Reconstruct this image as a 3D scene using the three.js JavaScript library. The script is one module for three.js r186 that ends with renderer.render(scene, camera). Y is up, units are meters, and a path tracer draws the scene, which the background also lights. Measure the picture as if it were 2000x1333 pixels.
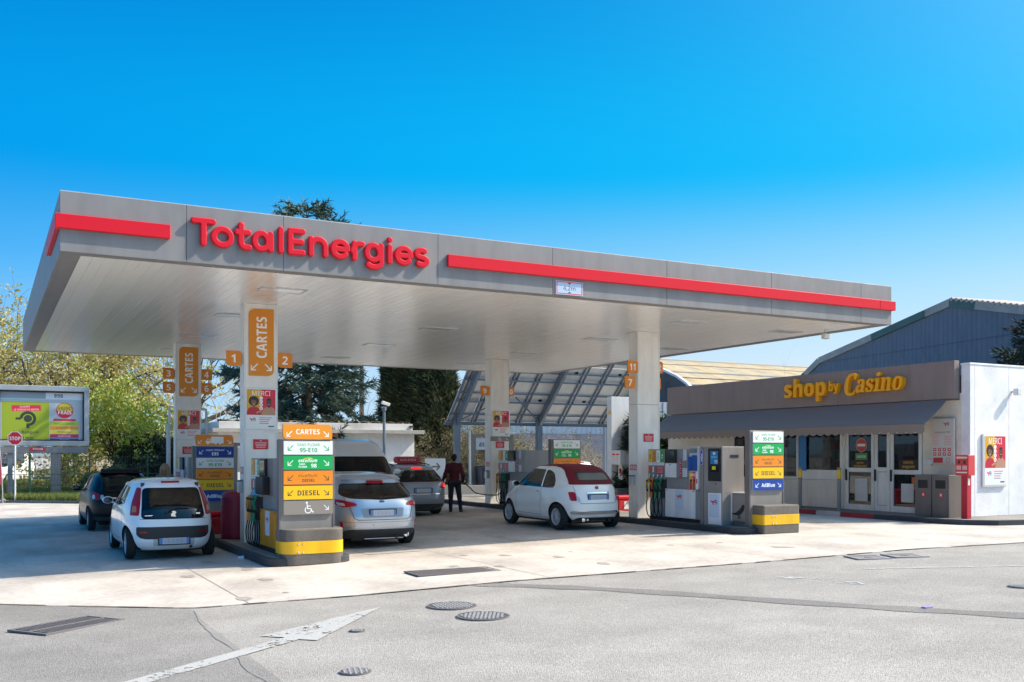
import * as THREE from 'three';
import { mergeGeometries } from 'three/addons/utils/BufferGeometryUtils.js';
import { RoundedBoxGeometry } from 'three/addons/geometries/RoundedBoxGeometry.js';
import { TextGeometry } from 'three/addons/geometries/TextGeometry.js';
import { FontLoader } from 'three/addons/loaders/FontLoader.js';
import { MarchingCubes } from 'three/addons/objects/MarchingCubes.js';
import { Brush, Evaluator, SUBTRACTION } from 'three-bvh-csg';

// ---------------------------------------------------------------- camera, sky, sun, exposure
const scene = new THREE.Scene();
const YAW = 0.4933, EYE = 1.75;
const camera = new THREE.PerspectiveCamera(38.34, 2000 / 1333, 0.1, 900);
camera.position.set(0, EYE, 0);
camera.rotation.y = -YAW;
camera.setViewOffset(2000, 1333, 0, -220.8, 2000, 1333);   // shift lens: verticals stay vertical
const EXPOSURE = 1.75;
const SUN = new THREE.Vector3(0.69, 0.685, 0.225).normalize();
{
  const W = 1024, H = 512, data = new Float32Array(W * H * 4);
  const mixv = (a, b, t) => a + (b - a) * t;
  const sstep = (a, b, x) => { const t = Math.min(1, Math.max(0, (x - a) / (b - a))); return t * t * (3 - 2 * t); };
  // clear spring sky: deep blue overhead, paler towards the horizon and round the sun
  for (let r = 0; r < H; r++) {
    const up = ((r + .5) / H - .5) * Math.PI, y = Math.sin(up), e = Math.max(0, up * 180 / Math.PI);
    for (let c = 0; c < W; c++) {
      const ro = ((c + .5) / W - .5) * 2 * Math.PI, x = Math.cos(ro) * Math.cos(up), z = Math.sin(ro) * Math.cos(up);
      const cs = x * SUN.x + y * SUN.y + z * SUN.z, ang = Math.acos(Math.max(-1, Math.min(1, cs))) * 180 / Math.PI;
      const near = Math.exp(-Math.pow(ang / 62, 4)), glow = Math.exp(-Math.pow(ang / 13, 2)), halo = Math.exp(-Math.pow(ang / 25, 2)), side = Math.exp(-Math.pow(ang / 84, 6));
      const mix3 = (p, q, t) => [0, 1, 2].map((i) => mixv(p[i], q[i], t));
      let col = mix3([.001, .195, .64], [.004, .46, 1.0], near);                    // high sky
      col = mix3(col, mix3([.001, .315, .85], [.004, .53, 1.0], side), sstep(30, 15, e));  // middle
      col = mix3(col, mix3([.06, .46, .98], [.44, .79, 1.0], side), sstep(16, 8, e));
      col = mix3(col, mix3([.40, .70, .98], [.84, .94, 1.0], side), sstep(11, 2.5, e));
      let [R, G, B] = col; R += glow * 6 + halo * 3.4; G += glow * 5.8 + halo * 3.1; B += glow * 5.4 + halo * 2.7;  // glow and halo round the sun boosted, added fill to lift the shade
      if (up < 0) { R = .35; G = .36; B = .36; }
      const o = (r * W + c) * 4, s = 1 / EXPOSURE;
      data[o] = R * s; data[o + 1] = G * s; data[o + 2] = B * s; data[o + 3] = 1;
    }
  }
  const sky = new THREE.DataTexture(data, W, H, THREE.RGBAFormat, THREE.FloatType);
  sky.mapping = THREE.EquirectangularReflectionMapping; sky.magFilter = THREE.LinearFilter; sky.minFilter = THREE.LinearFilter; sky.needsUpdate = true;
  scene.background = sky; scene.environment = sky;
}
const sun = new THREE.DirectionalLight(new THREE.Color(1, .90, .755), 3.75);
sun.position.copy(SUN).multiplyScalar(80).add(new THREE.Vector3(10, 0, -22));
sun.target.position.set(10, 0, -22);
sun.castShadow = true; sun.shadow.mapSize.set(4096, 4096); sun.shadow.radius = 1;
Object.assign(sun.shadow.camera, { left: -45, right: 45, top: 45, bottom: -45, near: 1, far: 220 });
scene.add(sun, sun.target);
const renderer = new THREE.WebGLRenderer({ antialias: true });
renderer.toneMapping = THREE.LinearToneMapping;
renderer.toneMappingExposure = EXPOSURE;
renderer.shadowMap.enabled = true;
// ---------------------------------------------------------------- helpers
let _s = 1234567;
const rnd = () => { _s = (_s + 0x6d2b79f5) | 0; let t = Math.imul(_s ^ (_s >>> 15), 1 | _s); t = (t + Math.imul(t ^ (t >>> 7), 61 | t)) ^ t; return ((t ^ (t >>> 14)) >>> 0) / 4294967296; };
const rr = (a, b) => a + (b - a) * rnd();
const V = (x, y, z) => new THREE.Vector3(x, y, z);
const lerp = (a, b, t) => a + (b - a) * t, clamp = (x, a, b) => Math.min(b, Math.max(a, x));
const PI = Math.PI;
const gY = (x) => 0.02 * (clamp(x, -10, 14.5) - 12);         // the forecourt rises slightly to the right
const used = {};
const numbered = (n) => { const k = used[n] = (used[n] ?? -1) + 1; return k ? n + '_' + String(k).padStart(3, '0') : n; };
const tag = (o, label, category, group, kind) => { if (label) o.userData.label = label; if (category) o.userData.category = category; if (group) o.userData.group = group; if (kind) o.userData.kind = kind; return o; };
function thing(name, label, category, [x, y, z] = [0, 0, 0], turn = 0, group) {
  const o = new THREE.Group(); o.name = numbered(name); o.position.set(x, y, z); o.rotation.y = turn; scene.add(o); return tag(o, label, category, group);
}
// world-sized uv by dominant normal
function boxUV(g) {
  if (g.index) g = g.toNonIndexed();
  const p = g.attributes.position, n = g.attributes.normal, uv = new Float32Array(p.count * 2);
  for (let i = 0; i < p.count; i += 3) {
    const ax = Math.abs(n.getX(i) + n.getX(i + 1) + n.getX(i + 2)), ay = Math.abs(n.getY(i) + n.getY(i + 1) + n.getY(i + 2)), az = Math.abs(n.getZ(i) + n.getZ(i + 1) + n.getZ(i + 2));
    for (let k = i; k < i + 3; k++) {
      const X = p.getX(k), Y = p.getY(k), Z = p.getZ(k);
      if (ay >= ax && ay >= az) { uv[2 * k] = X; uv[2 * k + 1] = -Z; } else if (ax >= az) { uv[2 * k] = Z; uv[2 * k + 1] = Y; } else { uv[2 * k] = X; uv[2 * k + 1] = Y; }
    }
  }
  g.setAttribute('uv', new THREE.BufferAttribute(uv, 2));
  for (const k of Object.keys(g.attributes)) if (!['position', 'normal', 'uv', 'color'].includes(k)) g.deleteAttribute(k);
  return g;
}
const join = (list) => { list = [].concat(list); return list.length === 1 && list[0].userData.keep ? list[0] : mergeGeometries(list.map((g) => g.userData.keep ? g : boxUV(g)), false); };
function obj(name, geos, m, parent = scene) {
  const o = new THREE.Mesh(Array.isArray(geos) ? join(geos) : geos, m);
  o.name = parent === scene ? numbered(name) : name; o.castShadow = o.receiveShadow = true; parent.add(o); return o;
}
function struct(name, geos, m) { return tag(obj(name, geos, m), null, null, null, 'structure'); }
const keep = (g) => { g.userData.keep = true; return g; };
// box between corners; r rounds its edges
function bx(x0, x1, y0, y1, z0, z1, r = 0) {
  if (x1 < x0) [x0, x1] = [x1, x0]; if (y1 < y0) [y0, y1] = [y1, y0]; if (z1 < z0) [z0, z1] = [z1, z0]; const w = x1 - x0, h = y1 - y0, d = z1 - z0;
  const g = r ? new RoundedBoxGeometry(w, h, d, 2, Math.min(r, w / 2.01, h / 2.01, d / 2.01)) : new THREE.BoxGeometry(w, h, d);
  g.translate((x0 + x1) / 2, (y0 + y1) / 2, (z0 + z1) / 2); return g;
}
function bar(p, q, w, h = w) { // square bar from p to q
  const a = V(...p), b = V(...q), g = new THREE.BoxGeometry(w, h, a.distanceTo(b)), m = new THREE.Matrix4().lookAt(a, b, Math.abs(b.y - a.y) > .98 * a.distanceTo(b) ? V(1, 0, 0) : V(0, 1, 0));
  g.applyMatrix4(m); g.translate((a.x + b.x) / 2, (a.y + b.y) / 2, (a.z + b.z) / 2); return g;
}
function cyl(p, q, r, r2 = r, seg = 16) {
  const a = V(...p), b = V(...q), L = a.distanceTo(b), g = new THREE.CylinderGeometry(r2, r, L, seg), qn = new THREE.Quaternion().setFromUnitVectors(V(0, 1, 0), b.clone().sub(a).normalize());
  g.applyQuaternion(qn); g.translate((a.x + b.x) / 2, (a.y + b.y) / 2, (a.z + b.z) / 2); return g;
}
const tube = (pts, r, n = 24, seg = 8) => new THREE.TubeGeometry(new THREE.CatmullRomCurve3(pts.map((p) => V(...p))), n, r, seg);
const shapeOf = (pts) => new THREE.Shape(pts.map((p) => new THREE.Vector2(p[0], p[1])));
const extr = (shape, depth, bevel = 0, curveSegments = 12) => new THREE.ExtrudeGeometry(shape, { depth: depth - 2 * bevel, bevelEnabled: bevel > 0, bevelSize: bevel, bevelThickness: bevel, bevelOffset: -bevel, bevelSegments: 3, curveSegments }).translate(0, 0, bevel);
function rrect(x0, y0, x1, y1, tl, tr = tl, br = tl, bl = tl) {
  const s = new THREE.Shape(); s.moveTo(x0 + bl, y0); s.lineTo(x1 - br, y0); if (br) s.quadraticCurveTo(x1, y0, x1, y0 + br); s.lineTo(x1, y1 - tr); if (tr) s.quadraticCurveTo(x1, y1, x1 - tr, y1); s.lineTo(x0 + tl, y1); if (tl) s.quadraticCurveTo(x0, y1, x0, y1 - tl); s.lineTo(x0, y0 + bl); if (bl) s.quadraticCurveTo(x0, y0, x0 + bl, y0); return s;
}
// ---------------------------------------------------------------- textures
const hash2 = (x, y, s) => { let h = Math.imul(x, 374761393) + Math.imul(y, 668265263) + Math.imul(s, 974711); h = Math.imul(h ^ (h >>> 13), 1274126177); return ((h ^ (h >>> 16)) >>> 0) / 4294967296; };
function vnoise(x, y, per, s) {
  const xi = Math.floor(x), yi = Math.floor(y), fx = x - xi, fy = y - yi, u = fx * fx * (3 - 2 * fx), v = fy * fy * (3 - 2 * fy), w = (k) => ((k % per) + per) % per;
  return lerp(lerp(hash2(w(xi), w(yi), s), hash2(w(xi + 1), w(yi), s), u), lerp(hash2(w(xi), w(yi + 1), s), hash2(w(xi + 1), w(yi + 1), s), u), v);
}
const fbm = (u, v, base, oct, s) => { let a = .5, sum = 0, t = 0, p = base; for (let i = 0; i < oct; i++) { sum += a * vnoise(u * p, v * p, p, s + i); t += a; a *= .55; p *= 2; } return sum / t; };
function noiseTex(N, size, f, srgb = true) { // f(u,v) -> [r,g,b] in 0..1 ; tile of "size" metres
  const d = new Uint8Array(N * N * 4);
  for (let y = 0; y < N; y++) for (let x = 0; x < N; x++) { const c = f(x / N, y / N), o = (y * N + x) * 4; d[o] = clamp(c[0], 0, 1) * 255; d[o + 1] = clamp(c[1], 0, 1) * 255; d[o + 2] = clamp(c[2], 0, 1) * 255; d[o + 3] = 255; }
  const t = new THREE.DataTexture(d, N, N); t.wrapS = t.wrapT = THREE.RepeatWrapping; t.magFilter = THREE.LinearFilter; t.minFilter = THREE.LinearMipmapLinearFilter; t.generateMipmaps = true;
  if (srgb) t.colorSpace = THREE.SRGBColorSpace; t.repeat.set(1 / size, 1 / size); t.needsUpdate = true; return t;
}
const grey = (k) => [k, k, k];
const T = {
  grime: noiseTex(256, 3.1, (u, v) => grey(.80 + .2 * clamp(fbm(u, v, 4, 5, 11) * 1.6 - .1, 0, 1))),
  streak: noiseTex(256, 2.3, (u, v) => grey(.86 + .17 * (fbm(u, v * .25 + .1, 16, 3, 5) * .6 + fbm(u, v, 3, 4, 17) * .5))),
  rough: noiseTex(256, 1.7, (u, v) => grey(.62 + .5 * (fbm(u, v, 5, 5, 31) - .3)), false),
  concrete: noiseTex(1024, 4.3, (u, v) => { const a = fbm(u, v, 5, 6, 3), b = fbm(u, v, 64, 3, 9), k = .80 + .22 * (a - .5) + .12 * (b - .5) - (hash2(u * 1024 | 0, v * 1024 | 0, 4) > .997 ? .12 : 0); return [k, k * .985, k * .965]; }),
  asphalt: noiseTex(1024, 3.4, (u, v) => { const x = u * 1024 | 0, y = v * 1024 | 0, s = hash2(x >> 1, y >> 1, 7), q = hash2(x >> 1, y >> 1, 8), a = fbm(u, v, 6, 5, 21); let k = .655 + .12 * (s - .5) + .16 * (q - .5) + .12 * (a - .5); if (s > .95) k += .09; if (s < .05) k -= .15; return [k, k * .99, k * .975]; }),
  asphaltBump: noiseTex(512, 1.3, (u, v) => grey(hash2(u * 256 | 0, v * 256 | 0, 7) * .6 + .4 * fbm(u, v, 32, 3, 2)), false),
  plaster: noiseTex(512, 2.1, (u, v) => { const k = .95 + .14 * (fbm(u, v, 6, 5, 41) - .5) + .05 * (fbm(u, v, 90, 2, 43) - .5); return grey(k); }),
  plasterBump: noiseTex(256, .5, (u, v) => grey(fbm(u, v, 24, 4, 51)), false),
  bark: noiseTex(256, .6, (u, v) => grey(.45 + .55 * fbm(u, v * .25, 16, 4, 61))),
  cloth: noiseTex(128, .16, (u, v) => grey(.86 + .14 * ((Math.floor(u * 64) + Math.floor(v * 64)) % 2) * (.6 + .4 * fbm(u, v, 8, 3, 7)))),
  flake: noiseTex(256, .4, (u, v) => grey(.93 + .07 * hash2(u * 256 | 0, v * 256 | 0, 15))),
};
const mcache = new Map();
function mat(color, roughness = .6, o = {}) {
  const key = JSON.stringify([color, roughness, Object.keys(o).sort().map((k) => [k, o[k]?.uuid ?? o[k]])]);
  if (mcache.has(key)) return mcache.get(key);
  const phys = ['clearcoat', 'transmission', 'sheen', 'ior', 'specularIntensity'].some((k) => k in o);
  const m = phys ? new THREE.MeshPhysicalMaterial({ roughness }) : new THREE.MeshStandardMaterial({ roughness });
  if (Array.isArray(color)) m.color.setRGB(...color); else m.color.set(color);
  for (const k in o) if (k === 'sheenColor') m[k].set(o[k]); else if (k === 'emissive') m.emissive.set(o[k]); else m[k] = o[k];
  mcache.set(key, m); return m;
}
function canvasTex(w, h, draw) {
  const c = document.createElement('canvas'); c.width = w; c.height = h; const x = c.getContext('2d'); draw(x, w, h);
  const t = new THREE.CanvasTexture(c); t.colorSpace = THREE.SRGBColorSpace; t.anisotropy = 8; return t;
}
const printed = (w, h, draw, roughness = .45) => new THREE.MeshStandardMaterial({ map: canvasTex(w, h, draw), roughness });
const M = {
  white: mat([.84, .82, .77], .45, { map: T.streak }), offwhite: mat([.74, .69, .62], .5, { map: T.streak }), cladding: mat([.93, .895, .83], .32, { map: T.streak }),
  fascia: mat([.275, .262, .258], .5, { map: T.streak, metalness: .1 }), taupe: mat([.27, .245, .22], .5, { map: T.streak }), taupeDark: mat([.175, .155, .145], .55, { map: T.streak }),
  red: mat([.70, .008, .024], .42, { specularIntensity: .6 }), orange: mat([.80, .27, .012], .45), yellow: mat([.86, .50, .01], .45), green: mat([0, .36, .13], .45),
  black: mat([.012, .012, .013], .5), rubber: mat([.018, .018, .018], .85), darkPlastic: mat([.03, .031, .033], .55), steel: mat([.46, .47, .48], .32, { metalness: .85, map: T.streak }), grey: mat([.30, .30, .30], .5, { map: T.streak }), greyBlue: mat([.26, .28, .30], .42, { map: T.streak, metalness: .2 }),
  blue: mat([.0, .075, .34], .4), chrome: mat([.78, .79, .8], .08, { metalness: 1 }), alu: mat([.70, .71, .72], .34, { metalness: .45, map: T.streak }), concrete: mat([.36, .345, .325], .9, { map: T.concrete, bumpMap: T.plasterBump, bumpScale: .004 }),
  kerbDark: mat([.055, .057, .062], .8, { map: T.grime }), plaster: mat([.90, .89, .87], .85, { map: T.plaster, bumpMap: T.plasterBump, bumpScale: .003 }), beigeWall: mat([.86, .76, .62], .8, { map: T.plaster }),
  paint: mat([.66, .66, .64], .75, { map: T.grime }), glassDark: mat([.010, .012, .014], .05, { clearcoat: .5 }), pane: mat([.82, .86, .86], .02, { transmission: 1, thickness: 0 }),
  galv: mat([.19, .235, .29], .45, { metalness: .25, map: T.streak }), bark: mat([.15, .115, .085], .95, { map: T.bark, bumpMap: T.bark, bumpScale: .012 }), iron: mat([.17, .15, .145], .75, { metalness: .15, map: T.grime }),
};
const font = await new FontLoader().loadAsync('fonts/droid/droid_sans_bold.typeface.json');
// rounded corner sign with an own face print: front faces +Z, origin at its centre
function unitUV(g, x0, y0, x1, y1) { const p = g.attributes.position, uv = g.attributes.uv; for (let i = 0; i < p.count; i++) uv.setXY(i, (p.getX(i) - x0) / (x1 - x0), (p.getY(i) - y0) / (y1 - y0)); return keep(g); }
function plate(name, shape, [w, h], t, face, side, parent, [x, y, z], turn = 0) {
  const g = unitUV(new THREE.ExtrudeGeometry(shape, { depth: t, bevelEnabled: false, curveSegments: 10 }), -w / 2, -h / 2, w / 2, h / 2);
  const o = obj(name, g, [face, side], parent); o.position.set(x, y, z); o.rotation.y = turn; return o;
}
const rectPlate = (name, w, h, t, face, side, parent, pos, turn = 0, r = 0) => plate(name, rrect(-w / 2, -h / 2, w / 2, h / 2, r), [w, h], t, face, side, parent, pos, turn);
// ---------------------------------------------------------------- ground
const range = (a, b, s) => { const r = []; for (let x = a; x < b - 1e-6; x += s) r.push(x); r.push(b); return r; };
let strip;
// sheet over given x lines; z runs from zs[0](x) on; colour(x,z) multiplies the material
function sheet(xs, zAt, rows, lift, colour) {
  const p = [], uv = [], col = [], idx = [], n = rows + 1;
  xs.forEach((x, i) => { for (let j = 0; j < n; j++) { const z = zAt(x, j / rows); p.push(x, gY(x) + lift, z); uv.push(x, -z); const c = colour ? colour(x, z) : 1; Array.isArray(c) ? col.push(...c) : col.push(c, c, c); if (i && j) { const a = (i - 1) * n + j - 1, b = a + 1, c2 = i * n + j - 1, d = c2 + 1; idx.push(a, b, c2, b, d, c2); } } });
  const g = new THREE.BufferGeometry(); g.setAttribute('position', new THREE.Float32BufferAttribute(p, 3)); g.setAttribute('uv', new THREE.Float32BufferAttribute(uv, 2)); g.setAttribute('color', new THREE.Float32BufferAttribute(col, 3)); g.setIndex(idx); g.computeVertexNormals();
  const ny = g.attributes.normal.getY(0); if (ny < 0) { for (let i = 0; i < idx.length; i += 3) [idx[i], idx[i + 1]] = [idx[i + 1], idx[i]]; g.setIndex(idx); g.computeVertexNormals(); }
  return keep(g);
}
const big = (x, z, s, sd) => fbm(((x / s) % 1 + 1) % 1, ((z / s) % 1 + 1) % 1, 4, 5, sd);
const asphaltMat = mat([.89, .83, .765], .92, { map: T.asphalt, bumpMap: T.asphaltBump, bumpScale: .009, vertexColors: true });
{
  const xs = [-420, -200, -100, -60, -35, -20, ...range(-14, 24, .4), 30, 45, 70, 120, 220, 420], zs = [-420, -220, -130, -90, -60, ...range(-50, -16, 2), ...range(-15.6, -4, .4), -2, 4, 10, 25, 60, 150];
  struct('ground', sheet(xs, (x, t) => zs[Math.round(t * (zs.length - 1))], zs.length - 1, 0, (x, z) => { const k = 1.0 + .34 * (big(x, z, 23, 71) - .5) + .22 * (big(x, z, 6.1, 73) - .5); return [k, k, k * .995]; }), asphaltMat);
}
const frontLine = [[-60, -68], [-14, -27.2], [.18, -14.57], [1.16, -13.71], [2.28, -12.77], [4.41, -12.56], [6.79, -12.58], [11.3, -12.16], [17.5, -11.89], [30, -11.4], [60, -10.2]];
const along = (line, x) => { for (let i = 1; i < line.length; i++) if (x <= line[i][0]) { const [a, b] = [line[i - 1], line[i]]; return lerp(a[1], b[1], (x - a[0]) / (b[0] - a[0])); } return line[line.length - 1][1]; };
const edgeWob = (x) => along(frontLine, x) + .035 * (vnoise(x * 3, 2, 4096, 5) - .5) + .02 * (vnoise(x * 11, 2, 4096, 6) - .5);
const kerbZ = (x) => clamp(-44.2 + 1.3 * (x - 1.08), -75, -39.2);
// darker old patch of asphalt in the near left corner, and the long tarred trench scar
struct('asphalt_patch', sheet([-14, ...range(-8, 2.2, .3), 2.24], (x, t) => lerp(edgeWob(x) + .02, -5.5, t) , 24, .004, (x, z) => { const k = .76 + .25 * (big(x, z, 7, 81) - .5); return [k, k, k * 1.01]; }), asphaltMat);
{
  const line = [[6.3, -12.42], [7.2, -12.02], [8.2, -10.2], [9.2, -8.2], [10.1, -6.85], [11.2, -5.2], [12.6, -3]], cx = new THREE.CatmullRomCurve3(line.map(([x, z]) => V(x, 0, z))), p = [], uv = [], col = [], idx = [];
  // trench strip: constant width across a gently bending centre line
  const pts = new THREE.CatmullRomCurve3([V(6.2, 0, -12.6), V(7.4, 0, -11.2), V(9.0, 0, -8.5), V(10.1, 0, -6.85), V(11.4, 0, -4.9), V(13, 0, -2.4)]).getPoints(80);
  pts.forEach((q, i) => { const a = pts[Math.max(0, i - 1)], b = pts[Math.min(80, i + 1)], d = b.clone().sub(a).normalize(), w = .17 + .03 * Math.sin(i * .7); for (const s of [-1, 1]) { const x = q.x - d.z * s * w, z = q.z + d.x * s * w; p.push(x, gY(x) + .005, Math.max(z, -999)); uv.push(x, -z); const k = 0.56 + .12 * big(x, z, 3, 4); col.push(k, k, k * 1.02); } if (i) { const o = i * 2; idx.push(o - 2, o, o - 1, o - 1, o, o + 1); } });
  const g = new THREE.BufferGeometry(); g.setAttribute('position', new THREE.Float32BufferAttribute(p, 3)); g.setAttribute('uv', new THREE.Float32BufferAttribute(uv, 2)); g.setAttribute('color', new THREE.Float32BufferAttribute(col, 3)); g.setIndex(idx); g.computeVertexNormals();
  if (g.attributes.normal.getY(0) < 0) { for (let i = 0; i < idx.length; i += 3) [idx[i], idx[i + 1]] = [idx[i + 1], idx[i]]; g.setIndex(idx); g.computeVertexNormals(); }
  struct('trench_scar', keep(g), asphaltMat);
}
{ // concrete forecourt
  const xs = [-60, -40, -25, ...range(-14, 24, .2), 30, 40, 60];
  const oil = [[3.05, -21, .9, 3], [6.8, -20, .9, 3], [3.05, -26, .8, 3], [12.4, -20.5, .9, 3], [11, -28, .9, 3], [8.9, -26, 1, 3], [17, -20, 1, 4]];
  struct('forecourt', sheet(xs, (x, t) => lerp(edgeWob(x), -78, t * t), 110, .006, (x, z) => {
    let k = 1 + .2 * (big(x, z, 19, 91) - .5) + .12 * (big(x, z, 5, 93) - .5) + .07 * (vnoise(x * 5, z * .35, 512, 95) - .5);
    for (const [cx, cz, a, b] of oil) k -= .2 * Math.exp(-(((x - cx) / a) ** 2) - ((z - cz) / b) ** 2) * (.6 + .6 * big(x, z, 3, 97));
    for (const c of [3.05, 6.85, 8.95, 12.35]) if (z < -14) for (const s of [-.72, .72]) k -= .05 * Math.exp(-(((x - c - s) / .14) ** 2)) * (.5 + vnoise(z * .5, c * 7, 512, 5));
    return [k, k * .985, k * .96];
  }), mat([.80, .74, .69], .85, { map: T.concrete, bumpMap: T.plasterBump, bumpScale: .002, vertexColors: true }));
  const joint = mat([.30, .28, .26], .95), js = [];
  strip = (x0, z0, x1, z1, w, lift = .011) => { const d = V(x1 - x0, 0, z1 - z0), L = d.length(); d.normalize(); const n = Math.max(1, Math.ceil(L / .8)), p = [], idx = [], uv = []; for (let i = 0; i <= n; i++) { const x = lerp(x0, x1, i / n), z = lerp(z0, z1, i / n); for (const s of [-1, 1]) { const X = x - d.z * s * w / 2, Z = z + d.x * s * w / 2; p.push(X, gY(X) + lift, Z); uv.push(X, -Z); } if (i) { const o = i * 2; idx.push(o - 2, o - 1, o, o - 1, o + 1, o); } } const g = new THREE.BufferGeometry(); g.setAttribute('position', new THREE.Float32BufferAttribute(p, 3)); g.setAttribute('uv', new THREE.Float32BufferAttribute(uv, 2)); g.setIndex(idx); g.computeVertexNormals(); if (g.attributes.normal.getY(0) < 0) { for (let i = 0; i < idx.length; i += 3) [idx[i], idx[i + 1]] = [idx[i + 1], idx[i]]; g.setIndex(idx); g.computeVertexNormals(); } return keep(g); };

  for (const z of [-17.4, -22.3, -27.2, -32]) js.push(strip(-8, z, 4.1, z + .01, .012), strip(5.7, z, 13.9, z, .012), strip(15.5, z, 20, z, .012));
  for (const x of [-3, 3.0, 7.4, 11.8, 17.6]) js.push(strip(x, along(frontLine, x) + .0 - .05, x + .01, -33, .012));
  struct('joint', [...js], joint);
  // dirt and weeds in the seam between concrete and asphalt
  const seam = []; for (let x = -1; x < 18; x += .28) if (rnd() < .85) seam.push(strip(x, along(frontLine, x) + .015, x + .3, along(frontLine, x + .3) + .015, rr(.02, .055), .013));
  struct('seam', seam, mat([.10, .085, .06], 1));
}
// worn white paint
const wear = noiseTex(256, 1.7, (u, v) => grey(clamp((fbm(u, v, 40, 3, 111) - .2) * 1.5 + (hash2(u * 128 | 0, v * 128 | 0, 3) - .5) * .5 + (fbm(u, v, 6, 3, 7) - .5) * .9, 0, 1)), false);
const wornMat = new THREE.MeshStandardMaterial({ color: new THREE.Color().setRGB(.425, .41, .385), roughness: .85, alphaMap: wear, alphaTest: .13, bumpMap: T.asphaltBump, bumpScale: .006 });
const faintMat = new THREE.MeshStandardMaterial({ color: new THREE.Color().setRGB(.50, .50, .49), roughness: .85, alphaMap: wear, alphaTest: .52 });
function flatPoly(pts, lift) { const g = new THREE.ShapeGeometry(shapeOf(pts.map(([x, z]) => [x, -z]))); g.rotateX(-PI / 2); const p = g.attributes.position; for (let i = 0; i < p.count; i++) { p.setY(i, gY(p.getX(i)) + lift); g.attributes.uv.setXY(i, p.getX(i), -p.getZ(i)); } return keep(g); }
tag(obj('road_arrow', flatPoly([[4.34, -11.49], [2.57, -10.42], [2.78, -10.2], [.2, -8.42], [.34, -8.24], [2.88, -10.02], [3.02, -9.86]], .010), wornMat), 'worn white arrow painted on the near asphalt, pointing right', 'road arrow', null, 'structure');
const dashes = []; for (const z of [-33, -29.6, -26, -22.1, -18.9]) dashes.push(strip(1.66, z, 1.70, z + .95, .12, .012));
dashes.push(strip(9.46, -22.9, 9.6, -21.2, .09, .012), strip(9.71, -19.3, 9.73, -17.6, .09, .012), strip(6.28, -18.1, 6.27, -17.2, .09, .012), strip(6.27, -17.2, 7.3, -17.2, .09, .014), strip(9.73, -17.6, 10.5, -17.6, .09, .014));
struct('lane_marking', dashes, wornMat);
{ // faded scrawl on the road to the right, and paint traces
  const f = []; const pts = [[10.12, -10.72], [10.2, -10.45], [10.26, -10.62], [10.3, -10.35], [10.36, -10.5], [10.4, -10.2], [10.46, -10.32], [10.42, -10.05], [10.52, -10.12], [10.48, -9.86], [10.56, -9.94], [10.52, -9.66], [10.62, -9.72], [10.56, -9.5]];
  for (let i = 1; i < pts.length; i++) f.push(strip(...pts[i - 1], ...pts[i], .055, .008)); f.push(strip(10.0, -10.74, 10.5, -9.5, .03, .010), strip(11.4, -10.8, 14.2, -9.4, .07, .008));
  struct('road_paint', f, faintMat);
  const cr = []; for (const [x, z, a, n] of [[2.26, -12.7, 1.57, 26]]) { let X = x, Z = z, A = a; for (let i = 0; i < n; i++) { A += rr(-.2, .2); A = lerp(A, a, .2); const s = rr(.12, .24), x2 = X + Math.cos(A) * s, z2 = Z - Math.sin(-A) * s; cr.push(strip(X, Z, x2, z2, rr(.006, .016), .009)); X = x2; Z = z2; } }
  struct('crack', cr, mat([.24, .22, .20], 1));
  const drip = []; for (let i = 0; i < 70; i++) { const lane = [3.05, 6.85, 8.95, 12.35][i % 4], cx = lane + rr(-.9, .9), cz = i < 52 ? rr(-31, -17.5) : rr(-16.8, -13), R = rr(.03, .14), pts = []; for (let k = 0; k < 12; k++) { const q = R * rr(.6, 1.2), t = k / 12 * 2 * PI; pts.push([cx + Math.cos(t) * q, cz + Math.sin(t) * q * 1.5]); } drip.push(flatPoly(pts, .0105)); }
  struct('oil_stain', drip, mat([.56, .51, .465], .7, { map: T.concrete }));
}
// ---------------------------------------------------------------- grates, manhole covers, hatches
function grate(name, label, [x, z], turn, w, d, n, diag) {
  const t = thing(name, label, 'grate', [x, gY(x), z], turn);
  obj('pit', [bx(-w / 2 + .04, w / 2 - .04, .004, .010, -d / 2 + .04, d / 2 - .04)], M.black, t);
  obj('frame', [bx(-w / 2, w / 2, .002, .022, d / 2 - .04, d / 2), bx(-w / 2, w / 2, .002, .022, -d / 2, -d / 2 + .04), bx(-w / 2, -w / 2 + .04, .002, .022, -d / 2 + .04, d / 2 - .04), bx(w / 2 - .04, w / 2, .002, .022, -d / 2 + .04, d / 2 - .04)], M.iron, t);
  const b = bx(-.012, .012, .010, .021, -d / 2 + .04, d / 2 - .04); boxUV(b);
  const shared = boxUV(b); for (let i = 1; i < n; i++) { const o = new THREE.Mesh(shared, M.iron); o.name = 'grate_bar'; o.position.x = -w / 2 + .04 + (w - .08) * i / n; t.add(o); }
  for (const q of diag) obj('cross_bar', [bx(-w / 2 + .04, w / 2 - .04, .011, .0235, q - .016, q + .016)], M.iron, t);
}
grate('drain_grate', 'long dark slotted drain grate in the pale concrete in front of the striped block', [6.5, -14.05], -.02, 1.42, .62, 30, [-.1, .1]);
grate('drain_grate', 'dark slotted gully grate in the asphalt at the lower left corner', [.84, -12.32], .63, .62 * 1.75, .62, 20, [0]);
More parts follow.
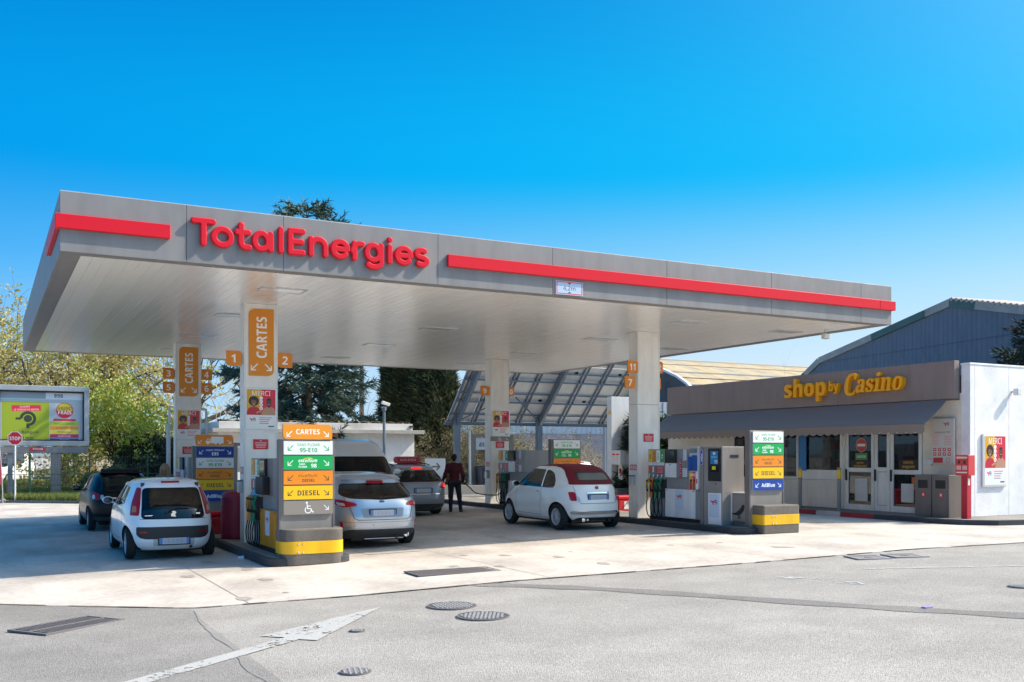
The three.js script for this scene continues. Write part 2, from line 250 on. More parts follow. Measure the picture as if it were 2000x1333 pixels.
function manhole(label, x, z, r, group) {
  const t = thing('manhole_cover', label, 'manhole cover', [x, gY(x) + .002, z], rr(0, 3), group);
  obj('rim', [new THREE.RingGeometry(r * .93, r, 40).rotateX(-PI / 2).translate(0, .012, 0), new THREE.CylinderGeometry(r, r, .012, 40, 1, true).translate(0, .006, 0)], M.iron, t);
  obj('cover', [new THREE.CylinderGeometry(r * .92, r * .92, .01, 40).translate(0, .005, 0)], mat([.075, .07, .07], .7), t);
  const st = []; const k = r > .2 ? .047 : .034; for (let a = -r; a < r; a += k) for (let b = -r; b < r; b += k) if (Math.hypot(a, b) < r * .84) st.push(new THREE.BoxGeometry(k * .62, .007, k * .62).rotateY(((Math.round(a / k) + Math.round(b / k)) % 2) * .78).translate(a, .0135, b));
  tag(obj('stud', st, mat([.42, .39, .38], .55, { metalness: .2, map: T.grime }), t), null, null, null, 'stuff');
}
manhole('round studded manhole cover, the farther of the two side by side', 5.1, -11.06, .31); manhole('round studded manhole cover, the nearer of the two side by side', 5.1, -10.19, .31);
manhole('small round valve cover right of the painted arrow', 3.55, -10.14, .085); manhole('small ribbed drain cover at the lower edge of the road', 2.89, -8.3, .14);
manhole('small round valve cover near the right edge of the road', 12.0, -8.19, .16);
for (const [x, z, a, l] of [[12.95, -11.58, -.35, 'left concrete cable hatch in the asphalt at the right'], [13.62, -11.4, -.35, 'right concrete cable hatch in the asphalt at the right']]) {
  const t = thing('cable_hatch', l, 'hatch', [x, gY(x), z], a); obj('frame', [bx(-.3, .3, .003, .02, -.26, -.22), bx(-.3, .3, .003, .02, .22, .26), bx(-.3, -.26, .003, .02, -.22, .22), bx(.26, .3, .003, .014, -.22, .22)], mat([.42, .38, .37], .8, { map: T.grime }), t); obj('lid', [bx(-.25, .25, .003, .010, -.21, .21)], mat([.52, .50, .47], .9, { map: T.asphalt }), t); obj('handle', [bx(-.05, .05, .0105, .016, -.03, .03)], M.iron, t);
}
tag(obj('litter', [bx(9.6, 9.73, gY(9.67) + .006, gY(9.67) + .02, -7.8, -7.74).rotateY(0)], mat([.35, .25, .55], .4)), 'crumpled purple and white wrapper on the asphalt at the right', 'litter');
{ const t = thing('litter', 'flattened white paper cup on the concrete beside the grey island kerb', 'litter', [4.02, gY(4), -17.9]); obj('cup', [cyl([0, .03, 0], [.1, .035, .03], .035, .045, 12)], M.paint, t); }
// ---------------------------------------------------------------- prints
const F = (s, b = 'bold ') => b + Math.round(s) + 'px sans-serif';
function txt(x, s, cx, cy, size, color, { align = 'center', w, bold = 'bold ', sx = 1, italic } = {}) { x.save(); x.fillStyle = color; x.font = F(size, bold); x.textAlign = align; x.textBaseline = 'middle'; x.translate(cx, cy); if (italic) x.transform(1, 0, -.22, 1, 0, 0); x.scale(sx, 1); if (w) { const m = x.measureText(s).width * sx; if (m > w) x.scale(w / m, 1); } x.fillText(s, 0, 0); x.restore(); }
function arrowD(x, cx, cy, s, dir, color, lw = .3) { // arrow pointing down-left (-1) or down-right (1)
  x.save(); x.translate(cx, cy); x.scale(dir, 1); x.strokeStyle = color; x.lineWidth = s * lw; x.lineCap = 'butt'; x.lineJoin = 'miter';
  x.beginPath(); x.moveTo(-s, -s); x.lineTo(s * .85, s * .85); x.stroke(); x.beginPath(); x.moveTo(s, -s * .5); x.lineTo(s, s); x.lineTo(-s * .5, s); x.stroke(); x.restore();
}
function teLogo(x, cx, cy, s, caption = true) {
  x.save(); x.translate(cx, cy); x.scale(s, s); x.lineCap = 'butt';
  x.lineWidth = .2; const seg = [['#1546b8', -2.5, -1.3], ['#1279d8', -1.3, -.3], ['#19a5dc', -.3, .55], ['#27b29a', .55, 1.15], ['#8cc63f', 1.15, 1.75], ['#f2d024', 1.75, 2.5]];
  for (const [c, a, b] of seg) { x.strokeStyle = c; x.beginPath(); x.arc(.3, -.1, .36, a, b + .03); x.stroke(); }
  x.fillStyle = '#e8203c'; x.beginPath(); x.moveTo(-.86, -.42); x.lineTo(.52, -.17); x.lineTo(.5, .06); x.lineTo(-.2, -.06); x.lineTo(-.12, .42); x.lineTo(-.36, .36); x.lineTo(-.46, -.1); x.lineTo(-.86, -.17); x.fill();
  if (caption) txt(x, 'TotalEnergies', 0, .72, .3, '#e8203c', { bold: '' });
  x.restore();
}
const capText = (x, s, cx, cy, size, c, o) => { x.save(); txt(x, s, cx, cy, size, c, o); x.restore(); };
function bg(x, w, h, c) { x.fillStyle = c; x.fillRect(0, 0, w, h); }
const fuelRow = (back, fg, mid) => printed(512, 144, (x, w, h) => { bg(x, w, h, back); arrowD(x, 70, 74, 26, -1, fg); arrowD(x, w - 70, 74, 26, 1, fg); mid(x, w, h); }, .4);
const P = {
  sp95: fuelRow('#e9eae8', '#0a9b4c', (x, w, h) => { txt(x, 'SANS PLOMB', w / 2, 42, 40, '#0a9b4c', { bold: '' , w: 250 }); txt(x, '95-E10', w / 2, 98, 60, '#0a9b4c', { w: 230 }); }),
  ex98: fuelRow('#0aa552', '#f4f4f2', (x, w, h) => { x.strokeStyle = '#f3d33a'; x.lineWidth = 7; x.beginPath(); x.moveTo(176, 62); x.quadraticCurveTo(230, 0, 300, 34); x.stroke(); txt(x, 'excellium', w / 2 - 6, 50, 50, '#f6f6f4', { w: 200, italic: 1 }); txt(x, 'SANS', 190, 88, 26, '#f6f6f4'); txt(x, 'PLOMB', 196, 116, 26, '#f6f6f4'); txt(x, '98', 312, 104, 56, '#f6f6f4'); }),
  exD: fuelRow('#ee8a15', '#3d3f3c', (x, w, h) => { x.strokeStyle = '#f7b733'; x.lineWidth = 6; x.beginPath(); x.moveTo(176, 60); x.quadraticCurveTo(230, 4, 300, 34); x.stroke(); txt(x, 'excellium', w / 2 - 6, 50, 48, '#5a4326', { w: 200, italic: 1 , bold: ''}); txt(x, 'DIESEL', w / 2, 102, 42, '#333532'); }),
  diesel: fuelRow('#f6c011', '#333532', (x, w, h) => txt(x, 'DIESEL', w / 2, 76, 74, '#333532', { w: 260 })),
  adblue: fuelRow('#0a3f94', '#f2f4f6', (x, w, h) => txt(x, 'AdBlue', w / 2, 76, 68, '#f2f4f6', { w: 240 })),
  e85: fuelRow('#0b3a92', '#f2f4f6', (x, w, h) => { txt(x, 'super éthanol', w / 2, 44, 38, '#e8ecf4', { italic: 1, w: 250 }); txt(x, 'E85', w / 2, 100, 60, '#f2f4f6'); }),
  handi: printed(512, 144, (x, w, h) => { bg(x, w, h, '#8d847a'); arrowD(x, w - 70, 74, 24, 1, '#f0f0ee'); x.strokeStyle = '#f4f4f2'; x.fillStyle = '#f4f4f2'; x.lineWidth = 9; x.beginPath(); x.arc(252, 98, 32, -.2, 4.1); x.stroke(); x.beginPath(); x.arc(238, 22, 11, 0, 7); x.fill(); x.beginPath(); x.moveTo(240, 36); x.lineTo(246, 84); x.lineTo(282, 86); x.lineTo(298, 122); x.lineTo(312, 116); x.moveTo(243, 56); x.lineTo(278, 58); x.stroke(); }),
  cartesH: printed(512, 152, (x, w, h) => { bg(x, w, h, '#ec9420'); arrowD(x, 66, 96, 26, -1, '#f3f1ee', .34); arrowD(x, w - 66, 96, 26, 1, '#f3f1ee', .34); txt(x, 'CARTES', w / 2, 76, 72, '#f3f1ee', { w: 260 }); }),
  truckH: printed(512, 152, (x, w, h) => { bg(x, w, h, '#ec8a1e'); arrowD(x, 60, 96, 26, -1, '#f3f1ee', .34); arrowD(x, w - 60, 96, 26, 1, '#f3f1ee', .34); x.fillStyle = '#f3f1ee'; x.fillRect(208, 26, 170, 92); x.beginPath(); x.moveTo(200, 118); x.lineTo(136, 118); x.lineTo(138, 86); x.lineTo(156, 54); x.lineTo(200, 54); x.fill(); x.fillStyle = '#ec8a1e'; x.beginPath(); x.moveTo(148, 86); x.lineTo(162, 62); x.lineTo(186, 62); x.lineTo(186, 86); x.fill(); x.fillStyle = '#f3f1ee'; for (const c of [164, 270, 330]) { x.beginPath(); x.arc(c, 120, 14, 0, 7); x.fill(); } }),
  cartesV: printed(256, 680, (x, w, h) => { bg(x, w, h, '#e08a1b'); arrowD(x, 58, 590, 32, -1, '#f3f1ee', .38); arrowD(x, w - 58, 590, 32, 1, '#f3f1ee', .38); x.translate(w / 2, 290); x.rotate(-PI / 2); txt(x, 'CARTES', 0, 4, 146, '#f3f1ee', { w: 430 }); }),
  merci: printed(384, 512, (x, w, h) => {
    bg(x, w, h, '#e9e9e7'); x.fillStyle = '#d9a11c'; x.fillRect(8, 8, w / 2 - 8, 328); x.fillStyle = '#d3263f'; x.fillRect(w / 2, 8, w / 2 - 8, 328);
    const person = (cx, hair, top, skin, curly) => { x.fillStyle = top; x.beginPath(); x.moveTo(cx - 92, 336); x.quadraticCurveTo(cx - 88, 242, cx - 24, 232); x.lineTo(cx + 24, 232); x.quadraticCurveTo(cx + 86, 242, cx + 90, 336); x.fill(); if (curly) { x.fillStyle = hair; for (let a = 0; a < 14; a++) { x.beginPath(); x.arc(cx + 44 * Math.cos(a * .45), 158 + 42 * Math.sin(a * .45), 22, 0, 7); x.fill(); } } x.fillStyle = skin; x.fillRect(cx - 15, 196, 30, 44); x.beginPath(); x.ellipse(cx, 172, 33, 44, 0, 0, 7); x.fill(); x.fillStyle = hair; if (curly) { x.beginPath(); x.ellipse(cx, 136, 44, 24, 0, PI, 7); x.fill(); } else { x.beginPath(); x.ellipse(cx, 146, 33, 26, 0, PI, 2 * PI); x.fill(); x.beginPath(); x.ellipse(cx, 200, 26, 18, 0, 0, PI); x.fill(); } x.fillStyle = '#f3e6df'; x.beginPath(); x.ellipse(cx, 196, 11, 5, 0, 0, PI); x.fill(); x.fillStyle = '#1d1512'; x.beginPath(); x.arc(cx - 12, 166, 4, 0, 7); x.arc(cx + 12, 166, 4, 0, 7); x.fill(); };
    x.save(); x.beginPath(); x.rect(8, 8, w - 16, 328); x.clip(); person(98, '#2a1a14', '#c21f36', '#8a5a42', true); person(292, '#221714', '#b98a70', '#5f3c2c', false); x.strokeStyle = '#c98a6a'; x.lineWidth = 20; x.beginPath(); x.moveTo(130, 310); x.lineTo(196, 280); x.stroke(); x.restore();
    txt(x, 'MERCI', w / 2, 58, 84, '#f6f2ee', { bold: '', w: 270 }); for (let i = 0; i < 4; i++) { x.fillStyle = '#f2ece8'; x.beginPath(); x.arc(w / 2, 118 + i * 44, 22, 0, 7); x.fill(); txt(x, ['♥', '+', '€', '%'][i], w / 2, 119 + i * 44, 26, '#d3263f'); }
    teLogo(x, 86, 398, 50); for (let i = 0; i < 4; i++) { x.fillStyle = i < 3 ? '#e26a7a' : '#8890a8'; x.fillRect(170, 366 + i * 24, i < 3 ? 160 - i * 22 : 120, 9); } x.fillStyle = '#38456e'; x.fillRect(282, 474, 76, 14);
  }, .25),
  notice: printed(160, 100, (x, w, h) => { bg(x, w, h, '#d42f38'); x.fillStyle = '#f0c8c8'; x.beginPath(); x.moveTo(64, 20); x.lineTo(80, 8); x.lineTo(96, 20); x.fill(); for (let i = 0; i < 4; i++) x.fillRect(18 + i * 4, 32 + i * 15, w - 36 - i * 8, 6); }),
  noSmoke: printed(128, 64, (x, w, h) => { bg(x, w, h, '#d9d6d0'); for (const c of [32, 96]) { x.fillStyle = '#d22a35'; x.beginPath(); x.roundRect(c - 27, 4, 54, 56, 10); x.fill(); x.strokeStyle = '#f3efec'; x.lineWidth = 6; x.beginPath(); x.arc(c, 32, 16, 0, 7); x.moveTo(c - 11, 21); x.lineTo(c + 11, 43); x.stroke(); } }),
  height: printed(256, 128, (x, w, h) => { bg(x, w, h, '#b9cbe0'); x.strokeStyle = '#d9262f'; x.lineWidth = 8; x.strokeRect(10, 10, w - 20, h - 20); txt(x, '4,2m', w / 2, 66, 54, '#2b2f38', { bold: '' }); x.fillStyle = '#2b2f38'; x.beginPath(); x.moveTo(112, 16); x.lineTo(144, 16); x.lineTo(128, 32); x.moveTo(112, 112); x.lineTo(144, 112); x.lineTo(128, 96); x.fill(); }),
  logo: printed(200, 340, (x, w, h) => { bg(x, w, h, '#c9d4e6'); teLogo(x, w / 2, 128, 84); }),
  prices: printed(256, 320, (x, w, h) => { bg(x, w, h, '#8b8d8f'); const c = ['#e9bd1b', '#e88a1d', '#e7eae8', '#0f9a4c'], n = ['DIESEL', 'EXCELLIUM', 'SP 95-E10', 'SP 98']; for (let i = 0; i < 4; i++) { x.fillStyle = c[i]; x.fillRect(3 + i * 64, 4, 58, 246); x.save(); x.translate(32 + i * 64, 130); x.rotate(-PI / 2); txt(x, n[i], 0, 0, 34, i === 2 ? '#0a7a3d' : i === 3 ? '#eef' : '#3a3420', { w: 200 }); x.restore(); x.fillStyle = '#eceff2'; x.fillRect(3 + i * 64, 256, 58, 56); txt(x, ['B7', 'B10', 'E10', 'E5'][i], 32 + i * 64, 285, 28, '#333'); } }, .4),
  labels: printed(256, 224, (x, w, h) => { bg(x, w, h, '#77797c'); x.fillStyle = '#e0512c'; x.fillRect(4, 6, 56, 110); x.fillStyle = '#dfe3ea'; x.fillRect(66, 6, 26, 110); x.fillStyle = '#c3242e'; x.fillRect(136, 6, 114, 140); x.fillStyle = '#e9c9c9'; for (let i = 0; i < 5; i++) x.fillRect(146, 20 + i * 24, 90, 6); x.fillStyle = '#cfd2d6'; for (const c of [8, 70, 140, 204]) x.fillRect(c, 150, 18, 70); }),
  merciSmall: printed(192, 224, (x, w, h) => { bg(x, w, h, '#e8e4e4'); x.fillStyle = '#e3b11f'; x.fillRect(0, 0, 74, h); x.fillStyle = '#d8456f'; x.fillRect(74, 0, 70, h); txt(x, 'MERCI', 74, 40, 44, '#f4efe9', { w: 130 }); x.fillStyle = '#46281e'; x.beginPath(); x.arc(38, 118, 24, 0, 7); x.arc(110, 116, 20, 0, 7); x.fill(); x.fillStyle = '#c02a36'; x.fillRect(8, 142, 58, 82); x.fillStyle = '#8a5a44'; x.fillRect(80, 138, 58, 86); x.fillStyle = '#d23546'; x.fillRect(152, 90, 30, 60); }),
  redStrip: printed(64, 420, (x, w, h) => { bg(x, w, h, '#c3222e'); x.fillStyle = '#f1d9d9'; for (let i = 0; i < 7; i++) { x.beginPath(); x.arc(32, 40 + i * 57, i % 2 ? 14 : 9, 0, 7); x.fill(); } }),
  sheetW: printed(128, 160, (x, w, h) => { bg(x, w, h, '#d3dbe6'); x.fillStyle = '#8c97a8'; for (let i = 0; i < 8; i++) x.fillRect(14, 16 + i * 17, 100 - (i * 37 % 40), 5); }),
  screen: printed(128, 200, (x, w, h) => { bg(x, w, h, '#0e1013'); x.fillStyle = '#2679b4'; x.fillRect(10, 8, 108, 120); x.fillStyle = '#bcd3dd'; x.fillRect(48, 16, 34, 24); x.fillStyle = '#58a6c8'; x.fillRect(24, 52, 80, 20); txt(x, '11', 90, 106, 46, '#eef2f4'); x.fillStyle = '#e5d21c'; x.fillRect(34, 148, 52, 32); }, .2),
  adV: printed(64, 256, (x, w, h) => { bg(x, w, h, '#d9dde6'); x.fillStyle = '#3a3fa8'; x.fillRect(6, 4, 52, 248); x.translate(32, 128); x.rotate(-PI / 2); txt(x, 'AdBlue', 0, 2, 44, '#f0f2f6', { italic: 1 }); }),
  acom: printed(200, 72, (x, w, h) => { bg(x, w, h, '#8f959b'); txt(x, 'ACOM', w / 2, 38, 56, '#23415f'); }),
};
const digitFace = (s) => printed(96, 96, (x, w, h) => { bg(x, w, h, '#e0841a'); txt(x, s, w / 2, 50, 74, '#f3f1ee', { w: 66 }); });
const brown = mat([.26, .09, .02], .5), orangeSide = mat([.55, .22, .02], .5);
// ---------------------------------------------------------------- canopy
const CX0 = .98, CX1 = 18.58, CZ0 = -15.92, CZ1 = -31.92, CB = 4.75, CT = 5.642;
{
  const c = thing('canopy', 'big flat grey canopy over the fuel pumps with red bands and raised letters', 'canopy', [0, 0, 0]);
  obj('roof_deck', [bx(CX0 + .05, CX1 - .05, CB + .16, CT - .12, CZ1 + .05, CZ0 - .05)], M.grey, c);
  const lower = .05;
  const panel = (x0, x1, z0, z1) => obj('fascia_panel', [bx(x0, x1, CB, CT, z0, z1, .004)], M.fascia, c);
  const seams = [CX0, 2.78, 4.31, 7.07, 9.43, 12.1, 14.89, 17.59, CX1]; for (let i = 1; i < seams.length; i++) panel(seams[i - 1] + (i > 1 ? .003 : -.0), seams[i] - (i < 8 ? .003 : 0), CZ0 - .05, CZ0);
  for (let i = 0; i < 8; i++) { const a = CZ0 - .053 - i * 1.99, b = a - 1.984; panel(CX0, CX0 + .05, Math.max(b, CZ1), a); panel(CX1 - .05, CX1, Math.max(b, CZ1), a); }
  for (let i = 0; i < 8; i++) panel(CX0 + .055 + i * 2.187, CX0 + .05 + (i + 1) * 2.187 - .006, CZ1, CZ1 + .05);
  // capping and the flat soffit border
  obj('capping', [bx(CX0 + .004, CX1 - .004, CT + .001, CT + .012, CZ0 - .1, CZ0 - .004), bx(CX0 + .004, CX0 + .1, CT + .001, CT + .012, CZ1, CZ0 - .101), bx(CX1 - .1, CX1 - .004, CT + .001, CT + .012, CZ1, CZ0 - .101)], M.alu, c);
  obj('soffit_border', [bx(CX0 + .052, CX1 - .052, CB + .004, CB + .03, CZ0 - .28, CZ0 - .052), bx(CX0 + .052, CX1 - .052, CB + .004, CB + .03, CZ1 + .052, CZ1 + .28), bx(CX0 + .052, CX0 + .3, CB + .004, CB + .03, CZ1 + .28, CZ0 - .28), bx(CX1 - .3, CX1 - .052, CB + .004, CB + .03, CZ1 + .28, CZ0 - .28)], mat([.27, .26, .245], .6, { map: T.streak }), c);
  // metal planks, one by one, gently dished
  const n = 96, x0 = CX0 + .302, w = (CX1 - .302 - x0) / n, z0 = CZ1 + .282, L = CZ0 - .282 - z0;
  const sh = [[-w / 2 + .0012, .03], [-w / 2 + .0012, .003], [-w / 2 + .004, .0], [-w / 4, .0], [w / 4, .0], [w / 2 - .004, .0], [w / 2 - .0012, .003], [w / 2 - .0012, .03]];
  const g = boxUV(extr(shapeOf(sh), L, 0)); const mats = [0, 1, 2].map((k) => mat([.92 - k * .008, .89 - k * .008, .84 - k * .008], .2 + k * .015, { metalness: .12, ior: 1.7 }));
  const lumX = [4.8, 14.2], skip = (x, zc) => false;
  for (let i = 0; i < n; i++) { const o = new THREE.Mesh(g, mats[(i * 7) % 3]); o.name = 'soffit_plank'; o.position.set(x0 + w * (i + .5), CB + .008 + rr(0, .0006), z0); o.rotation.z = rr(-.004, .004); c.add(o); }
  // red bands with returns round the corners
  const y0 = 5.08, y1 = 5.293, p = .07;
  obj('red_band', [bx(CX0 - p, 2.53, y0, y1, CZ0 + .002, CZ0 + p, .008), bx(CX0 - p, CX0 - .002, y0, y1, CZ0 - 2.3, CZ0 + .0015, .008)], M.red, c);
  obj('red_band', [bx(7.24, 18.13, y0, y1, CZ0 + .002, CZ0 + p, .008)], M.red, c); obj('red_band', [bx(18.136, CX1 + p, y0, y1, CZ0 + .002, CZ0 + p, .008), bx(CX1 + .002, CX1 + p, y0, y1, CZ0 - 2.3, CZ0 + .0015, .008)], M.red, c);
  // raised letters: strokes -> smooth outline -> bevelled body
  const R = .0455, X = .342 - 2 * R, C = .44 - 2 * R, A = (cx, cy, rx, a0, a1, ry = rx) => { const r = []; for (let i = 0; i <= 28; i++) { const a = lerp(a0, a1, i / 28); r.push([cx + rx * Math.cos(a), cy + ry * Math.sin(a)]); } return r; };
  const rx = (w2) => w2 / 2 - R, h = X / 2;
  const glyph = {
    T: (w2) => [[[-w2 / 2 + R, C], [w2 / 2 - R, C]], [[0, C], [0, 0]]], o: (w2) => [A(0, h, rx(w2), 0, 2 * PI, h)],
    t: (w2) => [[[-.03, C], [-.03, .07], ...A(.045, .075, .075, PI, 1.5 * PI), [.1, 0]], [[-w2 / 2 + R, X - .015], [w2 / 2 - R, X - .015]]],
    a: (w2) => [A(-.02, h, rx(w2) - .02, 0, 2 * PI, h), [[w2 / 2 - R, X - .005], [w2 / 2 - R, 0]]], l: () => [[[0, C], [0, 0]]],
    E: (w2) => [[[w2 / 2 - R, C], [-w2 / 2 + R, C], [-w2 / 2 + R, 0], [w2 / 2 - R, 0]], [[-w2 / 2 + R, C / 2], [w2 / 2 - R - .02, C / 2]]],
    n: (w2) => [[[-w2 / 2 + R, X], [-w2 / 2 + R, 0]], [...A(0, X - rx(w2), rx(w2), PI, 0), [w2 / 2 - R, 0]]],
    e: (w2) => [[...A(0, h, rx(w2), -.75, -2 * PI, h), [-rx(w2), h]]], r: (w2) => [[[-w2 / 2 + R, X], [-w2 / 2 + R, 0]], A(w2 / 2 - R - .035, X - .135, .135, PI, .42 * PI)],
    g: (w2) => [A(-.015, h, rx(w2) - .015, 0, 2 * PI, h), [[w2 / 2 - R, X], [w2 / 2 - R, -.03], ...A(0, -.03, rx(w2), 0, -.8 * PI, .09)]], i: () => [[[0, X], [0, 0]], [[0, C + .025], [0, C + .026]]],
    s: (w2) => [[...A(0, X * .755, rx(w2) - .005, .3 * PI, 1.45 * PI, X * .245), ...A(0, X * .245, rx(w2), .5 * PI - .1, -.72 * PI, X * .245)]],
  };
  const letters = [['T', 2.834, 3.22], ['o', 3.142, 3.499], ['t', 3.507, 3.774], ['a', 3.782, 4.133], ['l', 4.204, 4.297], ['E', 4.364, 4.662], ['n', 4.71, 5.045], ['e', 5.085, 5.428], ['r', 5.459, 5.691], ['g', 5.681, 6.032], ['i', 6.09, 6.19], ['e', 6.228, 6.575], ['s', 6.589, 6.88]];
  for (const [ch, a, b] of letters) { const o = obj('raised_letter', [outline(glyph[ch](b - a), R, .075)], M.red, c); o.position.set((a + b) / 2, 5.016 + R, CZ0 + .004); }
  // luminaires recessed in the soffit
  for (const x of [4.8, 9.6, 14.2]) for (const z of [-17.85, -21.6, -25.6, -29.5]) if (x !== 9.6 || z < -20) { obj('luminaire', [bx(x - .42, x + .42, CB - .006, CB + .007, z - .24, z - .2), bx(x - .42, x + .42, CB - .006, CB + .007, z + .2, z + .24), bx(x - .42, x - .38, CB - .006, CB + .007, z - .2, z + .2), bx(x + .38, x + .42, CB - .006, CB + .007, z - .2, z + .2)], M.alu, c); obj('diffuser', [bx(x - .38, x + .38, CB - .002, CB + .0065, z - .2, z + .2)], mat([.86, .87, .87], .1), c); }
  for (const z of [-18, -22.5]) obj('luminaire', [bx(16.9, 17.7, CB - .006, CB + .007, z - .2, z + .2)], M.alu, c);
}
function outline(strokes, R, depth) { // union of round strokes by marching squares
  let x0 = 9, x1 = -9, y0 = 9, y1 = -9; for (const s of strokes) for (const [x, y] of s) { x0 = Math.min(x0, x); x1 = Math.max(x1, x); y0 = Math.min(y0, y); y1 = Math.max(y1, y); }
  const m = R + .02, st = .006; x0 -= m; y0 -= m; const nx = Math.ceil((x1 + m - x0) / st), ny = Math.ceil((y1 + m - y0) / st);
  const d = (x, y) => { let b = 9; for (const s of strokes) for (let i = 1; i < s.length; i++) { const [ax, ay] = s[i - 1], [bx_, by] = s[i], ex = bx_ - ax, ey = by - ay, l = ex * ex + ey * ey || 1e-9, t = clamp(((x - ax) * ex + (y - ay) * ey) / l, 0, 1), q = Math.hypot(x - ax - ex * t, y - ay - ey * t); if (q < b) b = q; } return R - b; };
  const v = []; for (let j = 0; j <= ny; j++) for (let i = 0; i <= nx; i++) v.push(d(x0 + i * st, y0 + j * st));
  const at = (i, j) => v[j * (nx + 1) + i], next = new Map(), pos = new Map();
  const key = (i, j, k) => (j * (nx + 2) + i) * 2 + k; // k 0: edge to the right, 1: edge upwards
  const ep = (i, j, k) => { const id = key(i, j, k); if (!pos.has(id)) { const a = at(i, j), b = k ? at(i, j + 1) : at(i + 1, j), t = a / (a - b); pos.set(id, [x0 + (i + (k ? 0 : t)) * st, y0 + (j + (k ? t : 0)) * st]); } return id; };
  for (let j = 0; j < ny; j++) for (let i = 0; i < nx; i++) {
    const c = [at(i, j) > 0, at(i + 1, j) > 0, at(i + 1, j + 1) > 0, at(i, j + 1) > 0]; const E = [() => ep(i, j, 0), () => ep(i + 1, j, 1), () => ep(i, j + 1, 0), () => ep(i, j, 1)];
    const ins = [], outs = []; for (let e = 0; e < 4; e++) { const a = c[e], b = c[(e + 1) % 4]; if (a && !b) outs.push(e); if (!a && b) ins.push(e); }
    // keep the inside on the left
    for (const o of outs) { let best = ins[0]; for (const q of ins) if (((o - q + 4) % 4) < ((o - best + 4) % 4)) best = q; ins.splice(ins.indexOf(best), 1); next.set(E[o](), E[best]()); }
  }
  const loops = []; while (next.size) { const s0 = next.keys().next().value; let k = s0; const l = []; while (next.has(k)) { l.push(pos.get(k)); const n = next.get(k); next.delete(k); k = n; } loops.push(l.filter((_, i) => i % 2 === 0)); }
  const area = (l) => l.reduce((s, p, i) => { const q = l[(i + 1) % l.length]; return s + p[0] * q[1] - q[0] * p[1]; }, 0) / 2;
  loops.sort((a, b) => Math.abs(area(b)) - Math.abs(area(a)));
  const inside = (p, l) => { let r = false; for (let i = 0, j = l.length - 1; i < l.length; j = i++) if ((l[i][1] > p[1]) !== (l[j][1] > p[1]) && p[0] < (l[j][0] - l[i][0]) * (p[1] - l[i][1]) / (l[j][1] - l[i][1]) + l[i][0]) r = !r; return r; };
  const outer = [], shapes = []; for (const l of loops) { if (l.length < 4) continue; const host = outer.findIndex((o) => inside(l[0], o)); if (host >= 0) shapes[host].holes.push(new THREE.Path(l.map((p) => new THREE.Vector2(...p)))); else { outer.push(l); shapes.push(shapeOf(l)); } }
  return new THREE.ExtrudeGeometry(shapes, { depth: depth - .04, bevelEnabled: true, bevelThickness: .02, bevelSize: .018, bevelOffset: -.016, bevelSegments: 4 }).translate(0, 0, .02);
}
{ // things fixed to the canopy
  const s = rectPlate('height_limit_sign', .6, .26, .015, P.height, M.alu, scene, [9.79, 4.9, CZ0 + .003]); s.name = 'height_limit_sign'; tag(s, 'small white height limit sign with red border reading 4,2m on the canopy edge', 'sign');
  const t = thing('floodlight', 'small floodlight hanging under the right end of the canopy', 'floodlight', [17.9, CB + .01, -17.3]);
  obj('stem', [cyl([0, .04, 0], [0, -.1, 0], .012), cyl([-.06, -.1, 0], [.06, -.1, 0], .01)], M.steel, t); obj('lamp_head', [bx(-.09, .09, -.23, -.1, -.05, .06, .02)], M.alu, t); obj('lamp_glass', [bx(-.07, .07, -.215, -.115, .062, .068)], mat([.7, .7, .68], .1), t);
}
// ---------------------------------------------------------------- columns with their signs
const leaf = (w, h, r) => rrect(-w / 2, -h / 2, w / 2, h / 2, r, 0, r, 0), leafB = (w, h, r) => rrect(-w / 2, -h / 2, w / 2, h / 2, 0, r, 0, r);
function column(x, z, where) {
  const t = thing('canopy_column', 'white clad column carrying the canopy, ' + where, 'column', [x, gY(x), z], 0);
  const y1 = CB + .008 - gY(x); obj('cladding', [bx(0, .66, .1, y1 * .62, -.38, 0, .012), bx(0, .66, y1 * .62 + .004, y1, -.38, 0, .012)], M.cladding, t); obj('corner_trim', [bx(-.006, .03, .1, y1, -.03, .006), bx(.63, .666, .1, y1, -.03, .006)], M.white, t); return t;
}
const COL = [[4.55, -19.71, 'nearest on the left behind the signs reading 1 and 2'], [4.55, -27.65, 'farther back on the left with signs 3 to 6'], [14.09, -27.65, 'far right one behind the man with signs 9 and 10'], [14.09, -19.71, 'right front one beside signs 7 and 11']];
COL.forEach((c) => column(...c));
function numberSign(s, x, y, z, side, where) {
  const g = thing('number_sign', 'orange pump number sign reading ' + s + ' ' + where, 'number sign', [x, y, z], 0);
  plate('sign_face', side < 0 ? leafB(.3, .3, .07) : leafB(.3, .3, .07), [.3, .3], .04, digitFace(s), orangeSide, g, [0, 0, 0]); obj('bracket', [bx(side < 0 ? .1 : -.17, side < 0 ? .17 : -.1, -.1, .1, -.03, -.002)], brown, g);
}
numberSign('1', 4.35, 3.65, -19.75, -1, 'on the left of the nearest column'); numberSign('2', 5.37, 3.65, -19.75, 1, 'on the right of the nearest column');
numberSign('3', 4.365, 3.925, -27.69, -1, 'upper left on the back left column'); numberSign('5', 4.365, 3.55, -27.69, -1, 'lower left on the back left column'); numberSign('4', 5.36, 3.925, -27.69, 1, 'upper right on the back left column'); numberSign('6', 5.36, 3.545, -27.69, 1, 'lower right on the back left column');
numberSign('9', 13.9, 3.75, -27.69, -1, 'on the far right column'); numberSign('10', 14.88, 3.76, -27.85, 1, 'half hidden by the far right column');
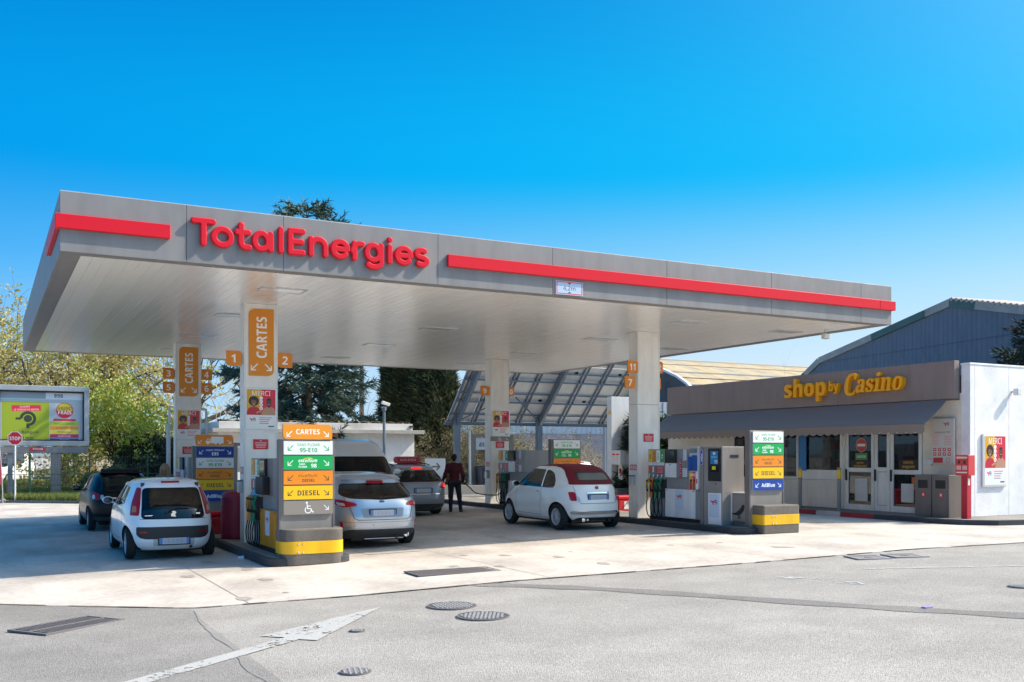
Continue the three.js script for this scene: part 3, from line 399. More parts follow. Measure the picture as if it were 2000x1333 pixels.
numberSign('11', 13.86, 3.87, -19.62, -1, 'upper left on the right front column'); numberSign('7', 13.78, 3.49, -19.62, -1, 'lower left on the right front column'); numberSign('12', 14.86, 3.92, -19.95, 1, 'half hidden behind the right front column'); numberSign('8', 14.8, 3.52, -19.95, 1, 'lowest, half hidden behind the right front column');
for (const [x, z, w] of [[4.88, -19.71, 'nearest'], [4.88, -27.65, 'back left']]) {
  const o = plate('card_sign', leaf(.5, 1.34, .14), [.5, 1.34], .012, P.cartesV, orangeSide, scene, [x + .005, 3.985, z + .008]); tag(o, 'tall orange sign reading CARTES with two arrows on the ' + w + ' column', 'sign');
}
for (const [x, y, z, w] of [[4.88, 2.655, -19.71, 'nearest column'], [4.885, 2.545, -27.65, 'back left column'], [14.46, 2.73, -27.65, 'far right column behind the man']]) {
  const t = thing('poster', 'yellow and pink MERCI poster with two people on the ' + w, 'poster', [x, y, z + .008]); rectPlate('print', .6, .80, .006, P.merci, M.white, t, [0, 0, .006]); obj('frame', [bx(-.325, .325, -.425, .425, -.004, .005)], M.alu, t);
}
for (const [x, y, z, w] of [[4.875, 1.945, -19.71, 'nearest column'], [4.87, 1.85, -27.65, 'back left column'], [14.43, 2.045, -27.65, 'far right column'], [14.415, 2.15, -19.71, 'right front column']]) tag(rectPlate('notice', .3, .2, .004, P.notice, M.red, scene, [x, y, z + .008]), 'small red safety notice on the ' + w, 'notice');
tag(rectPlate('access_sign', .66, .15, .006, P.handi, M.taupe, scene, [14.42, 2.235, -27.642]), 'grey sign with white wheelchair symbol and arrow on the far right column', 'sign');
for (const [x, z, w] of [[14.09, -19.87, 'right front column'], [14.09, -27.81, 'far right column'], [4.55, -19.87, 'nearest column']]) { tag(rectPlate('warning_sign', .3, .15, .004, P.noSmoke, M.white, scene, [x - .008, 1.42, z], -PI / 2), 'pair of red no smoking stickers on the left side of the ' + w, 'sticker'); const t = thing('towel_box', 'small grey paper towel box on the left side of the ' + w, 'dispenser', [x - .006, 1.1, z]); obj('box', [bx(-.09, 0, -.12, .1, -.07, .07, .015)], M.alu, t); obj('lid', [bx(-.1, -.0, .102, .13, -.08, .08, .01)], M.galv, t); }
// ---------------------------------------------------------------- fuel islands
function island(x0, x1, z0, z1, label) {
  const xc = (x0 + x1) / 2, t = thing('fuel_island', label, 'kerb', [0, gY(xc), 0]);
  const s = rrect(x0, -z1, x1, -z0, .35), g = extr(s, .13, .015).rotateX(-PI / 2); obj('kerb', [g], M.kerbDark, t);
  obj('surface', [extr(rrect(x0 + .1, -z1 + .1, x1 - .1, -z0 - .1, .28), .016, 0).rotateX(-PI / 2).translate(0, .12, 0)], M.concrete, t);
}
island(4.16, 5.66, -33, -16.32, 'long dark kerbed island under the two left columns'); island(13.98, 15.58, -33, -15.86, 'long dark kerbed island under the two right columns');
// ---------------------------------------------------------------- price pylons on striped concrete blocks
function pylon(label, x, z, rows, header, block) { // x: left edge of the panels, z: their face
  const t = thing('fuel_sign_pylon', label, 'sign', [x, gY(x + .4), z]), g = gY(x + .4), top = header ? 2.24 : 2.25 + .0, y = (Y) => Y - g;
  const p0 = block.p0, n = rows.length;
  obj('body', [bx(-.05, .88, .12, y(p0) + .01, -.16, -.03, .01)], M.taupe, t); obj('side_edge', [bx(-.075, -.04, .12, y(p0) + .015, -.17, -.02, .006), bx(.87, .90, .12, y(p0) + .015, -.17, -.02, .006)], M.taupeDark, t);
  rows.forEach((r, i) => rectPlate('fuel_panel', .86, .235, .035, P[r], M.alu, t, [.43, y(p0) - .1275 - i * .2565, -.028]));
  if (header) { const hd = plate('header_panel', leafB(.86, .255, .09), [.86, .255], .05, P[header], orangeSide, t, [.415, y(p0) + .145, -.03]); }
  return t;
}
function block(label, x0, x1, z0, z1, top, r) {
  const gy = gY((x0 + x1) / 2), t = thing('concrete_block', label, 'bollard', [0, gy, 0]), h = top - gy;
  const plan = (e, a, b, bev) => extr(rrect(x0 - e, -z1 - e, x1 + e, -z0 + e, r, r, r, r), b - a, bev).rotateX(-PI / 2).translate(0, a, 0);
  obj('block', [plan(0, 0, h, .025)], mat([.235, .21, .185], .85, { map: T.concrete, bumpMap: T.plasterBump, bumpScale: .003 }), t);
  obj('yellow_band', [plan(.006, .20 + .0, .41, .002)], mat([.90, .50, .005], .35, { map: T.streak }), t);
  const bolt = boxUV(new THREE.CylinderGeometry(.014, .014, .012, 8).rotateX(PI / 2)); for (const q of [.26, .34]) for (const yy of [.235, .375]) { const o = new THREE.Mesh(bolt, M.chrome); o.name = 'bolt'; o.position.set(x0 + q, yy, z1 + .008); t.add(o); }
}
pylon('nearest fuel sign, topped by an orange CARTES panel with a wheelchair panel at its foot', 4.47, -16.5, ['sp95', 'ex98', 'exD', 'diesel', 'handi'], 'cartesH', { p0: 1.985 });
pylon('right fuel sign with white, green, orange, yellow and blue AdBlue panels', 14.42, -15.98, ['sp95', 'ex98', 'exD', 'diesel', 'adblue'], null, { p0: 2.24 });
pylon('left fuel sign with an orange truck panel on top and E85 and AdBlue rows', 4.32, -23.5, ['e85', 'sp95', 'exD', 'diesel', 'adblue'], 'truckH', { p0: 1.925 });
pylon('farthest fuel sign behind the white car with the red roof', 13.95, -23.5, ['sp95', 'ex98', 'exD', 'diesel'], null, { p0: 2.15 });
block('low concrete block with a yellow band under the nearest CARTES sign', 4.40, 5.5, -16.95, -16.27, .475, .27);
block('low concrete block with a yellow band under the right AdBlue sign', 14.44, 15.47, -16.14, -15.68, .66, .05);
// ---------------------------------------------------------------- fuel pumps
const nozzleCol = [mat([.72, .36, .02], .45), mat([.72, .20, .02], .45), mat([.01, .22, .12], .45), mat([.01, .20, .11], .45)];
function nozzle(t, z, k, lower) {
  const n = obj('nozzle', [bar([-.06, .98, z], [-.10, .86, z], .05, .045), bar([-.10, .87, z], [-.075, .74, z], .036, .045), cyl([-.06, .965, z], [-.02, 1.0, z], .022)], nozzleCol[k], t);
  obj('spout', [cyl([-.05, .97, z], [.0, 1.09, z], .012), cyl([.0, 1.09, z], [.035, 1.12, z], .011)], M.chrome, n); obj('grip', [bar([-.098, .86, z], [-.085, .68, z], .032, .04), cyl([-.11, .93, z], [-.085, .93, z], .028)], M.black, n);
  obj('hose_sleeve', [cyl([-.085, .68, z], [-.09, .52, z], .026)], nozzleCol[k], n);
  obj('hose', [tube([[-.09, .53, z], [-.12, .30, z + .01], [-.09, .10, z + .05], [-.01, .05, z + .10], [.03, .16, z + .1], [.02, .7, z + .08]], .013, 30, 7)], M.rubber, n);
}
function pump(label, x, z, o = {}) { // front faces -X; z = border between nozzles and cabinet
  const t = thing('fuel_pump', label, 'fuel pump', [x, gY(x) + .13, z]), D = .88;
  const grey = M.grey, wh = o.door ?? mat([.88, .885, .88], .35, { map: T.streak });
  obj('plinth', [bx(.03, D - .03, 0, .09, -.63, 1.28)], M.black, t);
  obj('hose_tower', [bx(.10, D - .1, .09, 1.68, -.65, -.003, .006), bx(.0, .10, .98, 1.69, -.65, -.003, .006)], M.grey, t);
  obj('nozzle_cradle', [bx(.02, .099, .54, .975, -.64, -.012, .01)], M.darkPlastic, t);
  const rail = boxUV(bx(.04, .099, .09, .54, -.012, .012)); for (let i = 0; i < 5; i++) { const r = new THREE.Mesh(rail, M.alu); r.name = 'rail'; r.position.z = -.62 + i * .15; t.add(r); }
  for (const s of o.both ? [-1, 1] : [-1]) { const a = s < 0 ? -PI / 2 : PI / 2, px = s < 0 ? -.002 : D + .002; rectPlate('grade_panel', .62, .37, .004, P.prices, M.alu, t, [px, 1.485, -.325], a); rectPlate('label_panel', .62, .28, .004, P.labels, M.alu, t, [px, 1.145, -.325], a); }
  for (let k = 0; k < 4; k++) nozzle(t, -.57 + k * .16, k);
  obj('cabinet', [bx(.02, D - .02, .10, .76, 0, 1.3, .006), bx(.06, D - .06, .76, 1.02, 0, 1.3)], grey, t);
  obj('upper_cabinet', [bx(.03, D - .03, 1.022, 1.69, .0, 1.0, .008)], o.dark ? M.taupeDark : M.greyBlue, t);
  obj('door', [bx(.002, .019, .11, .765, .02, 1.12, .004)], wh, t); obj('door', [bx(D - .019, D - .002, .11, .765, .02, 1.12, .004)], wh, t);
  obj('display', [bx(-.012, .028, 1.37, 1.685, .008, .42, .008)], M.black, t); obj('display_glass', [bx(-.018, -.0125, 1.42, 1.65, .05, .37)], mat([.05, .055, .05], .04), t);
  obj('small_door', [bx(.005, .028, 1.03, 1.36, .008, .42, .004)], wh, t);
  obj('lock', [cyl([-.004, 1.33, .2], [.006, 1.33, .2], .012), cyl([-.006, .73, .08], [.002, .73, .08], .014), cyl([-.006, .73, 1.06], [.002, .73, 1.06], .014)], M.black, t);
  rectPlate('logo_sticker', .3, .44, .003, P.logo, M.white, t, [.0, .525, .55], -PI / 2);
  if (!o.dark) { rectPlate('red_sticker', .07, .42, .003, P.redStrip, M.red, t, [.028, 1.25, .57], -PI / 2); rectPlate('paper_sheet', .16, .2, .003, P.sheetW, M.white, t, [.028, 1.15, .72], -PI / 2); rectPlate('paper_sheet', .12, .25, .003, P.sheetW, M.white, t, [.028, 1.555, .72], -PI / 2); }
  else { obj('bank_terminal', [bx(-.1, .028, 1.04, 1.36, .06, .6, .02)], M.black, t); obj('side_box', [bx(-.02, D - .2, 1.0, 1.69, 1.004, 1.28, .01)], mat([.235, .21, .215], .5, { map: T.streak }), t); }
  return t;
}
const orangeDoor = mat([.70, .29, .012], .4, { map: T.streak });
pump('fuel pump with orange lower doors behind the nearest sign', 4.47, -18.14, { door: orangeDoor, dark: 1 });
pump('large grey and white fuel pump in front of the right front column', 14.12, -18.66, { both: 1 });
pump('fuel pump between the man and the white car with red roof', 14.12, -26.52, { both: 1 });
pump('fuel pump mostly hidden behind the truck sign at the back left', 4.47, -26.5, { both: 1 });
{ // leaflet rack and the free-standing payment terminal of the right pump
  const x = 14.12, g = gY(14.12) + .13;
  const t = thing('leaflet_rack', 'leaflet rack with a MERCI poster at the near end of the right fuel pump', 'rack', [x - .06, g, -17.36]);
  obj('back', [bx(.0, .10, .78, 1.74, -.3, .0, .01)], M.alu, t); rectPlate('print', .3, .4, .004, P.merciSmall, M.white, t, [-.004, .98, -.15], -PI / 2); obj('holder', [bx(-.05, -.002, 1.2, 1.52, -.3, -.19, .01), bx(-.05, -.002, 1.2, 1.55, -.17, -.03, .01)], M.blue, t); rectPlate('header', .28, .13, .004, P.acom, M.alu, t, [-.004, 1.655, -.15], -PI / 2);
  const u = thing('payment_terminal', 'tall grey payment terminal with a black screen left of the bird cabinet', 'terminal', [14.13, g, -16.63]);
  obj('body', [bx(0, .62, .0, 1.74, -.62, 0, .012)], mat([.30, .275, .255], .5, { map: T.streak }), u); obj('side_post', [bx(-.02, .1, .02, 1.74, -.72, -.625, .008)], M.taupe, u);
  obj('screen_panel', [bx(-.014, .002, .98, 1.7, -.46, -.03, .01)], M.black, u); rectPlate('screen', .3, .47, .004, P.screen, M.black, u, [-.015, 1.42, -.245], -PI / 2);
  obj('door', [bx(-.008, .003, .03, .72, -.46, -.03, .004)], mat([.88, .885, .88], .35, { map: T.streak }), u); rectPlate('logo_sticker', .34, .5, .003, P.logo, M.white, u, [-.009, .44, -.245], -PI / 2);
  rectPlate('adblue_sticker', .1, .32, .003, P.adV, M.white, u, [-.021, 1.5, -.67], -PI / 2); obj('number_plate', [bx(.23, .46, 1.5, 1.56, .001, .008)], mat([.03, .04, .07], .4), u); obj('lock', [cyl([-.012, .92, -.2], [0, .92, -.2], .015)], M.black, u);
  const b = thing('meter_cabinet', 'low grey cabinet with a black bird silhouette left of the striped block', 'cabinet', [14.37, gY(14.2) + .14, -16.37]);
  obj('foot', [bx(.05, .5, 0, .08, -.2, .2)], M.taupeDark, b); obj('body', [bx(.0, .55, .085, .72, -.235, .235, .05)], M.taupe, b); obj('rim', [bx(-.012, .02, .10, .72, -.243, -.222), bx(-.012, .56, .715, .733, -.243, .243, .006)], M.white, b);
  const bird = shapeOf([[-.16, .03], [-.06, .05], [.0, .10], [.05, .16], [.075, .21], [.10, .225], [.125, .205], [.12, .16], [.11, .10], [.06, .035], [.035, .02], [.04, -.06], [.06, -.065], [.02, -.07], [.02, .01], [.0, .0], [.005, -.06], [.02, -.07], [-.02, -.07], [-.012, .0], [-.07, .0]]);
  const bo = obj('bird_silhouette', [extr(bird, .003, 0).scale(1.5, 1.05, 1).rotateY(-PI / 2)], M.black, b); bo.position.set(-.004, .24, .0);
}
{ // red barrel, red boxes
  const t = thing('red_barrel', 'tall faded red plastic barrel left of the nearest column', 'barrel', [4.6, gY(4.6) + .135, -20.75]);
  const prof = [[0, 0], [.27, 0], [.285, .03]]; for (let y = .06; y < .86; y += .045) prof.push([.285 + (Math.round(y / .045) % 3 === 0 ? .006 : 0), y]); prof.push([.285, .88], [.27, .93], [.2, .985], [.1, 1.0], [0, 1.0]);
  obj('body', [new THREE.LatheGeometry(prof.map((p) => new THREE.Vector2(...p)), 40)], mat([.33, .018, .05], .42, { map: T.streak }), t); obj('label', [bx(-.3, -.27, .84, .9, -.03, .05, .01)], M.paint, t);
  for (const [x, z, l] of [[4.4, -22.2, 'red sand box with sloped lid beside the red barrel'], [16.15, -23.3, 'bright red box with a white label behind the white car']]) { const b = thing('sand_box', l, 'box', [x, gY(x) + (x < 6 ? .135 : .01), z], x < 6 ? 0 : 0); obj('body', [bx(-.3, .3, 0, .4, -.22, .22, .03)], mat([.50, .012, .02], .45, { map: T.streak }), b); obj('lid', [bx(-.32, .32, .403, .5, -.24, .24, .03)], M.red, b); obj('ribs', [bar([-.25, .05, .224], [0, .33, .224], .03, .012), bar([.25, .05, .224], [0, .33, .224], .03, .012)], mat([.38, .01, .02], .5), b); if (x > 6) obj('label', [bx(-.12, .04, .12, .34, .2225, .226)], M.paint, b); }
  // vent pipes beside the back left column
  for (const [pts, l] of [[[[4.36, .1, -27.5], [4.36, 3.0, -27.5]], 'thin white vent pipe just left of the back left column'], [[[4.28, .1, -27.3], [4.28, 2.55, -27.3]], 'shorter white vent pipe left of the back left column'], [[[5.2, 2.98, -27.7], [5.3, 2.98, -27.7], [5.36, 2.92, -27.7], [5.36, .1, -27.7]], 'white vent pipe with an elbow right of the back left column']]) tag(obj('vent_pipe', [pts.length > 2 ? new THREE.TubeGeometry(new THREE.CatmullRomCurve3(pts.map((p) => V(...p)), false, 'catmullrom', .1), 40, .035, 10) : cyl(pts[0], pts[1], .03)], mat([.62, .68, .74], .4), scene), l, 'pipe');
  const fr = thing('hose_frame', 'grey steel frame between the truck sign and the nearest column', 'frame', [5.3, gY(5) + .13, -22.5]); obj('frame', [bar([-.3, 0, 0], [-.3, 1.95, 0], .07), bar([.22, 0, 0], [.22, 1.95, 0], .07), bar([-.34, 1.98, 0], [.26, 1.98, 0], .07)], M.taupe, fr); obj('mirror_panel', [bx(-.25, .0, 1.35, 1.9, -.02, .02)], M.alu, fr);
}
// ---------------------------------------------------------------- shop
const SX = 21.6, WX = 21.8, ZN = -16.55, ZF = -28.4, GS = .17; // fascia plane, front wall plane, ends, pavement level
{
  const t = thing('shop', 'low white shop with a brown fascia, yellow letters and an awning', 'shop', [0, 0, 0]);
  const wall = M.beigeWall, W = (z0, z1, y0, y1) => bx(WX, WX + .2, y0, y1, z0, z1);
  // front wall pieces round the openings (z runs away from the camera)
  obj('wall', [W(-16.5, -17.66, GS, 3.3), W(-28.6, -25.1, GS, 3.3), W(-24.4, -22.9, GS, 3.3), W(-20.37, -20.3, GS, 3.3), W(-25.1, -24.4, GS, .95), W(-25.1, -24.4, 2.5, 3.3), W(-22.9, -20.37, GS, 1.0), W(-22.9, -17.66, 2.42, 3.3)].map((g) => g), wall, t);
  obj('side_wall', [bx(WX + .21, 33, GS, 3.9, -28.6, -28.4)], wall, t); obj('back_wall', [bx(33, 33.2, GS, 3.9, -28.6, -16.5)], wall, t); obj('roof', [bx(SX + .22, 33.2, 3.75, 3.9, -28.4, -16.5)], M.grey, t);
  obj('shop_floor', [bx(WX + .01, 33, .02, .16, -28.4, -16.52)], mat([.3, .29, .27], .5), t);
  // fascia boards
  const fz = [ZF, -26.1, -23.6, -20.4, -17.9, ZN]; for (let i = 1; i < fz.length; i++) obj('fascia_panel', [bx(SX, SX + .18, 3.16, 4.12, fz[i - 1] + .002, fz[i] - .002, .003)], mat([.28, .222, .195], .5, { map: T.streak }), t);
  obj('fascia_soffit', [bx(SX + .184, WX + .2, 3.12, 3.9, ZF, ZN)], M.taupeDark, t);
  // near end wall: rendered white panels with seams
  for (const [a, b] of [[WX, 21.975], [21.985, 23.315], [23.325, 25.2], [25.21, 27.2], [27.21, 30], [30.01, 33]]) obj('wall_panel', [bx(a, b, GS, 4.0, -16.5, -16.25, .004)], M.plaster, t);
  obj('coping', [bx(WX - .015, 33, 4.002, 4.05, -16.52, -16.235, .008)], M.plaster, t);
  // openings
  const frame = M.white, glass = mat([.30, .32, .33], .02, { transmission: .95, thickness: 0 });
  const frameGeo = (z0, z1, y0, y1, holes, x, dpt) => { const s = shapeOf([[z0, y0], [z1, y0], [z1, y1], [z0, y1]]); for (const [a, b, c, d] of holes) s.holes.push(new THREE.Path([[a, c], [a, d], [b, d], [b, c]].map((q) => new THREE.Vector2(...q)))); return extr(s, dpt, .003).rotateY(-PI / 2).translate(x + dpt, 0, 0); };
  const win = (z0, z1, y0, y1, name = 'window', mull = []) => { const w = obj(name, [frameGeo(z0, z1, y0, y1, [[z0 + .06, z1 - .06, y0 + .06, y1 - .06]], WX - .03, .09)], frame, t); obj('pane', [bx(WX + .01, WX + .016, y0 + .06, y1 - .06, z0 + .06, z1 - .06)], glass, w); return w; };
  win(-25.1, -24.4, .95, 2.5); win(-22.9, -22.15, 1.0, 2.42, 'window'); win(-22.13, -20.37, 1.22, 2.42, 'window');
  obj('blue_panel', [bx(WX - .05, WX - .032, 1.25, 2.42, -22.1, -21.78)], printed(64, 256, (x, w, h) => { bg(x, w, h, '#0d4f8a'); for (let i = 0; i < 16; i++) { x.fillStyle = ['#2b7ab0', '#c0574c', '#dde7ee', '#123a6a'][i % 4]; x.beginPath(); x.arc((i * 29) % 60, (i * 71) % 250, 4 + i % 5, 0, 7); x.fill(); } }), t);
  obj('sill_panel', [bx(WX - .035, WX - .004, 1.0, 1.22, -22.13, -20.37)], M.white, t); obj('lower_panel', [bx(WX - .07, WX - .004, GS + .01, .99, -22.9, -20.4, .01)], M.offwhite, t);
  const door = (z0, z1, name, mid) => { const d = obj(name, [frameGeo(z0, z1, GS, 2.4, [[z0 + .1, z1 - .1, GS + .16, mid - .06], [z0 + .1, z1 - .1, mid + .06, 2.3]], WX - .02, .07)], frame, t); obj('pane', [bx(WX + .01, WX + .016, GS + .16, mid - .06, z0 + .1, z1 - .1), bx(WX + .01, WX + .016, mid + .06, 2.3, z0 + .1, z1 - .1)], glass, d); obj('handle', [bx(WX - .07, WX - .03, 1.0, 1.32, z0 + .02, z0 + .07, .01)], M.black, d); return d; };
  const d1 = door(-20.28, -19.26, 'door', 1.3); obj('lower_sheet', [bx(WX - .006, WX + .008, .42, 1.06, -19.95, -19.5)], M.paint, d1);
  const dm = door(-19.24, -18.72, 'door', 1.32); obj('lower_sheet', [bx(WX - .006, WX + .008, GS + .17, 1.25, -19.13, -18.83)], M.white, dm);
  const d3 = door(-18.7, -17.68, 'door', 1.26); obj('lower_sheet', [bx(WX - .006, WX + .008, .45, .95, -18.35, -17.95)], M.paint, d3);
  obj('gutter_pipe', [bx(WX - .05, WX - .005, GS, 2.4, -20.46, -20.38)], M.white, t);
  // stickers on the glass
  const noEntry = printed(128, 128, (x, w, h) => { bg(x, w, h, '#cfc9c2'); x.fillStyle = '#c94a40'; x.beginPath(); x.arc(64, 64, 60, 0, 7); x.fill(); x.fillStyle = '#eee5dd'; x.fillRect(18, 52, 92, 24); });
  const disc = new THREE.CircleGeometry(.2, 28); const ne = obj('no_entry_sticker', keep(disc), noEntry, d1); ne.position.set(WX - .002, 2.0, -19.72); ne.rotation.y = -PI / 2;
  rectPlate('sortie_sticker', .42, .2, .003, printed(128, 64, (x, w, h) => { bg(x, w, h, '#4d8a4b'); txt(x, 'SORTIE', 64, 34, 30, '#dfe8dc', { w: 110 }); }), M.white, d1, [WX - .001, 1.68, -19.72], -PI / 2);
  rectPlate('door_sign', .66, .2, .003, printed(256, 80, (x, w, h) => { bg(x, w, h, '#2c2118'); txt(x, 'sortie', 128, 22, 34, '#d99a28'); txt(x, 'carburant', 128, 58, 38, '#d99a28', { w: 220 }); }), M.black, d1, [WX - .001, 1.46, -19.76], -PI / 2);
  rectPlate('door_sign', .62, .26, .003, printed(256, 100, (x, w, h) => { bg(x, w, h, '#1c1815'); txt(x, 'entrée', 128, 28, 42, '#d99a28'); txt(x, 'magasin', 128, 72, 42, '#d99a28'); }), M.black, d3, [WX - .001, 1.47, -18.12], -PI / 2);
  rectPlate('orange_sticker', .3, .34, .003, printed(64, 72, (x, w, h) => { bg(x, w, h, '#c4662a'); x.fillStyle = '#2b5a94'; x.fillRect(0, 44, 64, 10); }), M.white, d3, [WX - .001, .96, -17.86], -PI / 2);
  // inside: shelves with goods, seen through the glass
  const goods = [mat([.5, .08, .06], .5), mat([.08, .2, .42], .5), mat([.6, .5, .1], .5), mat([.12, .32, .14], .5), mat([.55, .52, .48], .5), mat([.3, .12, .3], .5)];
  for (let k = 0; k < 7; k++) { const z = -24.6 + k * 1.15, sh = obj('shelf_unit', [0, 1, 2, 3].map((j) => bx(23.4, 23.9, .3 + j * .5, .33 + j * .5, z - .5, z + .5)).concat([bx(23.9, 23.93, .16, 2.1, z - .5, z + .5)]), M.paint, t); for (let c = 0; c < 6; c++) { const l = []; for (let j = 0; j < 4; j++) for (let q = 0; q < 3; q++) { const zz = z - .45 + .9 * rnd(), hh = rr(.12, .34); l.push(bx(23.42 + c * .003, 23.58, .332 + j * .5, .33 + j * .5 + hh, zz - .05, zz + .05)); } obj('goods', l, goods[c], sh); } }
  obj('ceiling_slab', [bx(WX + .21, 33, 3.0, 3.08, -28.4, -16.5)], M.paint, t);
  // pavement sockets
  rectPlate('board', .68, 1.16, .05, printed(256, 440, (x, w, h) => { bg(x, w, h, '#cfc8bc'); teLogo(x, 176, 60, 40); txt(x, 'bienvenue chez', 128, 132, 26, '#4d4d50', { bold: '' }); x.fillStyle = '#d98a86'; for (let i = 0; i < 6; i++) { x.fillRect(16, 152 + i * 20, i === 0 ? 90 : 70, 5); x.fillRect(150, 172 + i * 16, 80, 5); } for (let i = 0; i < 4; i++) for (let j = 0; j < 2; j++) { x.fillStyle = '#c83a3a'; x.fillRect(26 + i * 54, 286 + j * 44, 34, 32); x.fillStyle = '#ead9d0'; x.fillRect(36 + i * 54, 294 + j * 44, 14, 14); } x.fillStyle = '#c8322f'; x.fillRect(26, 380, 108, 52); x.strokeStyle = '#c83a3a'; x.lineWidth = 5; x.beginPath(); x.arc(190, 406, 20, 0, 7); x.stroke(); }), M.offwhite, t, [WX - .055, 2.08, -16.98], -PI / 2).name = 'welcome_board';
  obj('switch_box', [bx(WX - .06, WX - .002, 1.45, 1.62, -17.56, -17.36, .01)], M.alu, t);
  // raised yellow letters
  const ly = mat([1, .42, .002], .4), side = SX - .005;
  const word = (s, zs, ze, y0, capY, size, shear) => { // word running from z=zs to ze; parts are single letters
    let pen = 0; const ls = []; for (const ch of s) { const g = new TextGeometry(ch, { font: shear ? fontSerif : font, size: 1, depth: .12, curveSegments: 5, bevelEnabled: true, bevelThickness: .02, bevelSize: .02, bevelSegments: 2 }); if (shear) g.applyMatrix4(new THREE.Matrix4().set(1, .2, 0, 0, 0, 1, 0, 0, 0, 0, 1, 0, 0, 0, 0, 1)); const f = shear ? fontSerif : font, ha = f.data.glyphs[ch].ha / f.data.resolution; ls.push([g, pen]); pen += ha; }
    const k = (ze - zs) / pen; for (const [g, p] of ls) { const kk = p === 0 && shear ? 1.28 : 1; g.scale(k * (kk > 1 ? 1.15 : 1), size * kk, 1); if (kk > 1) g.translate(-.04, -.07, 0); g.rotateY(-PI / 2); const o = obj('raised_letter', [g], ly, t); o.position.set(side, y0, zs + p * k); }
  };
  const fontSerif = await new FontLoader().loadAsync('fonts/droid/droid_serif_bold.typeface.json');
  word('shop', -22.43, -20.72, 3.46, 0, .5, false); word('by', -20.64, -20.25, 3.56, 0, .27, false); word('Casino', -20.06, -18.05, 3.47, 0, .47, true);
}
{ // awning
  const t = thing('awning', 'long brown fabric awning with a scalloped edge over the shop front', 'awning', [0, 0, 0]);
  const zn = -16.72, zf = -28.35, xT = 21.56, yT = 3.13, xE = 20.7, yE = 2.5, n = 60, p = [], uv = [], idx = [];
  for (let i = 0; i <= n; i++) for (let j = 0; j <= 6; j++) { const z = lerp(zf, zn, i / n), s = j / 6; p.push(lerp(xT, xE, s), lerp(yT, yE, s) - .03 * Math.sin(PI * s) * (1 + .5 * Math.sin(i * .9)), z); uv.push(z, s); if (i && j) { const a = (i - 1) * 7 + j - 1, c = i * 7 + j - 1; idx.push(a, a + 1, c, a + 1, c + 1, c); } }
  const cl = new THREE.BufferGeometry(); cl.setAttribute('position', new THREE.Float32BufferAttribute(p, 3)); cl.setAttribute('uv', new THREE.Float32BufferAttribute(uv, 2)); cl.setIndex(idx); cl.computeVertexNormals();
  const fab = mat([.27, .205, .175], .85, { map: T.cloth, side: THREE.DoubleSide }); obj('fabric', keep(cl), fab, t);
  const sc = []; sc.push([zf, yE], [zn, yE]); const m = 42; for (let i = m; i > 0; i--) { const a = lerp(zf, zn, i / m), b = lerp(zf, zn, (i - 1) / m); for (let k = 0; k < 8; k++) { const s = k / 8; sc.push([lerp(a, b, s), yE - .19 - .055 * Math.abs(Math.sin(PI * s))]); } } sc.push([zf, yE - .19]);
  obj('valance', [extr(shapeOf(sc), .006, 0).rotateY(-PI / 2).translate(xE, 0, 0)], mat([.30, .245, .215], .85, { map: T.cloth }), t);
  obj('front_bar', [cyl([xE + .02, yE, zf], [xE + .02, yE, zn], .025)], M.taupeDark, t); for (const z of [-27, -23, -18]) obj('arm', [bar([WX, 2.95, z], [21.2, 2.6, z + .5], .04), bar([21.2, 2.6, z + .5], [xE + .03, yE - .01, z], .035)], M.alu, t);
}
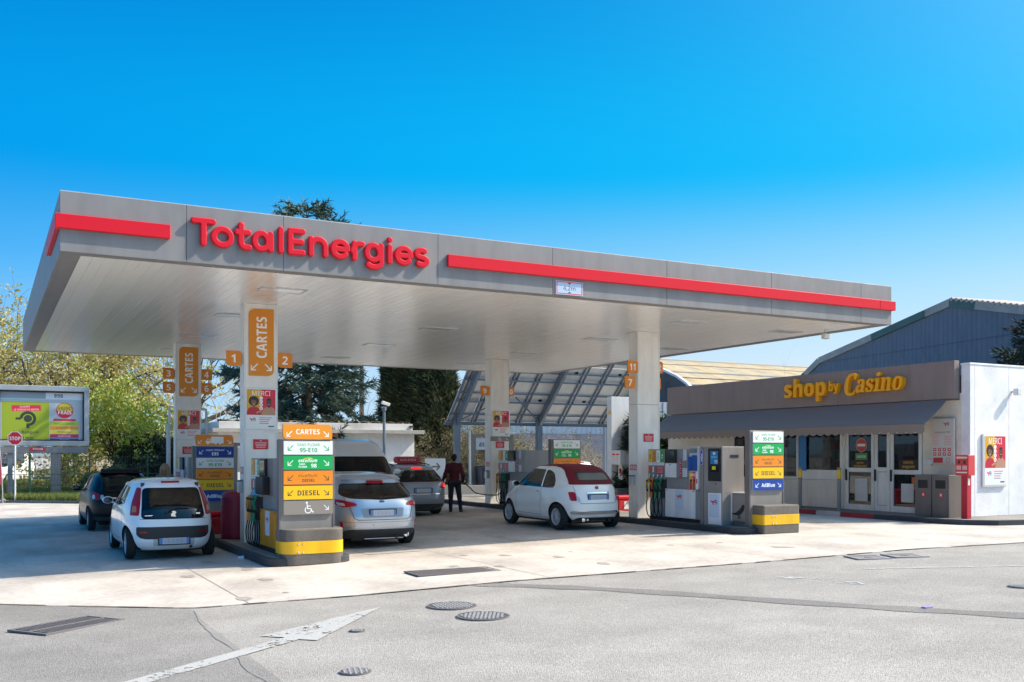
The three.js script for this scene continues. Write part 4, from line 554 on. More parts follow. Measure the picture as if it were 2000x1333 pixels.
{ // pavement with painted kerb
  const line = [[21.3, -29], [20.6, -23.5], [20.42, -20.03], [20.38, -18.03], [20.36, -16.2], [20.55, -15.45], [21.1, -14.95], [22.2, -14.7], [34, -13.6]];
  struct('pavement', [extr(shapeOf([...line.map(([x, z]) => [x + .12, -z - .0]), [34, 29]]), .10, 0).rotateX(-PI / 2).translate(0, .065, 0)], M.concrete);
  const seg = [['kerb_stone', 0, 1, M.paint], ['kerb_stone', 1, 2, null], ['kerb_stone', 2, 3, null], ['kerb_stone', 3, 8, M.kerbDark]];
  const crv = (a, b, n) => { const c = new THREE.CatmullRomCurve3(line.map(([x, z]) => V(x, 0, z)), false, 'catmullrom', .2); return Array.from({ length: n + 1 }, (_, i) => { const u = lerp(a, b, i / n) / (line.length - 1); return c.getPoint(u); }); };
  const kerb = (a, b, m, k) => { const pts = crv(a, b, k), outp = [], inn = []; for (const q of pts) { outp.push([q.x, -q.z]); inn.unshift([q.x + .15, -q.z]); } if (a >= 5) { inn.length = 0; for (let i = pts.length - 1; i >= 0; i--) { const q = pts[i], d = (pts[Math.min(i + 1, pts.length - 1)].clone().sub(pts[Math.max(i - 1, 0)])).normalize(); inn.push([q.x - d.z * .15 * 1, -q.z - -d.x * -.15 * -1]); } } tag(obj('kerb_stone', [extr(shapeOf([...outp, ...inn]), .135, 0).rotateX(-PI / 2).translate(0, .04, 0)], m), null, null, null, 'structure'); };
  const rp = mat([.36, .022, .035], .6, { map: T.grime }), wp = mat([.50, .49, .49], .65, { map: T.grime });
  kerb(.0, .55, wp, 6); kerb(.56, 1.45, rp, 8); kerb(1.46, 1.95, rp, 6); kerb(1.96, 2.42, wp, 6); kerb(2.43, 2.99, rp, 6); kerb(3.0, 4.96, M.kerbDark, 16);
  struct('kerb_stone', [extr(shapeOf([[20.37, 16.0], [20.56, 15.47], [21.1, 14.96], [22.2, 14.72], [34, 13.62], [34, 13.76], [22.2, 14.87], [21.16, 15.1], [20.68, 15.55], [20.52, 16.0]]), .135, 0).rotateX(-PI / 2).translate(0, .042, 0)], M.kerbDark);
}
// ---------------------------------------------------------------- shop front furniture
[[20.93, -21.2, 'grey bollard with yellow band left of the shop doors'], [20.93, -19.72, 'grey bollard with yellow band right in front of the shop exit door'], [20.95, -22.7, 'grey bollard beside the right fuel sign in front of the shop']].forEach(([x, z, l]) => { const t = thing('bollard', l, 'bollard', [x, GS - .005, z], 0, 'bollards along the shop pavement'); obj('post', [cyl([0, 0, 0], [0, 1.2, 0], .052, .052, 20), new THREE.SphereGeometry(.052, 20, 8, 0, 7, 0, PI / 2).scale(1, .3, 1).translate(0, 1.2, 0)], M.taupe, t); obj('yellow_band', [cyl([0, .9, 0], [0, 1.14, 0], .054, .054, 20)], M.yellow, t); });
for (const [z0, l] of [[-17.24, 'left one of two brown waste bins by the white wall'], [-16.72, 'right one of two brown waste bins by the white wall']]) {
  const t = thing('waste_bin', l, 'bin', [20.98, GS - .004, z0], 0, 'waste bins at the shop corner'); obj('body', [bx(0, .5, 0, 1.06, 0, .49, .01)], mat([.17, .142, .125], .5, { map: T.streak }), t); obj('opening', [bx(-.004, .01, .72, .93, .10, .40)], M.black, t); obj('opening_frame', [bx(-.012, .004, .93, .96, .07, .43), bx(-.012, .004, .69, .72, .07, .43), bx(-.012, .004, .72, .93, .07, .1), bx(-.012, .004, .72, .93, .4, .43)], M.taupeDark, t);
  rectPlate('sticker', .1, .11, .003, printed(64, 64, (x, w, h) => { bg(x, w, h, '#d6303a'); x.fillStyle = '#f3e3e0'; x.fillRect(18, 14, 12, 36); x.fillRect(36, 14, 12, 36); }), M.red, t, [-.004, .56, .26], -PI / 2);
}
{ const t = thing('call_post', 'red emergency post with a red control box beside the waste bins', 'post', [21.1, GS - .004, -15.98]); obj('post', [bx(0, .16, 0, 1.1, 0, .17, .01)], mat([.52, .015, .035], .4), t); obj('control_box', [bx(-.05, .2, 1.06, 1.56, -.12, .24, .015)], mat([.62, .05, .05], .4), t);
  rectPlate('front_plate', .34, .46, .004, printed(128, 176, (x, w, h) => { bg(x, w, h, '#c8413f'); x.fillStyle = '#e8c4be'; x.fillRect(8, 8, 112, 18); x.fillStyle = '#32201f'; x.fillRect(24, 44, 22, 30); x.fillRect(82, 44, 22, 30); x.fillStyle = '#e3a7a4'; x.fillRect(8, 92, 50, 40); x.fillRect(70, 92, 50, 40); x.fillStyle = '#f0dcd8'; x.fillRect(8, 150, 112, 12); }), M.red, t, [-.052, 1.31, .06], -PI / 2); obj('paper', [bx(.03, .1, .82, .98, .171, .174)], M.white, t); }
{ const t = thing('poster', 'framed MERCI poster on the white end wall of the shop', 'poster', [22.69, 1.59, -16.249]); rectPlate('print', .84, 1.26, .006, P.merci, M.white, t, [0, 0, .055]); obj('frame', [bx(-.47, .47, -.68, .68, .002, .055, .02)], M.white, t);
  const l = thing('wall_lamp', 'small white lamp high on the white end wall of the shop', 'lamp', [23.44, 3.36, -16.25]); obj('bracket', [bx(-.03, .03, -.03, .03, .002, .1)], M.white, l); obj('lamp_head', [bx(-.07, .07, -.1, .08, .08, .22, .02)], mat([.66, .68, .66], .4), l); }
// ---------------------------------------------------------------- buildings behind
{ // low white building
  const t = thing('utility_building', 'low white flat-roofed building behind the van with a projecting roof slab', 'building', [0, 0, 0]), x1 = 16.63, x0 = 8.2, z = -40;
  obj('wall', [bx(x0, x1, -.05, 2.62, z - 6, z)], mat([.74, .73, .70], .85, { map: T.plaster, bumpMap: T.plasterBump, bumpScale: .003 }), t); obj('roof_slab', [bx(x0 - .3, 16.95, 2.62, 2.78, z - 6.3, z + .4, .01)], mat([.56, .54, .5], .9, { map: T.concrete }), t); obj('parapet', [bx(x0, 16.5, 2.782, 3.06, z - 6.1, z + .12, .01)], mat([.66, .64, .60], .9, { map: T.grime }), t);
  obj('vent_box', [bx(13.7, 14.6, .5, 1.85, z, z + .3, .01)], M.white, t); obj('vent_window', [bx(13.3, 13.75, 1.55, 1.9, z + .001, z + .02)], M.darkPlastic, t); obj('spout', [bx(16.35, 16.5, 2.9, 2.98, z + .12, z + .25)], M.darkPlastic, t);
  const moss = []; for (let i = 0; i < 160; i++) { const x = rr(x0, 16.4), h = rr(.03, .1); moss.push(bx(x - .05, x + rr(.04, .12), 3.06, 3.06 + h, z - .1, z + .1)); } tag(obj('dry_moss', moss, mat([.30, .23, .14], 1), t), null, null, null, 'stuff');
}
{ // steel carport with tilted solar roof
  const t = thing('solar_carport', 'blue-grey steel carport with a steeply tilted roof of white-backed panels', 'carport', [0, 0, 0]);
  const x0 = 16.8, x1 = 25.6, lo = V(0, 3.12, -37.0), hi = V(0, 6.5, -33.55), dir = hi.clone().sub(lo), L = dir.length(); dir.normalize(); const ang = Math.atan2(dir.y, dir.z); // tilt
  const at = (x, s, off = 0) => [x, lo.y + dir.y * s - dir.z * off, lo.z + dir.z * s + dir.y * off];
  for (const x of [17.17, 21.08, 25.0]) { obj('post', [bar([x, 0, -36.75], [x, 3.45, -36.75], .2, .24)], M.galv, t); obj('main_beam', [bar(at(x, .0, .24), at(x, L, .24), .12, .28)], M.galv, t); }
  for (let k = 0; k <= 8; k++) { const x = x0 + .15 + k * (x1 - x0 - .3) / 8; for (const d of [-.09, .09]) obj('rafter', [bar(at(x + d, .0, .045), at(x + d, L, .045), .05, .08)], M.galv, t); }
  for (let k = 0; k < 5; k++) { const s = .03 + k * (L - .06) / 4; obj('purlin', [bar(at(x0, s, .12), at(x1, s, .12), .1, .07)], M.galv, t); if (k < 4) obj('tie_rail', [bar(at(x0, s + .42, .05), at(x1, s + .42, .05), .06, .05)], M.galv, t); }
  obj('gutter', [bx(x0 - .05, x1 + .05, 2.96, 3.08, -37.16, -36.98)], M.galv, t);
  const pm = mat([.74, .74, .75], .5, { map: T.streak }), jb = M.black; const w = (x1 - x0) / 8, hL = L / 3; const pg = new THREE.BoxGeometry(w - .03, .035, hL - .03); pg.rotateX(-(PI / 2 - (PI / 2 - ang)) + 0); boxUV(pg);
  const shared = boxUV(new THREE.BoxGeometry(w - .03, hL - .03, .03));
  for (let i = 0; i < 8; i++) for (let j = 0; j < 3; j++) { const o = new THREE.Mesh(shared, pm); o.name = 'solar_panel'; const c = at(x0 + w * (i + .5), hL * (j + .5), -.02); o.position.set(...c); o.rotation.x = Math.atan2(dir.z, dir.y); t.add(o); if ((i + j) % 2) { const b = obj('junction_box', [bx(-.07, .07, -.05, .05, .0, .03)], jb, o); b.position.set(.1, hL * .3, .016); } }
  obj('brace', [bar([21.08, 3.1, -36.7], at(19.3, 1.7, .3), .05), bar([17.17, 3.1, -36.7], at(19.0, 1.7, .3), .05)], M.galv, t);
}
{ // blue warehouse gable
  const t = thing('warehouse', 'big blue-grey corrugated warehouse gable rising behind the shop', 'building', [39.03, 8.73, -30.11], -1.7734);
  const prof = [[-24, -9], [16, -9], [16, -3.5], [0, 0], [-10.2, -1.71], [-13, -3.1], [-16, -5.2], [-24, -8]];
  obj('wall', [extr(shapeOf(prof), .25, 0).translate(0, 0, -.25)], mat([.165, .195, .235], .65, { map: T.streak }), t);
  const top = (s) => s > 0 ? -.219 * s : s > -10.2 ? .1676 * s : s > -13 ? -1.71 + (s + 10.2) * .497 : -3.1 + (s + 13) * .7;
  const rib = []; for (let s = -15.8; s < 15.9; s += .3) rib.push(bx(s - .04, s + .04, -9, top(s) - .12, .001, .007)); tag(obj('wall_rib', rib, mat([.157, .186, .225], .65, { map: T.streak }), t), null, null, null, 'stuff');
  for (const y of [-1.9, -4.6]) obj('sheet_lap', [bx(y < -4 ? -14 : -9.5, y < -4 ? 16 : 7, y - .02, y, .032, .045)], mat([.06, .10, .15], .5), t);
  const bv = mat([.40, .38, .33], .6, { map: T.grime }), gn = mat([.075, .15, .13], .6, { map: T.grime });
  const seg = [[16, 4, bv], [4, 1.6, bv], [1.6, .0, gn], [0, -1.6, bv], [-1.6, -5.6, gn], [-5.6, -10.2, bv], [-10.2, -11.6, bv], [-11.6, -13, gn], [-13, -16, gn]]; for (const [a, b, m] of seg) obj('verge_board', [bar([a - .005, top(a) - .05, .06], [b + .005, top(b) - .05, .06], .08, .34)], m, t);
  const tiles = []; for (let s = .2; s < 16; s += .32) tiles.push(cyl([s, top(s) + .13, .14], [s, top(s) + .13, -3], .09, .09, 8)); tag(obj('roof_edge', tiles, mat([.45, .38, .33], .8), t), null, null, null, 'stuff');
  obj('roof', [bar([0, .14, -9], [16, top(16) + .1, -9], 18, .08).rotateY(0), bar([0, .14, -9], [-10.2, -1.6, -9], 18, .08)], M.grey, t);
}
{ // tan curved roof hall
  const t = thing('hall', 'long hall with a curved roof of weathered tan sheets behind the shop', 'building', [0, 0, 0]), prof = [[-48.5, 3.2], [-50, 4.9], [-52, 6.36], [-53.1, 6.92], [-54.5, 7.42], [-57, 8.2], [-59.8, 8.85], [-62, 9.2]];
  const x0 = 41.31, cols = [[.46, .355, .21], [.43, .34, .21], [.49, .35, .18], [.41, .335, .22]].map((c) => mat(c, .8, { map: T.grime }));
  for (let i = 0; i < 32; i++) for (let k = 1; k < prof.length; k++) { const [za, ya] = prof[k - 1], [zb, yb] = prof[k], x = x0 + i * .95, o = obj('roof_sheet', [bar([x + .47, ya + .02 + (k % 2) * .02, za + .08], [x + .47, yb + .0 + (k % 2) * .02, zb - .08], .93, .03)], cols[(i * 3 + k * 5 + (rnd() * 2 | 0)) % 4], t); }
  obj('edge_trim', prof.slice(1).map((q, k) => bar([x0 - .12, prof[k][1] + .1, prof[k][0]], [x0 - .12, q[1] + .1, q[0]], .22, .16)), mat([.74, .74, .72], .5), t);
  obj('end_wall', [extr(shapeOf([[48.4, -.1], ...prof.map(([z, y]) => [-z, y - .05]), [75, 9], [75, -.1]]), .3, 0).rotateY(PI / 2).translate(x0, 0, 0)], mat([.105, .105, .105], .8, { map: T.grime }), t);
  obj('front_wall', [bx(x0 + .31, 72, -.1, 3.1, -48.7, -48.4)], M.beigeWall, t);
}
{ // grey-blue shed behind the carport
  const t = thing('shed', 'dark blue-grey shed with a pale translucent upper strip behind the carport', 'building', [0, 0, 0]); obj('wall', [bx(24, 40, -.1, 3.0, -56, -52)], mat([.10, .12, .17], .7, { map: T.grime }), t);
  const st = boxUV(bx(-.17, .17, 3.02, 3.85, -.03, .03)); const m = mat([.50, .60, .68], .35, { map: T.streak }); for (let i = 0; i < 44; i++) { const o = new THREE.Mesh(st, m); o.name = 'clear_sheet'; o.position.set(24.2 + i * .36, 0, -52.2); t.add(o); } obj('roof', [bx(23.8, 40.2, 3.86, 3.96, -56, -51.9)], M.galv, t);
  const w = thing('fence_wall', 'pale grey sheet metal wall beyond the left end of the shop', 'wall', [0, 0, 0]); obj('sheet', [bx(26, 33, 0, 4.3, -39.2, -39)], mat([.42, .45, .50], .5, { map: T.streak }), w); const r = []; for (let i = 0; i < 23; i++) r.push(bx(26.1 + i * .3, 26.16 + i * .3, 0, 4.3, -38.999, -38.97)); tag(obj('rib', r, mat([.38, .41, .46], .5), w), null, null, null, 'stuff');
}
{ // sunlit wall and far buildings on the left
  const t = thing('garden_building', 'long sunlit cream building far behind the trees on the left', 'building', [0, 0, 0]); obj('wall', [bx(6.2, 24, -.3, 3.1, -86, -80)], mat([.66, .56, .42], .85, { map: T.plaster }), t); obj('roof', [bx(6, 24.2, 3.1, 3.3, -86.2, -79.8)], M.offwhite, t); for (let i = 0; i < 4; i++) obj('window', [bx(9 + i * 3.4, 10.1 + i * 3.4, 1.2, 2.4, -79.998, -79.96)], M.darkPlastic, t);
  const h = thing('far_house', 'low white house far away below the billboard', 'building', [0, 0, 0]); obj('wall', [bx(-16, -4, -.3, 2.6, -110, -104)], M.plaster, h); obj('roof', [extr(shapeOf([[-16.5, 2.6], [-3.5, 2.6], [-10, 4.3]]), 7, 0).translate(0, 0, -110.5)], mat([.42, .2, .13], .8), h); for (let i = 0; i < 3; i++) obj('window', [bx(-14 + i * 4, -12.8 + i * 4, 1, 2, -103.998, -103.96)], M.darkPlastic, h);
}
// ---------------------------------------------------------------- verge, fence, billboard, signs on the left
{
  const xs = range(-40, 8.2, .6); struct('verge', sheet(xs, (x, t) => lerp(kerbZ(x) - .12, -130, t), 30, .055, (x, z) => { const k = .8 + .5 * (big(x, z, 9, 141) - .5); return [k, k * 1.02, k * .9]; }), mat([.10, .115, .035], 1, { map: T.grime, vertexColors: true }));
  for (let x = -12; x < 8; x += .8) { const a = kerbZ(x), b = kerbZ(x + .8); tag(obj('kerb_stone', [bar([x + .01, gY(x) + .05, a - .06], [x + .79, gY(x) + .05, b - .06], .14, .13)], M.concrete), null, null, null, 'structure'); }
  const t = thing('billboard', 'large grey billboard with a lime green and white poster behind the stop sign', 'billboard', [0, 0, 0]), z = -45.4, X0 = .3, X1 = 3.92, Y0 = 2.08, Y1 = 4.6, f = mat([.42, .45, .48], .4, { map: T.streak, metalness: .3 });
  obj('frame', [bx(X0, X1, Y1 - .22, Y1, z - .18, z + .12, .03), bx(X0, X1, Y0, Y0 + .22, z - .18, z + .12, .03), bx(X0, X0 + .2, Y0 + .22, Y1 - .22, z - .18, z + .12, .02), bx(X1 - .2, X1, Y0 + .22, Y1 - .22, z - .18, z + .12, .02)], f, t);
  obj('inner_frame', [bx(X0 + .2, X1 - .2, Y1 - .28, Y1 - .22, z - .1, z + .06), bx(X0 + .2, X1 - .2, Y0 + .22, Y0 + .27, z - .1, z + .06), bx(X0 + .2, X0 + .25, Y0 + .27, Y1 - .28, z - .1, z + .06), bx(X1 - .25, X1 - .2, Y0 + .27, Y1 - .28, z - .1, z + .06)], M.black, t);
  const w = X1 - X0 - .5, h = Y1 - Y0 - .55; rectPlate('poster', w, h, .01, printed(640, 408, (x, W, H) => {
    bg(x, W, H, '#aab3bd'); x.fillStyle = '#8f9ba8'; x.fillRect(0, 0, 350, 52); x.fillStyle = '#d4dae0'; x.fillRect(350, 0, 290, 56); txt(x, '898', 450, 26, 44, '#4a5560'); x.fillStyle = '#9fd0cd'; x.fillRect(0, 56, W, 5); x.fillStyle = '#98a92c'; x.fillRect(14, 84, 362, 330); x.save(); x.translate(200, 136); x.rotate(-.03); x.fillStyle = '#cf3348'; x.fillRect(-112, -24, 224, 50); txt(x, 'OUVERT', -10, -10, 22, '#f0dfe0', { bold: '' }); txt(x, 'LE DIMANCHE MATIN', 0, 13, 20, '#f0dfe0', { w: 210 , bold: ''}); x.restore();
    x.strokeStyle = '#3a4136'; x.lineWidth = 24; x.beginPath(); x.arc(212, 228, 52, PI, 2.5 * PI); x.lineTo(212, 310); x.stroke(); x.lineWidth = 20; x.beginPath(); x.moveTo(118, 228); x.lineTo(160, 228); x.stroke(); x.fillStyle = '#3a4136'; x.beginPath(); x.arc(212, 228, 32, 0, 7); x.fill(); txt(x, 'Dir. Ranguin', 196, 344, 34, '#454d40', { w: 224 }); txt(x, '3 min', 210, 392, 34, '#454d40');
    x.fillStyle = '#cf2f3c'; x.beginPath(); x.arc(498, 152, 68, 0, 7); x.fill(); x.fillStyle = '#d5d046'; x.beginPath(); x.arc(498, 152, 62, PI, 0); x.fill(); txt(x, 'GRAND', 498, 134, 38, '#c9542e', { w: 112 }); txt(x, 'FRAIS', 498, 170, 42, '#f2ece8', { w: 110 });
    x.fillStyle = '#c9364a'; x.fillRect(410, 226, 176, 18); [['#a9bf33', 'FRUITS ET LÉGUMES'], ['#dd9a35', 'POISSONNERIE'], ['#e0cf3c', 'FROMAGERIE'], ['#bb3a50', 'BOUCHERIE'], ['#3a57a0', 'ÉPICERIE']].forEach(([c, n], i) => { x.fillStyle = c; x.fillRect(382, 252 + i * 36, 226, 31); txt(x, n, 495, 268 + i * 36, 19, i > 2 ? '#e6dfe4' : '#6a5a30', { bold: '', w: 190 }); });
  }, .3), M.alu, t, [(X0 + X1) / 2, (Y0 + Y1) / 2 - .005, z - .06]);
  obj('base_box', [bx(X0 + .05, X1 - .05, 1.78, 2.06, z - .16, z + .1, .02)], mat([.20, .21, .225], .5, { map: T.streak }), t); rectPlate('maker_plate', .6, .14, .01, printed(160, 40, (x, W, H) => { bg(x, W, H, '#b3222e'); txt(x, 'PISONI', 80, 21, 30, '#e9dedd', { w: 130 }); }), M.red, t, [1.95, 1.96, z + .101]);
  obj('post', [bx(.83, 1.02, -.2, 1.78, z - .1, z + .06)], M.galv, t); obj('post', [bx(2.45, 2.84, -.2, 1.78, z - .3, z + .06, .01)], mat([.42, .42, .42], .9, { map: T.concrete }), t);
  const s = thing('stop_sign', 'red octagonal sign reading STOP on a white post in front of the billboard', 'sign', [1.08, gY(1), -44.25]), oct = new THREE.Shape(); for (let k = 0; k < 8; k++) { const a = PI / 8 + k * PI / 4; k ? oct.lineTo(.30 * Math.cos(a), .30 * Math.sin(a)) : oct.moveTo(.30 * Math.cos(a), .30 * Math.sin(a)); }
  obj('post', [cyl([0, 0, 0], [0, 2.4, 0], .035, .035, 16)], mat([.66, .66, .66], .4), s); plate('sign_face', oct, [.556, .556], .015, printed(128, 128, (x, W, H) => { bg(x, W, H, '#eeeae8'); x.fillStyle = '#d41c33'; x.beginPath(); for (let k = 0; k < 8; k++) { const a = PI / 8 + k * PI / 4; x.lineTo(64 + 62 * Math.cos(a), 64 + 62 * Math.sin(a)); } x.fill(); txt(x, 'STOP', 64, 66, 46, '#f5f1f0', { w: 98 }); }), M.alu, s, [0, 2.6, .04], -.35);
  const fz = -45, wm = mat([.03, .10, .06], .6), fe = thing('fence', 'green wire mesh fence along the grass below the billboard', 'fence', [0, 0, 0]); for (const x of [-3.2, -.8, 1.65, 3.9, 6.23, 8.4]) obj('post', [bx(x - .03, x + .03, -.3, 1.75, fz - .03, fz + .03)], wm, fe);
  const wires = []; for (let x = -3.2; x < 8.4; x += .105) wires.push(new THREE.BoxGeometry(.008, 1.75, .008).translate(x, .8, fz)); for (const y of [.1, .45, .9, 1.3, 1.62]) wires.push(new THREE.BoxGeometry(11.6, .008 + (y === .45 || y === .9 ? .02 : 0), .012).translate(2.6, y, fz + .006)); tag(obj('wire_mesh', wires, mat([.10, .12, .10], .5, { metalness: .4 }), fe), null, null, null, 'stuff');
  const fl = thing('banner_flag', 'white and red feather banner at the left edge in front of the fence', 'banner', [.62, gY(.6), -43.9]); obj('pole', [tube([[.02, 0, 0], [-.02, 1.2, 0], [-.12, 2.6, 0]], .018, 16, 6)], M.alu, fl); obj('cloth', [extr(shapeOf([[-.5, .8], [-.03, .75], [-.04, 1.6], [-.13, 2.58], [-.3, 2.5], [-.5, 1.9]]), .008, 0)], printed(64, 128, (x, W, H) => { bg(x, W, H, '#cfd6de'); x.fillStyle = '#b03a48'; x.fillRect(0, 0, 64, 40); x.fillStyle = '#7d93b5'; x.fillRect(0, 84, 64, 20); }), fl);
  const bn = thing('banner', 'white and red banner hung on the fence line far behind the stop sign', 'banner', [0, 0, 0]); rectPlate('print', 3.2, .55, .01, printed(512, 96, (x, W, H) => { bg(x, W, H, '#d8d2d4'); x.fillStyle = '#c4545c'; x.beginPath(); x.arc(40, 48, 34, 0, 7); x.fill(); txt(x, 'NET  COMPLET', 300, 28, 44, '#b8505c', { w: 380 }); txt(x, 'TOUTES MARQUES', 300, 72, 36, '#b8707a', { w: 380 }); }), M.paint, bn, [.2, 1.55, -56]); obj('rail', [bar([-1.6, 1.86, -56.03], [2, 1.86, -56.03], .04), bar([-1.6, -.3, -56.03], [-1.6, 1.86, -56.03], .05), bar([2, -.3, -56.03], [2, 1.86, -56.03], .05)], M.galv, bn);
  const rk = thing('rubble', 'small heap of pale stones on the verge beside the stop sign', 'stones', [0, 0, 0]); for (let i = 0; i < 26; i++) { const g = new THREE.IcosahedronGeometry(rr(.06, .15), 0).scale(1, rr(.5, .8), 1).rotateY(rr(0, 6)); const o = obj('stone', [g], M.concrete, rk); o.position.set(rr(.3, 1.7), gY(1) + .08, -45 + rr(-.3, .6)); }
}
// ---------------------------------------------------------------- service corner behind the pumps
{
  const s = thing('direction_sign', 'white board with a grey arrow and the word aspirateur left of the man', 'sign', [15.865, gY(15), -36]); rectPlate('board', .88, 1.0, .03, printed(220, 256, (x, w, h) => { bg(x, w, h, '#cfd3d6'); x.strokeStyle = '#6a625c'; x.lineWidth = 16; x.beginPath(); x.moveTo(66, 84); x.lineTo(150, 84); x.moveTo(122, 48); x.lineTo(156, 84); x.lineTo(122, 120); x.stroke(); txt(x, 'aspirateur', 110, 188, 44, '#6a625c', { bold: '', w: 200 }); }), M.alu, s, [0, 1.02, 0]); obj('legs', [bx(-.36, -.3, 0, .6, -.03, -.002), bx(.3, .36, 0, .6, -.03, -.002)], M.galv, s);
  const a = thing('vacuum_station', 'grey vacuum station frame with a white aspirateur sign behind the far right column', 'frame', [0, gY(15), -37]); obj('post', [bx(17.95, 18.12, 0, 2.42, -.08, .08)], M.taupe, a); obj('post', [bx(19.75, 19.92, 0, 2.42, -.08, .08)], M.taupe, a); obj('beam', [bx(17.95, 19.92, 2.421, 2.52, -.1, .1)], M.taupe, a); rectPlate('board', 1.56, .48, .03, printed(300, 92, (x, w, h) => { bg(x, w, h, '#cdd6dc'); txt(x, 'aspirateur', 150, 46, 60, '#4a4d50', { w: 250 }); }), M.alu, a, [18.935, 2.12, .02]);
  const b = thing('wheelie_bin', 'dark blue-grey wheelie bin with a dented lid beside the far right column', 'bin', [18.6, gY(15) + .12, -36.7]); obj('body', [extr(shapeOf([[-.42, .08], [.42, .08], [.48, .95], [-.48, .95]]), .7, .02).translate(0, 0, -.35)], mat([.045, .055, .075], .5), b); obj('lid', [bx(-.52, .52, .96, 1.02, -.4, .4, .02), bx(-.5, .5, 1.021, 1.08, -.38, .2, .02)], mat([.05, .07, .10], .45), b); for (const x of [-.3, .3]) obj('wheel', [cyl([x - .04, .09, .3], [x + .04, .09, .3], .09)], M.rubber, b); obj('rib', [bar([-.2, .15, .355], [-.22, .9, .355], .05, .02), bar([.2, .15, .355], [.22, .9, .355], .05, .02)], mat([.04, .05, .07], .5), b);
  struct('low_wall', [bx(14.4, 26, -.05, .50, -35.4, -35.15, .01), bx(14.0, 26, -.05, .14, -35.15, -34.2, .01)], mat([.34, .35, .36], .85, { map: T.concrete }));
  const p = obj('marker_pole', [cyl([17.5, 0, -36.2], [17.5, 2.72, -36.2], .045)], M.white); tag(p, 'thin white pole standing right of the man', 'pole');
  const l = thing('camera_mast', 'grey lamp post with a white box head in front of the white building', 'lamp post', [13.7, gY(13.7), -36]); obj('post', [cyl([0, 0, 0], [0, 3.45, 0], .055)], M.galv, l); obj('collar', [cyl([0, 3.4, 0], [0, 3.52, 0], .09), bx(-.12, .1, 3.5, 3.56, -.06, .06)], M.galv, l); obj('camera_head', [bx(-.17, .17, -.06, .06, -.07, .07, .015).rotateZ(-.28).translate(.06, 3.68, 0)], M.white, l);
  const u = thing('utility_pole', 'tall wooden utility pole behind the white building', 'pole', [20.6, 0, -58]); obj('pole', [cyl([0, 0, 0], [0, 8.2, 0], .17, .12)], mat([.14, .11, .085], .95, { map: T.bark }), u); obj('bracket', [bx(-.5, .5, 7.7, 7.8, -.05, .05)], M.galv, u);
  const w = thing('air_station', 'white air and water station with a tall panel left of the right front column', 'totem', [0, gY(15), -31]); obj('tall_panel', [bx(20.95, 22.3, .4, 3.88, -.3, .0, .01)], mat([.74, .73, .71], .5, { map: T.streak }), w); obj('yellow_sticker', [bx(20.94, 20.948, 3.2, 3.35, -.2, -.06)], M.yellow, w); obj('box', [bx(20.92, 21.85, 1.30, 1.84, .05, .62, .01)], M.offwhite, w); obj('red_print', [bx(20.912, 20.918, 1.66, 1.71, .1, .3), bx(20.912, 20.918, 1.66, 1.71, .36, .56)], M.red, w); obj('post', [bx(21.12, 21.4, 0, 1.299, .2, .48)], M.offwhite, w); obj('red_sticker', [bx(21.112, 21.118, .95, 1.15, .28, .42)], M.red, w); obj('plinth', [bx(20.6, 23, -.1, .42, -.1, .9, .02)], M.taupeDark, w);
}
